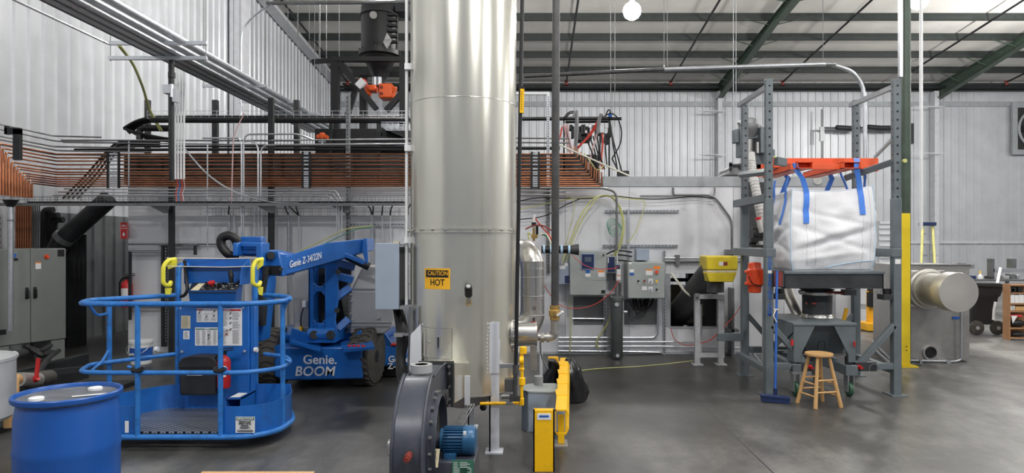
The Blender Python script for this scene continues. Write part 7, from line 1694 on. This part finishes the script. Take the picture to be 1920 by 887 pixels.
t = thing('white_flex_hose', 'thick off-white flexible hose coming down behind the left uprights', 'hose', P(1425,470,yq))
hp = fillet([P(1407,288,yq+.3),P(1410,320,yq+.2),P(1418,360,yq),P(1426,400,yq-.1),P(1433,440,yq-.1),P(1436,470,yq-.1)],.3,6)
build('hose', MB().tube(hp,.062,14), M['flex_white'], t)
rm = MB()
for k in range(0,len(hp)-1,1): rm.ring(hp[k],.063,.005,(hp[k+1]-hp[k]),16,5)
build('hose_rib', rm, M['cover_gray'], t)
t = thing('pump_unit', 'small dark pump with a red capped white valve between the left uprights', 'pump', P(1420,465,9.2))
build('body', MB().cyl(P(1408,440,9.2),P(1432,440,9.2),.11,n=20).box(XP(1404,9.2),XP(1436,9.2),9.1,9.3,ZP(455,9.2),ZP(446,9.2)).cyl(P(1410,455,9.2),P(1410,462,9.2),.06).box(XP(1404,9.2),XP(1438,9.2),9.05,9.3,ZP(464,9.2),ZP(459,9.2)), M['black'], t, bevel=.005)
build('white_valve', MB().cyl(P(1422,412,9.1),P(1428,436,9.1),.035).cyl(P(1426,452,9.1),P(1426,463,9.1),.03), M['flex_white'], t)
build('red_cap', MB().cyl(P(1422,412,9.1),P(1421,407,9.1),.04), M['red'], t)
top('dark_backing_panel', MB().box(XP(1404,10.0),XP(1445,10.0),10.14,10.195,ZP(455,10),ZP(340,10)), M['dark_panel'], 'dark panel on the enclosure behind the white flexible hose', 'panel')
top('round_plug', MB().cyl(P(1533,338,10.15),P(1533,338,10.19),.065,n=24), M['flex_white'], 'round off-white cap on the enclosure seen above the bulk bag', 'cap')
top('white_cabinet', MB().box(XP(1567,9.9),XP(1607,9.9),9.9,OY-.01,ZP(600,9.9),ZP(545,9.9)), M['oven_panel'], 'plain white cabinet on the enclosure right of the outlet sleeve', 'cabinet', bevel=.006)
top('louver_panel', MB().box(XP(1648,20),XP(1692,20),20,20.1,0,ZP(415,20)).box(XP(1648,20),XP(1692,20),19.95,20,ZP(420,20),ZP(415,20)), M['wall'], 'pale overhead door section behind the right upright of the stand', 'door')
lm = MB()
for k in range(7): lm.box(XP(1650,19.9),XP(1690,19.9),19.92,19.95,ZP(428+11*k,19.9),ZP(426+11*k,19.9))
build('slat', lm, M['wall_trim'], bpy.data.objects['louver_panel'])
# ================================================================ STAINLESS TANK
tx0, tx1, ty0, ty1 = XP(1683,9.5), XP(1818,9.5), 9.5, 10.55; tzt = ZP(497,9.5)
t = thing('stainless_tank', 'big square stainless steel tank right of the yellow column guard', 'tank', (tx0,9.9,0))
bd = build('shell', MB().prism([(tx0,ty0),(tx1,ty0),(tx1,ty1),(XP(1637,ty1),ty1)],'xy',.02,tzt), M['stainless_dull'], t, bevel=.006)
build('top_lip', MB().box(tx0+.0,tx1+.04,ty0-.03,ty0+.03,tzt,tzt+.012).box(tx1-.18,tx1-.05,ty0,ty0+.1,tzt,tzt+.03).box(tx1+.0,tx1+.05,ty0-.03,ty0,tzt-.05,tzt), M['stainless'], t)
cx_, cz_ = XP(1736,9.5)-.0, ZP(541,9.5)
cx_ = 5.58
build('duct_plate', MB().box(XP(1724,9.45),XP(1748,9.45),9.44,9.5,ZP(572,9.45),ZP(514,9.45)).box(cx_-.26,cx_+.26,9.46,9.5,cz_-.26,cz_+.26), M['stainless'], t, bevel=.01)
build('round_flange', MB().lathe([(.26,0),(.285,-.01),(.285,-.06),(.26,-.07),(.25,-.10),(.25,-.11)],(cx_,9.46,cz_),(0,1,0),48), M['stainless_soft'], t)
build('round_duct', MB().lathe([(.225,0),(.225,-.45),(.262,-.455),(.262,-.50),(.255,-.62),(.25,-.64)],(cx_,9.4,cz_),(0,1,0),56), M['stainless_soft'], t)
build('end_cap', MB().lathe([(.255,-.63),(.262,-.64),(.258,-.66),(.01,-.662)],(cx_,9.4,cz_),(0,1,0),56), M['stainless_soft'], t)
dzr = ZP(662,9.45); dxr_ = XP(1747,9.45)
build('drain_port', MB().lathe([(.105,0),(.105,-.03),(.085,-.03),(.085,0)],(dxr_,9.5,dzr),(0,1,0),36,caps=False), M['stainless'], t)
build('port_inside', MB().cyl((dxr_,9.498,dzr),(dxr_,9.494,dzr),.086,n=32), M['black'], t)
build('conduit', MB().tube(fillet([P(1802,580,9.42),P(1802,675,9.42),P(1790,678,9.42),P(1707,676,9.42)],.12),.016,10), M['galv'], t)
build('conduit_clip', MB().box(XP(1722,9.42),XP(1726,9.42),9.38,9.5,.0,ZP(674,9.42)).box(XP(1772,9.42),XP(1780,9.42),9.38,9.5,.0,ZP(676,9.42)), M['galv'], t)
build('blue_tape', MB().box(XP(1787,9.48),XP(1800,9.48),9.49,9.498,ZP(599,9.48),ZP(594,9.48)), M['ink_blue'], t)
xs = lambda Y: XP(1637,ty1)+(tx0-XP(1637,ty1))*(ty1-Y)/(ty1-ty0)
build('valve_wire', MB().tube([(xs(10.2)-.02,10.2,1.02),(xs(10.1)-.03,10.1,1.0),(xs(9.9)-.02,9.9,1.02)],.012,6).ring((xs(10.2)-.02,10.2,.92),.06,.006,(1,.3,0),20,5).ring((xs(10.05)-.02,10.05,.93),.05,.006,(1,.3,0),20,5), M['galv'], t)
# small pipes on the floor behind the cart
for i, (a, b_) in enumerate((((1640,655,9.6),(1690,700,8.3)),((1637,640,10.2),(1668,672,9.2)),((1396,640,9.6),(1440,700,8.2)))):
    top('floor_conduit', MB().cyl(P(*a),P(*b_),.018,n=8), M['galv'], ['pale conduit on the floor from the stainless tank to the right upright','short pale conduit on the floor beside the stainless tank','pale conduit on the floor behind the left uprights'][i], 'conduit')
# ladder far right
Yl = 17.0
t = thing('step_ladder', 'yellow edged fibreglass step ladder standing against the back wall', 'ladder', (XP(1740,Yl),Yl,0))
zt_l = ZP(419,Yl); xL = XP(1729,Yl)
for s, (ta_, ba_) in enumerate(((1730,1725),(1748,1757))):
    build('rail', MB().beam(P(ta_,421,Yl),Vector((XP(ba_,Yl-.45),Yl-.45,0)),.05,.09), M['fiberglass'], t)
    build('rear_rail', MB().beam(P(ta_+1,421,Yl),Vector((XP(ba_,Yl+.7),Yl+.7,0)),.04,.06), M['fiberglass'], t)
for k in range(8):
    u = k/8; y_ = Yl-.45*(u*1.0); zq = zt_l*(1-u)-.25
    x0q = XP(1730,Yl)+(XP(1725,Yl)-XP(1730,Yl))*u; x1q = XP(1748,Yl)+(XP(1757,Yl)-XP(1748,Yl))*u
    if zq > .1: build('step', MB().box(x0q,x1q,y_-.08,y_+.06,zq-.03,zq), M['galv'], t)
build('top_cap', MB().box(XP(1727,Yl),XP(1751,Yl),Yl-.12,Yl+.12,zt_l-.06,zt_l+.03), M['navy'], t, bevel=.01)
# wheeled trash bin
Yt_ = 12.3; x0_, x1_ = XP(1822,Yt_), XP(1882,Yt_)
zt_t = ZP(536,Yt_)
t = thing('wheeled_bin', 'large black wheeled waste bin right of the stainless tank', 'bin', ((x0_+x1_)/2,Yt_+.3,0))
build('tub', MB().loft([[Vector((x0_+.05,Yt_+.05,.18)),Vector((x1_-.14,Yt_+.05,.18)),Vector((x1_-.14,Yt_+.6,.18)),Vector((x0_+.05,Yt_+.6,.18))],[Vector((x0_+.03,Yt_+.02,.68)),Vector((x1_-.08,Yt_+.02,.68)),Vector((x1_-.08,Yt_+.65,.68)),Vector((x0_+.03,Yt_+.65,.68))],[Vector((x0_-.08,Yt_,.72)),Vector((x1_-.05,Yt_,.72)),Vector((x1_-.05,Yt_+.7,.72)),Vector((x0_-.08,Yt_+.7,.72))],[Vector((x0_-.1,Yt_-.03,zt_t)),Vector((x1_,Yt_-.03,zt_t)),Vector((x1_,Yt_+.75,zt_t)),Vector((x0_-.1,Yt_+.75,zt_t))]]), M['black_plastic'], t, bevel=.02)
build('lid', MB().prism([(x0_-.15,zt_t),(x1_+.03,zt_t-.03),(x1_+.03,zt_t+.0),(x1_-.1,zt_t+.05),(x0_,zt_t+.06),(x0_-.15,zt_t+.04)],'xz',Yt_-.06,Yt_+.78), M['black_plastic'], t, bevel=.01)
for px in (1829, 1868):
    xw = XP(px,Yt_); wq = build('wheel', MB().lathe([(.11,-.03),(.13,-.02),(.13,.02),(.11,.03)],(xw,Yt_-.03,.132),(0,1,0),28), M['rubber'], t)
    build('hub', MB().cyl((xw,Yt_-.07,.132),(xw,Yt_-.05,.132),.035), M['cover_gray'], wq)
top('white_pipe_piece', MB().tube(fillet([P(1863,600,12.1),P(1864,580,12.1),P(1867,566,12.1)],.1),.025,8), M['white_plastic'], 'short bent white pipe leaning on the black wheeled bin', 'pipe')
# wooden shelf with contents
Yw = 11.6; x0_ = XP(1892,Yw); x1_ = x0_+1.0; zt_w = ZP(533,Yw); zb_w = ZP(634,Yw)
t = thing('wooden_shelf_unit', 'brown wooden shelf unit with boxes at the right edge', 'shelf', (x0_+.5,Yw+.2,0))
sh_z = [zt_w-.02, ZP(550,Yw), ZP(570,Yw), ZP(584,Yw), ZP(616,Yw), ZP(634,Yw)]
build('side_board', MB().box(x0_,x0_+.025,Yw,Yw+.16,0,zt_w), M['wood_shelf'], t)
build('side_board', MB().box(x1_-.025,x1_,Yw,Yw+.16,0,zt_w), M['wood_shelf'], t)
for z in sh_z: build('shelf_board', MB().box(x0_+.025,x1_-.025,Yw,Yw+.16,z-.012,z+.012), M['wood_shelf'], t)
build('back_board', MB().box(x0_+.02,x1_-.02,Yw+.15,Yw+.16,.05,zt_w), M['wood_shelf'], t)
def item(nm, a, b_, c_, d_, mt_, lab, cat, y=.015, dp=.13): return top(nm, MB().box(XP(a,Yw),XP(b_,Yw),Yw+y,Yw+dp,ZP(d_,Yw)+.013,ZP(c_,Yw)), M[mt_], lab, cat, bevel=.004)
o = item('ring_binder',1896,1907,538.5,550,'black','black binder with a white label on the top shelf of the wooden unit','binder'); build('label', MB().box(XP(1896,Yw),XP(1903,Yw),Yw+.015,Yw+.02,ZP(546,Yw),ZP(542,Yw)), M['paper'], o)
o = item('ring_binder',1910,1919,539,550,'black','second black binder, at the right end of the top shelf','binder')
for i in range(4): item('paper_pack',1896+8.2*i,1903.7+8.2*i,552.5+.8*(i%2),570,'paper','white cardboard pack on the second shelf of the wooden unit','box') ['group'] = 'white packs on the second shelf'
item('cardboard_box',1905,1928,575,584,'wood','tan cardboard box on the third shelf of the wooden unit','box')
for i in range(4): item('slim_folder',1896+2*i,1897.8+2*i,573+.6*(i%3),584,['paper','cream','box_gray','paper'][i],'slim upright folder on the third shelf','folder')['group'] = 'slim folders on the third shelf'
o = item('red_box',1896,1918,587,592.5,'ink_red','flat red and white box with a hanging sheet on the fourth shelf','box'); o['label'] = 'flat red box on the fourth shelf of the wooden unit'
o.location.z = ZP(584,Yw)-.10
top('paper_sheet', MB().add([P(1896,592,Yw-.01),P(1908,592,Yw-.01),P(1899,607,Yw-.01),P(1896,592,Yw-.008),P(1908,592,Yw-.008),P(1899,607,Yw-.008)],[(0,1,2),(5,4,3),(0,3,4,1),(1,4,5,2),(2,5,3,0)]), M['paper'], 'white sheet of paper dangling from the shelf with the red box', 'paper')
top('black_sack', MB().sphere(P(1908,607,Yw+.08),.11,14,(1.2,.5,.6)), M['black'], 'dark crumpled sack on the lower shelf of the wooden unit', 'bag').location.z = ZP(616,Yw)+.012
top('black_sack', MB().sphere(P(1908,628,Yw+.08),.09,14,(1.4,.6,.5)), M['black_plastic'], 'dark bundle on the bottom shelf of the wooden unit', 'bag').location.z = ZP(634,Yw)+.012
# bench things behind
Yx = 15
t = thing('work_bench', 'cluttered grey work bench near the back wall behind the black bin', 'bench', (XP(1880,Yx),Yx,0))
x0b, x1b = XP(1810,Yx), XP(1990,Yx); zb = ZP(524,Yx)
build('bench_top', MB().box(x0b,x1b,Yx,Yx+.8,zb-.04,zb), M['conduit_dull'], t)
for x in (x0b+.05,x1b-.05,x0b+1.0): build('leg', MB().box(x-.03,x+.03,Yx+.05,Yx+.11,0,zb-.04), M['conduit_dull'], t)
build('machine_rail', MB().box(XP(1880,Yx),XP(1990,Yx),Yx+.3,Yx+.36,ZP(512,Yx),ZP(505,Yx)), M['galv'], t)
build('machine_column', MB().box(XP(1876,Yx),XP(1882,Yx),Yx+.3,Yx+.45,zb,ZP(486,Yx)).box(XP(1914,Yx),XP(1924,Yx),Yx+.3,Yx+.45,ZP(504,Yx),ZP(486,Yx)), M['conduit_dull'], t)
random.seed(9)
for k, (a, w_, h_, mt_, nm, lab) in enumerate([(1823,8,6,'navy','tool_box','small navy box on the left end of the bench'),(1856,9,5,'dark_panel','vice','dark vice on the bench behind the bin lid'),(1886,7,6,'cover_gray','parts_tray','grey parts tray on the bench beside the upright column'),(1896,8,9,'conduit_dull','spindle_motor','grey motor on the bench left of the shelf unit top'),(1907,6,8,'galv','steel_can','pale steel can on the bench above the shelf unit')]):
    top(nm, MB().box(XP(a,Yx+.2),XP(a+w_,Yx+.2),Yx+.2,Yx+.4,zb,zb+h_*Yx/F), M[mt_], lab, 'tool', bevel=.01)
t = thing('spray_bottle', 'white bottle with a yellow nozzle standing on the bench', 'bottle', (XP(1838,Yx+.2),Yx+.2,zb))
build('bottle', MB().lathe([(.05,0),(.055,.02),(.05,.07),(.02,.10),(.015,.12)],(XP(1838,Yx+.2),Yx+.2,zb),n=16), M['white_plastic'], t)
build('nozzle', MB().lathe([(.018,.12),(.012,.16),(.006,.20)],(XP(1838,Yx+.2),Yx+.2,zb),n=10), M['yellow'], t)
top('white_pole', MB().beam(P(1870,532,14.5),P(1876,503,14.8),.05,.05), M['white_plastic'], 'leaning white bar at the bench beside the upright column', 'bar')
# orange hand pallet stacker behind the stand
Yo = 13
t = thing('orange_stacker', 'orange pallet stacker far behind the bulk bag stand', 'stacker', (XP(1632,Yo),Yo,0))
build('mast', MB().box(XP(1629,Yo),XP(1640,Yo),Yo,Yo+.1,.1,ZP(545,Yo)), M['sign_orange'], t)
build('base', MB().box(XP(1612,Yo),XP(1640,Yo),Yo-.3,Yo+.2,.02,ZP(604,Yo)), M['sign_orange'], t)
build('dark_motor', MB().box(XP(1625,Yo),XP(1641,Yo),Yo-.15,Yo,ZP(575,Yo),ZP(548,Yo)).box(XP(1626,Yo),XP(1640,Yo),Yo-.1,Yo,ZP(545,Yo),ZP(541,Yo)), M['black'], t)
top('far_white_panel', MB().box(XP(1612,14),XP(1640,14),14,14.05,ZP(570,14),ZP(540,14)).box(XP(1612,14),XP(1640,14),14,14.05,0,.3), M['oven_panel'], 'pale low panel far behind between the stand and the stainless tank', 'panel')
# ================================================================ separate pieces of one mesh become parts of their own
KEEP = ('slot','hole','bolt','lettering','tread','stitch','pictogram','toggle','switch_label','tray_cable','wire_tray','purlin','beam','trim','rib','fin','weld','tick','hose_rib','stud','border','groove','housing_rim','text','jacket_band','safety_wire','stiffener','side_disc','copper','floor_skid')
def clusters(me):
    par = list(range(len(me.vertices)))
    def fd(i):
        while par[i] != i: par[i] = par[par[i]]; i = par[i]
        return i
    for e in me.edges:
        a, b = fd(e.vertices[0]), fd(e.vertices[1])
        if a != b: par[a] = b
    isl = {}
    for i in range(len(par)): isl.setdefault(fd(i), []).append(i)
    L_ = list(isl.values())
    if len(L_) < 2 or len(L_) > 40: return []
    bb = []
    for l in L_:
        c = [me.vertices[i].co for i in l]
        bb.append([min(v[k] for v in c)-.004 for k in range(3)]+[max(v[k] for v in c)+.004 for k in range(3)])
    g = list(range(len(L_)))
    def fg(i):
        while g[i] != i: i = g[i]
        return i
    for i in range(len(L_)):
        for j in range(i):
            if all(bb[i][k] < bb[j][k+3] and bb[j][k] < bb[i][k+3] for k in range(3)): g[fg(i)] = fg(j)
    out = {}
    for i, l in enumerate(L_): out.setdefault(fg(i), []).extend(l)
    return sorted(out.values(), key=lambda q: -len(q))
for o in list(bpy.data.objects):
    if o.type != 'MESH' or any(k in o.name for k in KEEP) or o.get('kind') == 'structure': continue
    par = o.parent; deep = par is not None and par.parent is not None
    cl = clusters(o.data)
    if not 2 <= len(cl) <= 12: continue
    me = o.data; newm = []
    for c in cl:
        ix = {v: i for i, v in enumerate(sorted(c))}
        m2 = bpy.data.meshes.new(me.name)
        fs = [p for p in me.polygons if p.vertices[0] in ix]
        m2.from_pydata([tuple(me.vertices[v].co) for v in sorted(c)], [], [[ix[v] for v in p.vertices] for p in fs])
        m2.polygons.foreach_set('use_smooth', [True]*len(m2.polygons)); m2.set_sharp_from_angle(angle=math.radians(38))
        m2.materials.append(me.materials[0]); newm.append(m2)
    o.data = newm[0]
    base = o.name.split('.')[0]
    for m2 in newm[1:]:
        q = bpy.data.objects.new(base, m2); COL.objects.link(q)
        if par is None: q.parent = o; q.name = base+'_piece'
        else: q.parent = par; q.location = o.location
        for md in o.modifiers:
            if md.type == 'BEVEL':
                b = q.modifiers.new('bevel', 'BEVEL'); b.width = md.width; b.segments = 2; b.limit_method = 'ANGLE'; b.angle_limit = md.angle_limit
# ================================================================ labels of look-alikes, told apart by their place in their own row
def by_place(lab, axis, words_):
    it = [o for o in bpy.data.objects if o.get('label') == lab and o.parent is None]
    def key(o):
        m_ = o.matrix_basis.translation
        return {'x': m_.x, 'z': -m_.z, 'y': m_.y}[axis]
    it.sort(key=key); n = len(it)
    num = ['first','second','third','fourth','fifth','sixth','seventh','eighth','ninth','tenth','eleventh','twelfth','thirteenth','fourteenth','fifteenth','sixteenth']
    a, b_, m_ = words_
    for i, o in enumerate(it):
        o['label'] = lab+', '+(a if i == 0 else b_ if i == n-1 else '%s %s' % (num[i], m_))
LR = ('leftmost','rightmost','from the left'); TB = ('topmost','lowest','from the top'); NF = ('nearest','farthest','from the front')
seen_ = {}
for o in bpy.data.objects:
    if o.parent is None and o.get('label'): seen_.setdefault(o['label'], []).append(o)
for lab, it in seen_.items():
    if 1 < len(it) <= 16:
        xs = [o.location.x for o in it]; zs = [o.location.z for o in it]
        ax = 'x' if max(xs)-min(xs) > .02 else 'z'
        by_place(lab, ax, LR if ax == 'x' else TB)
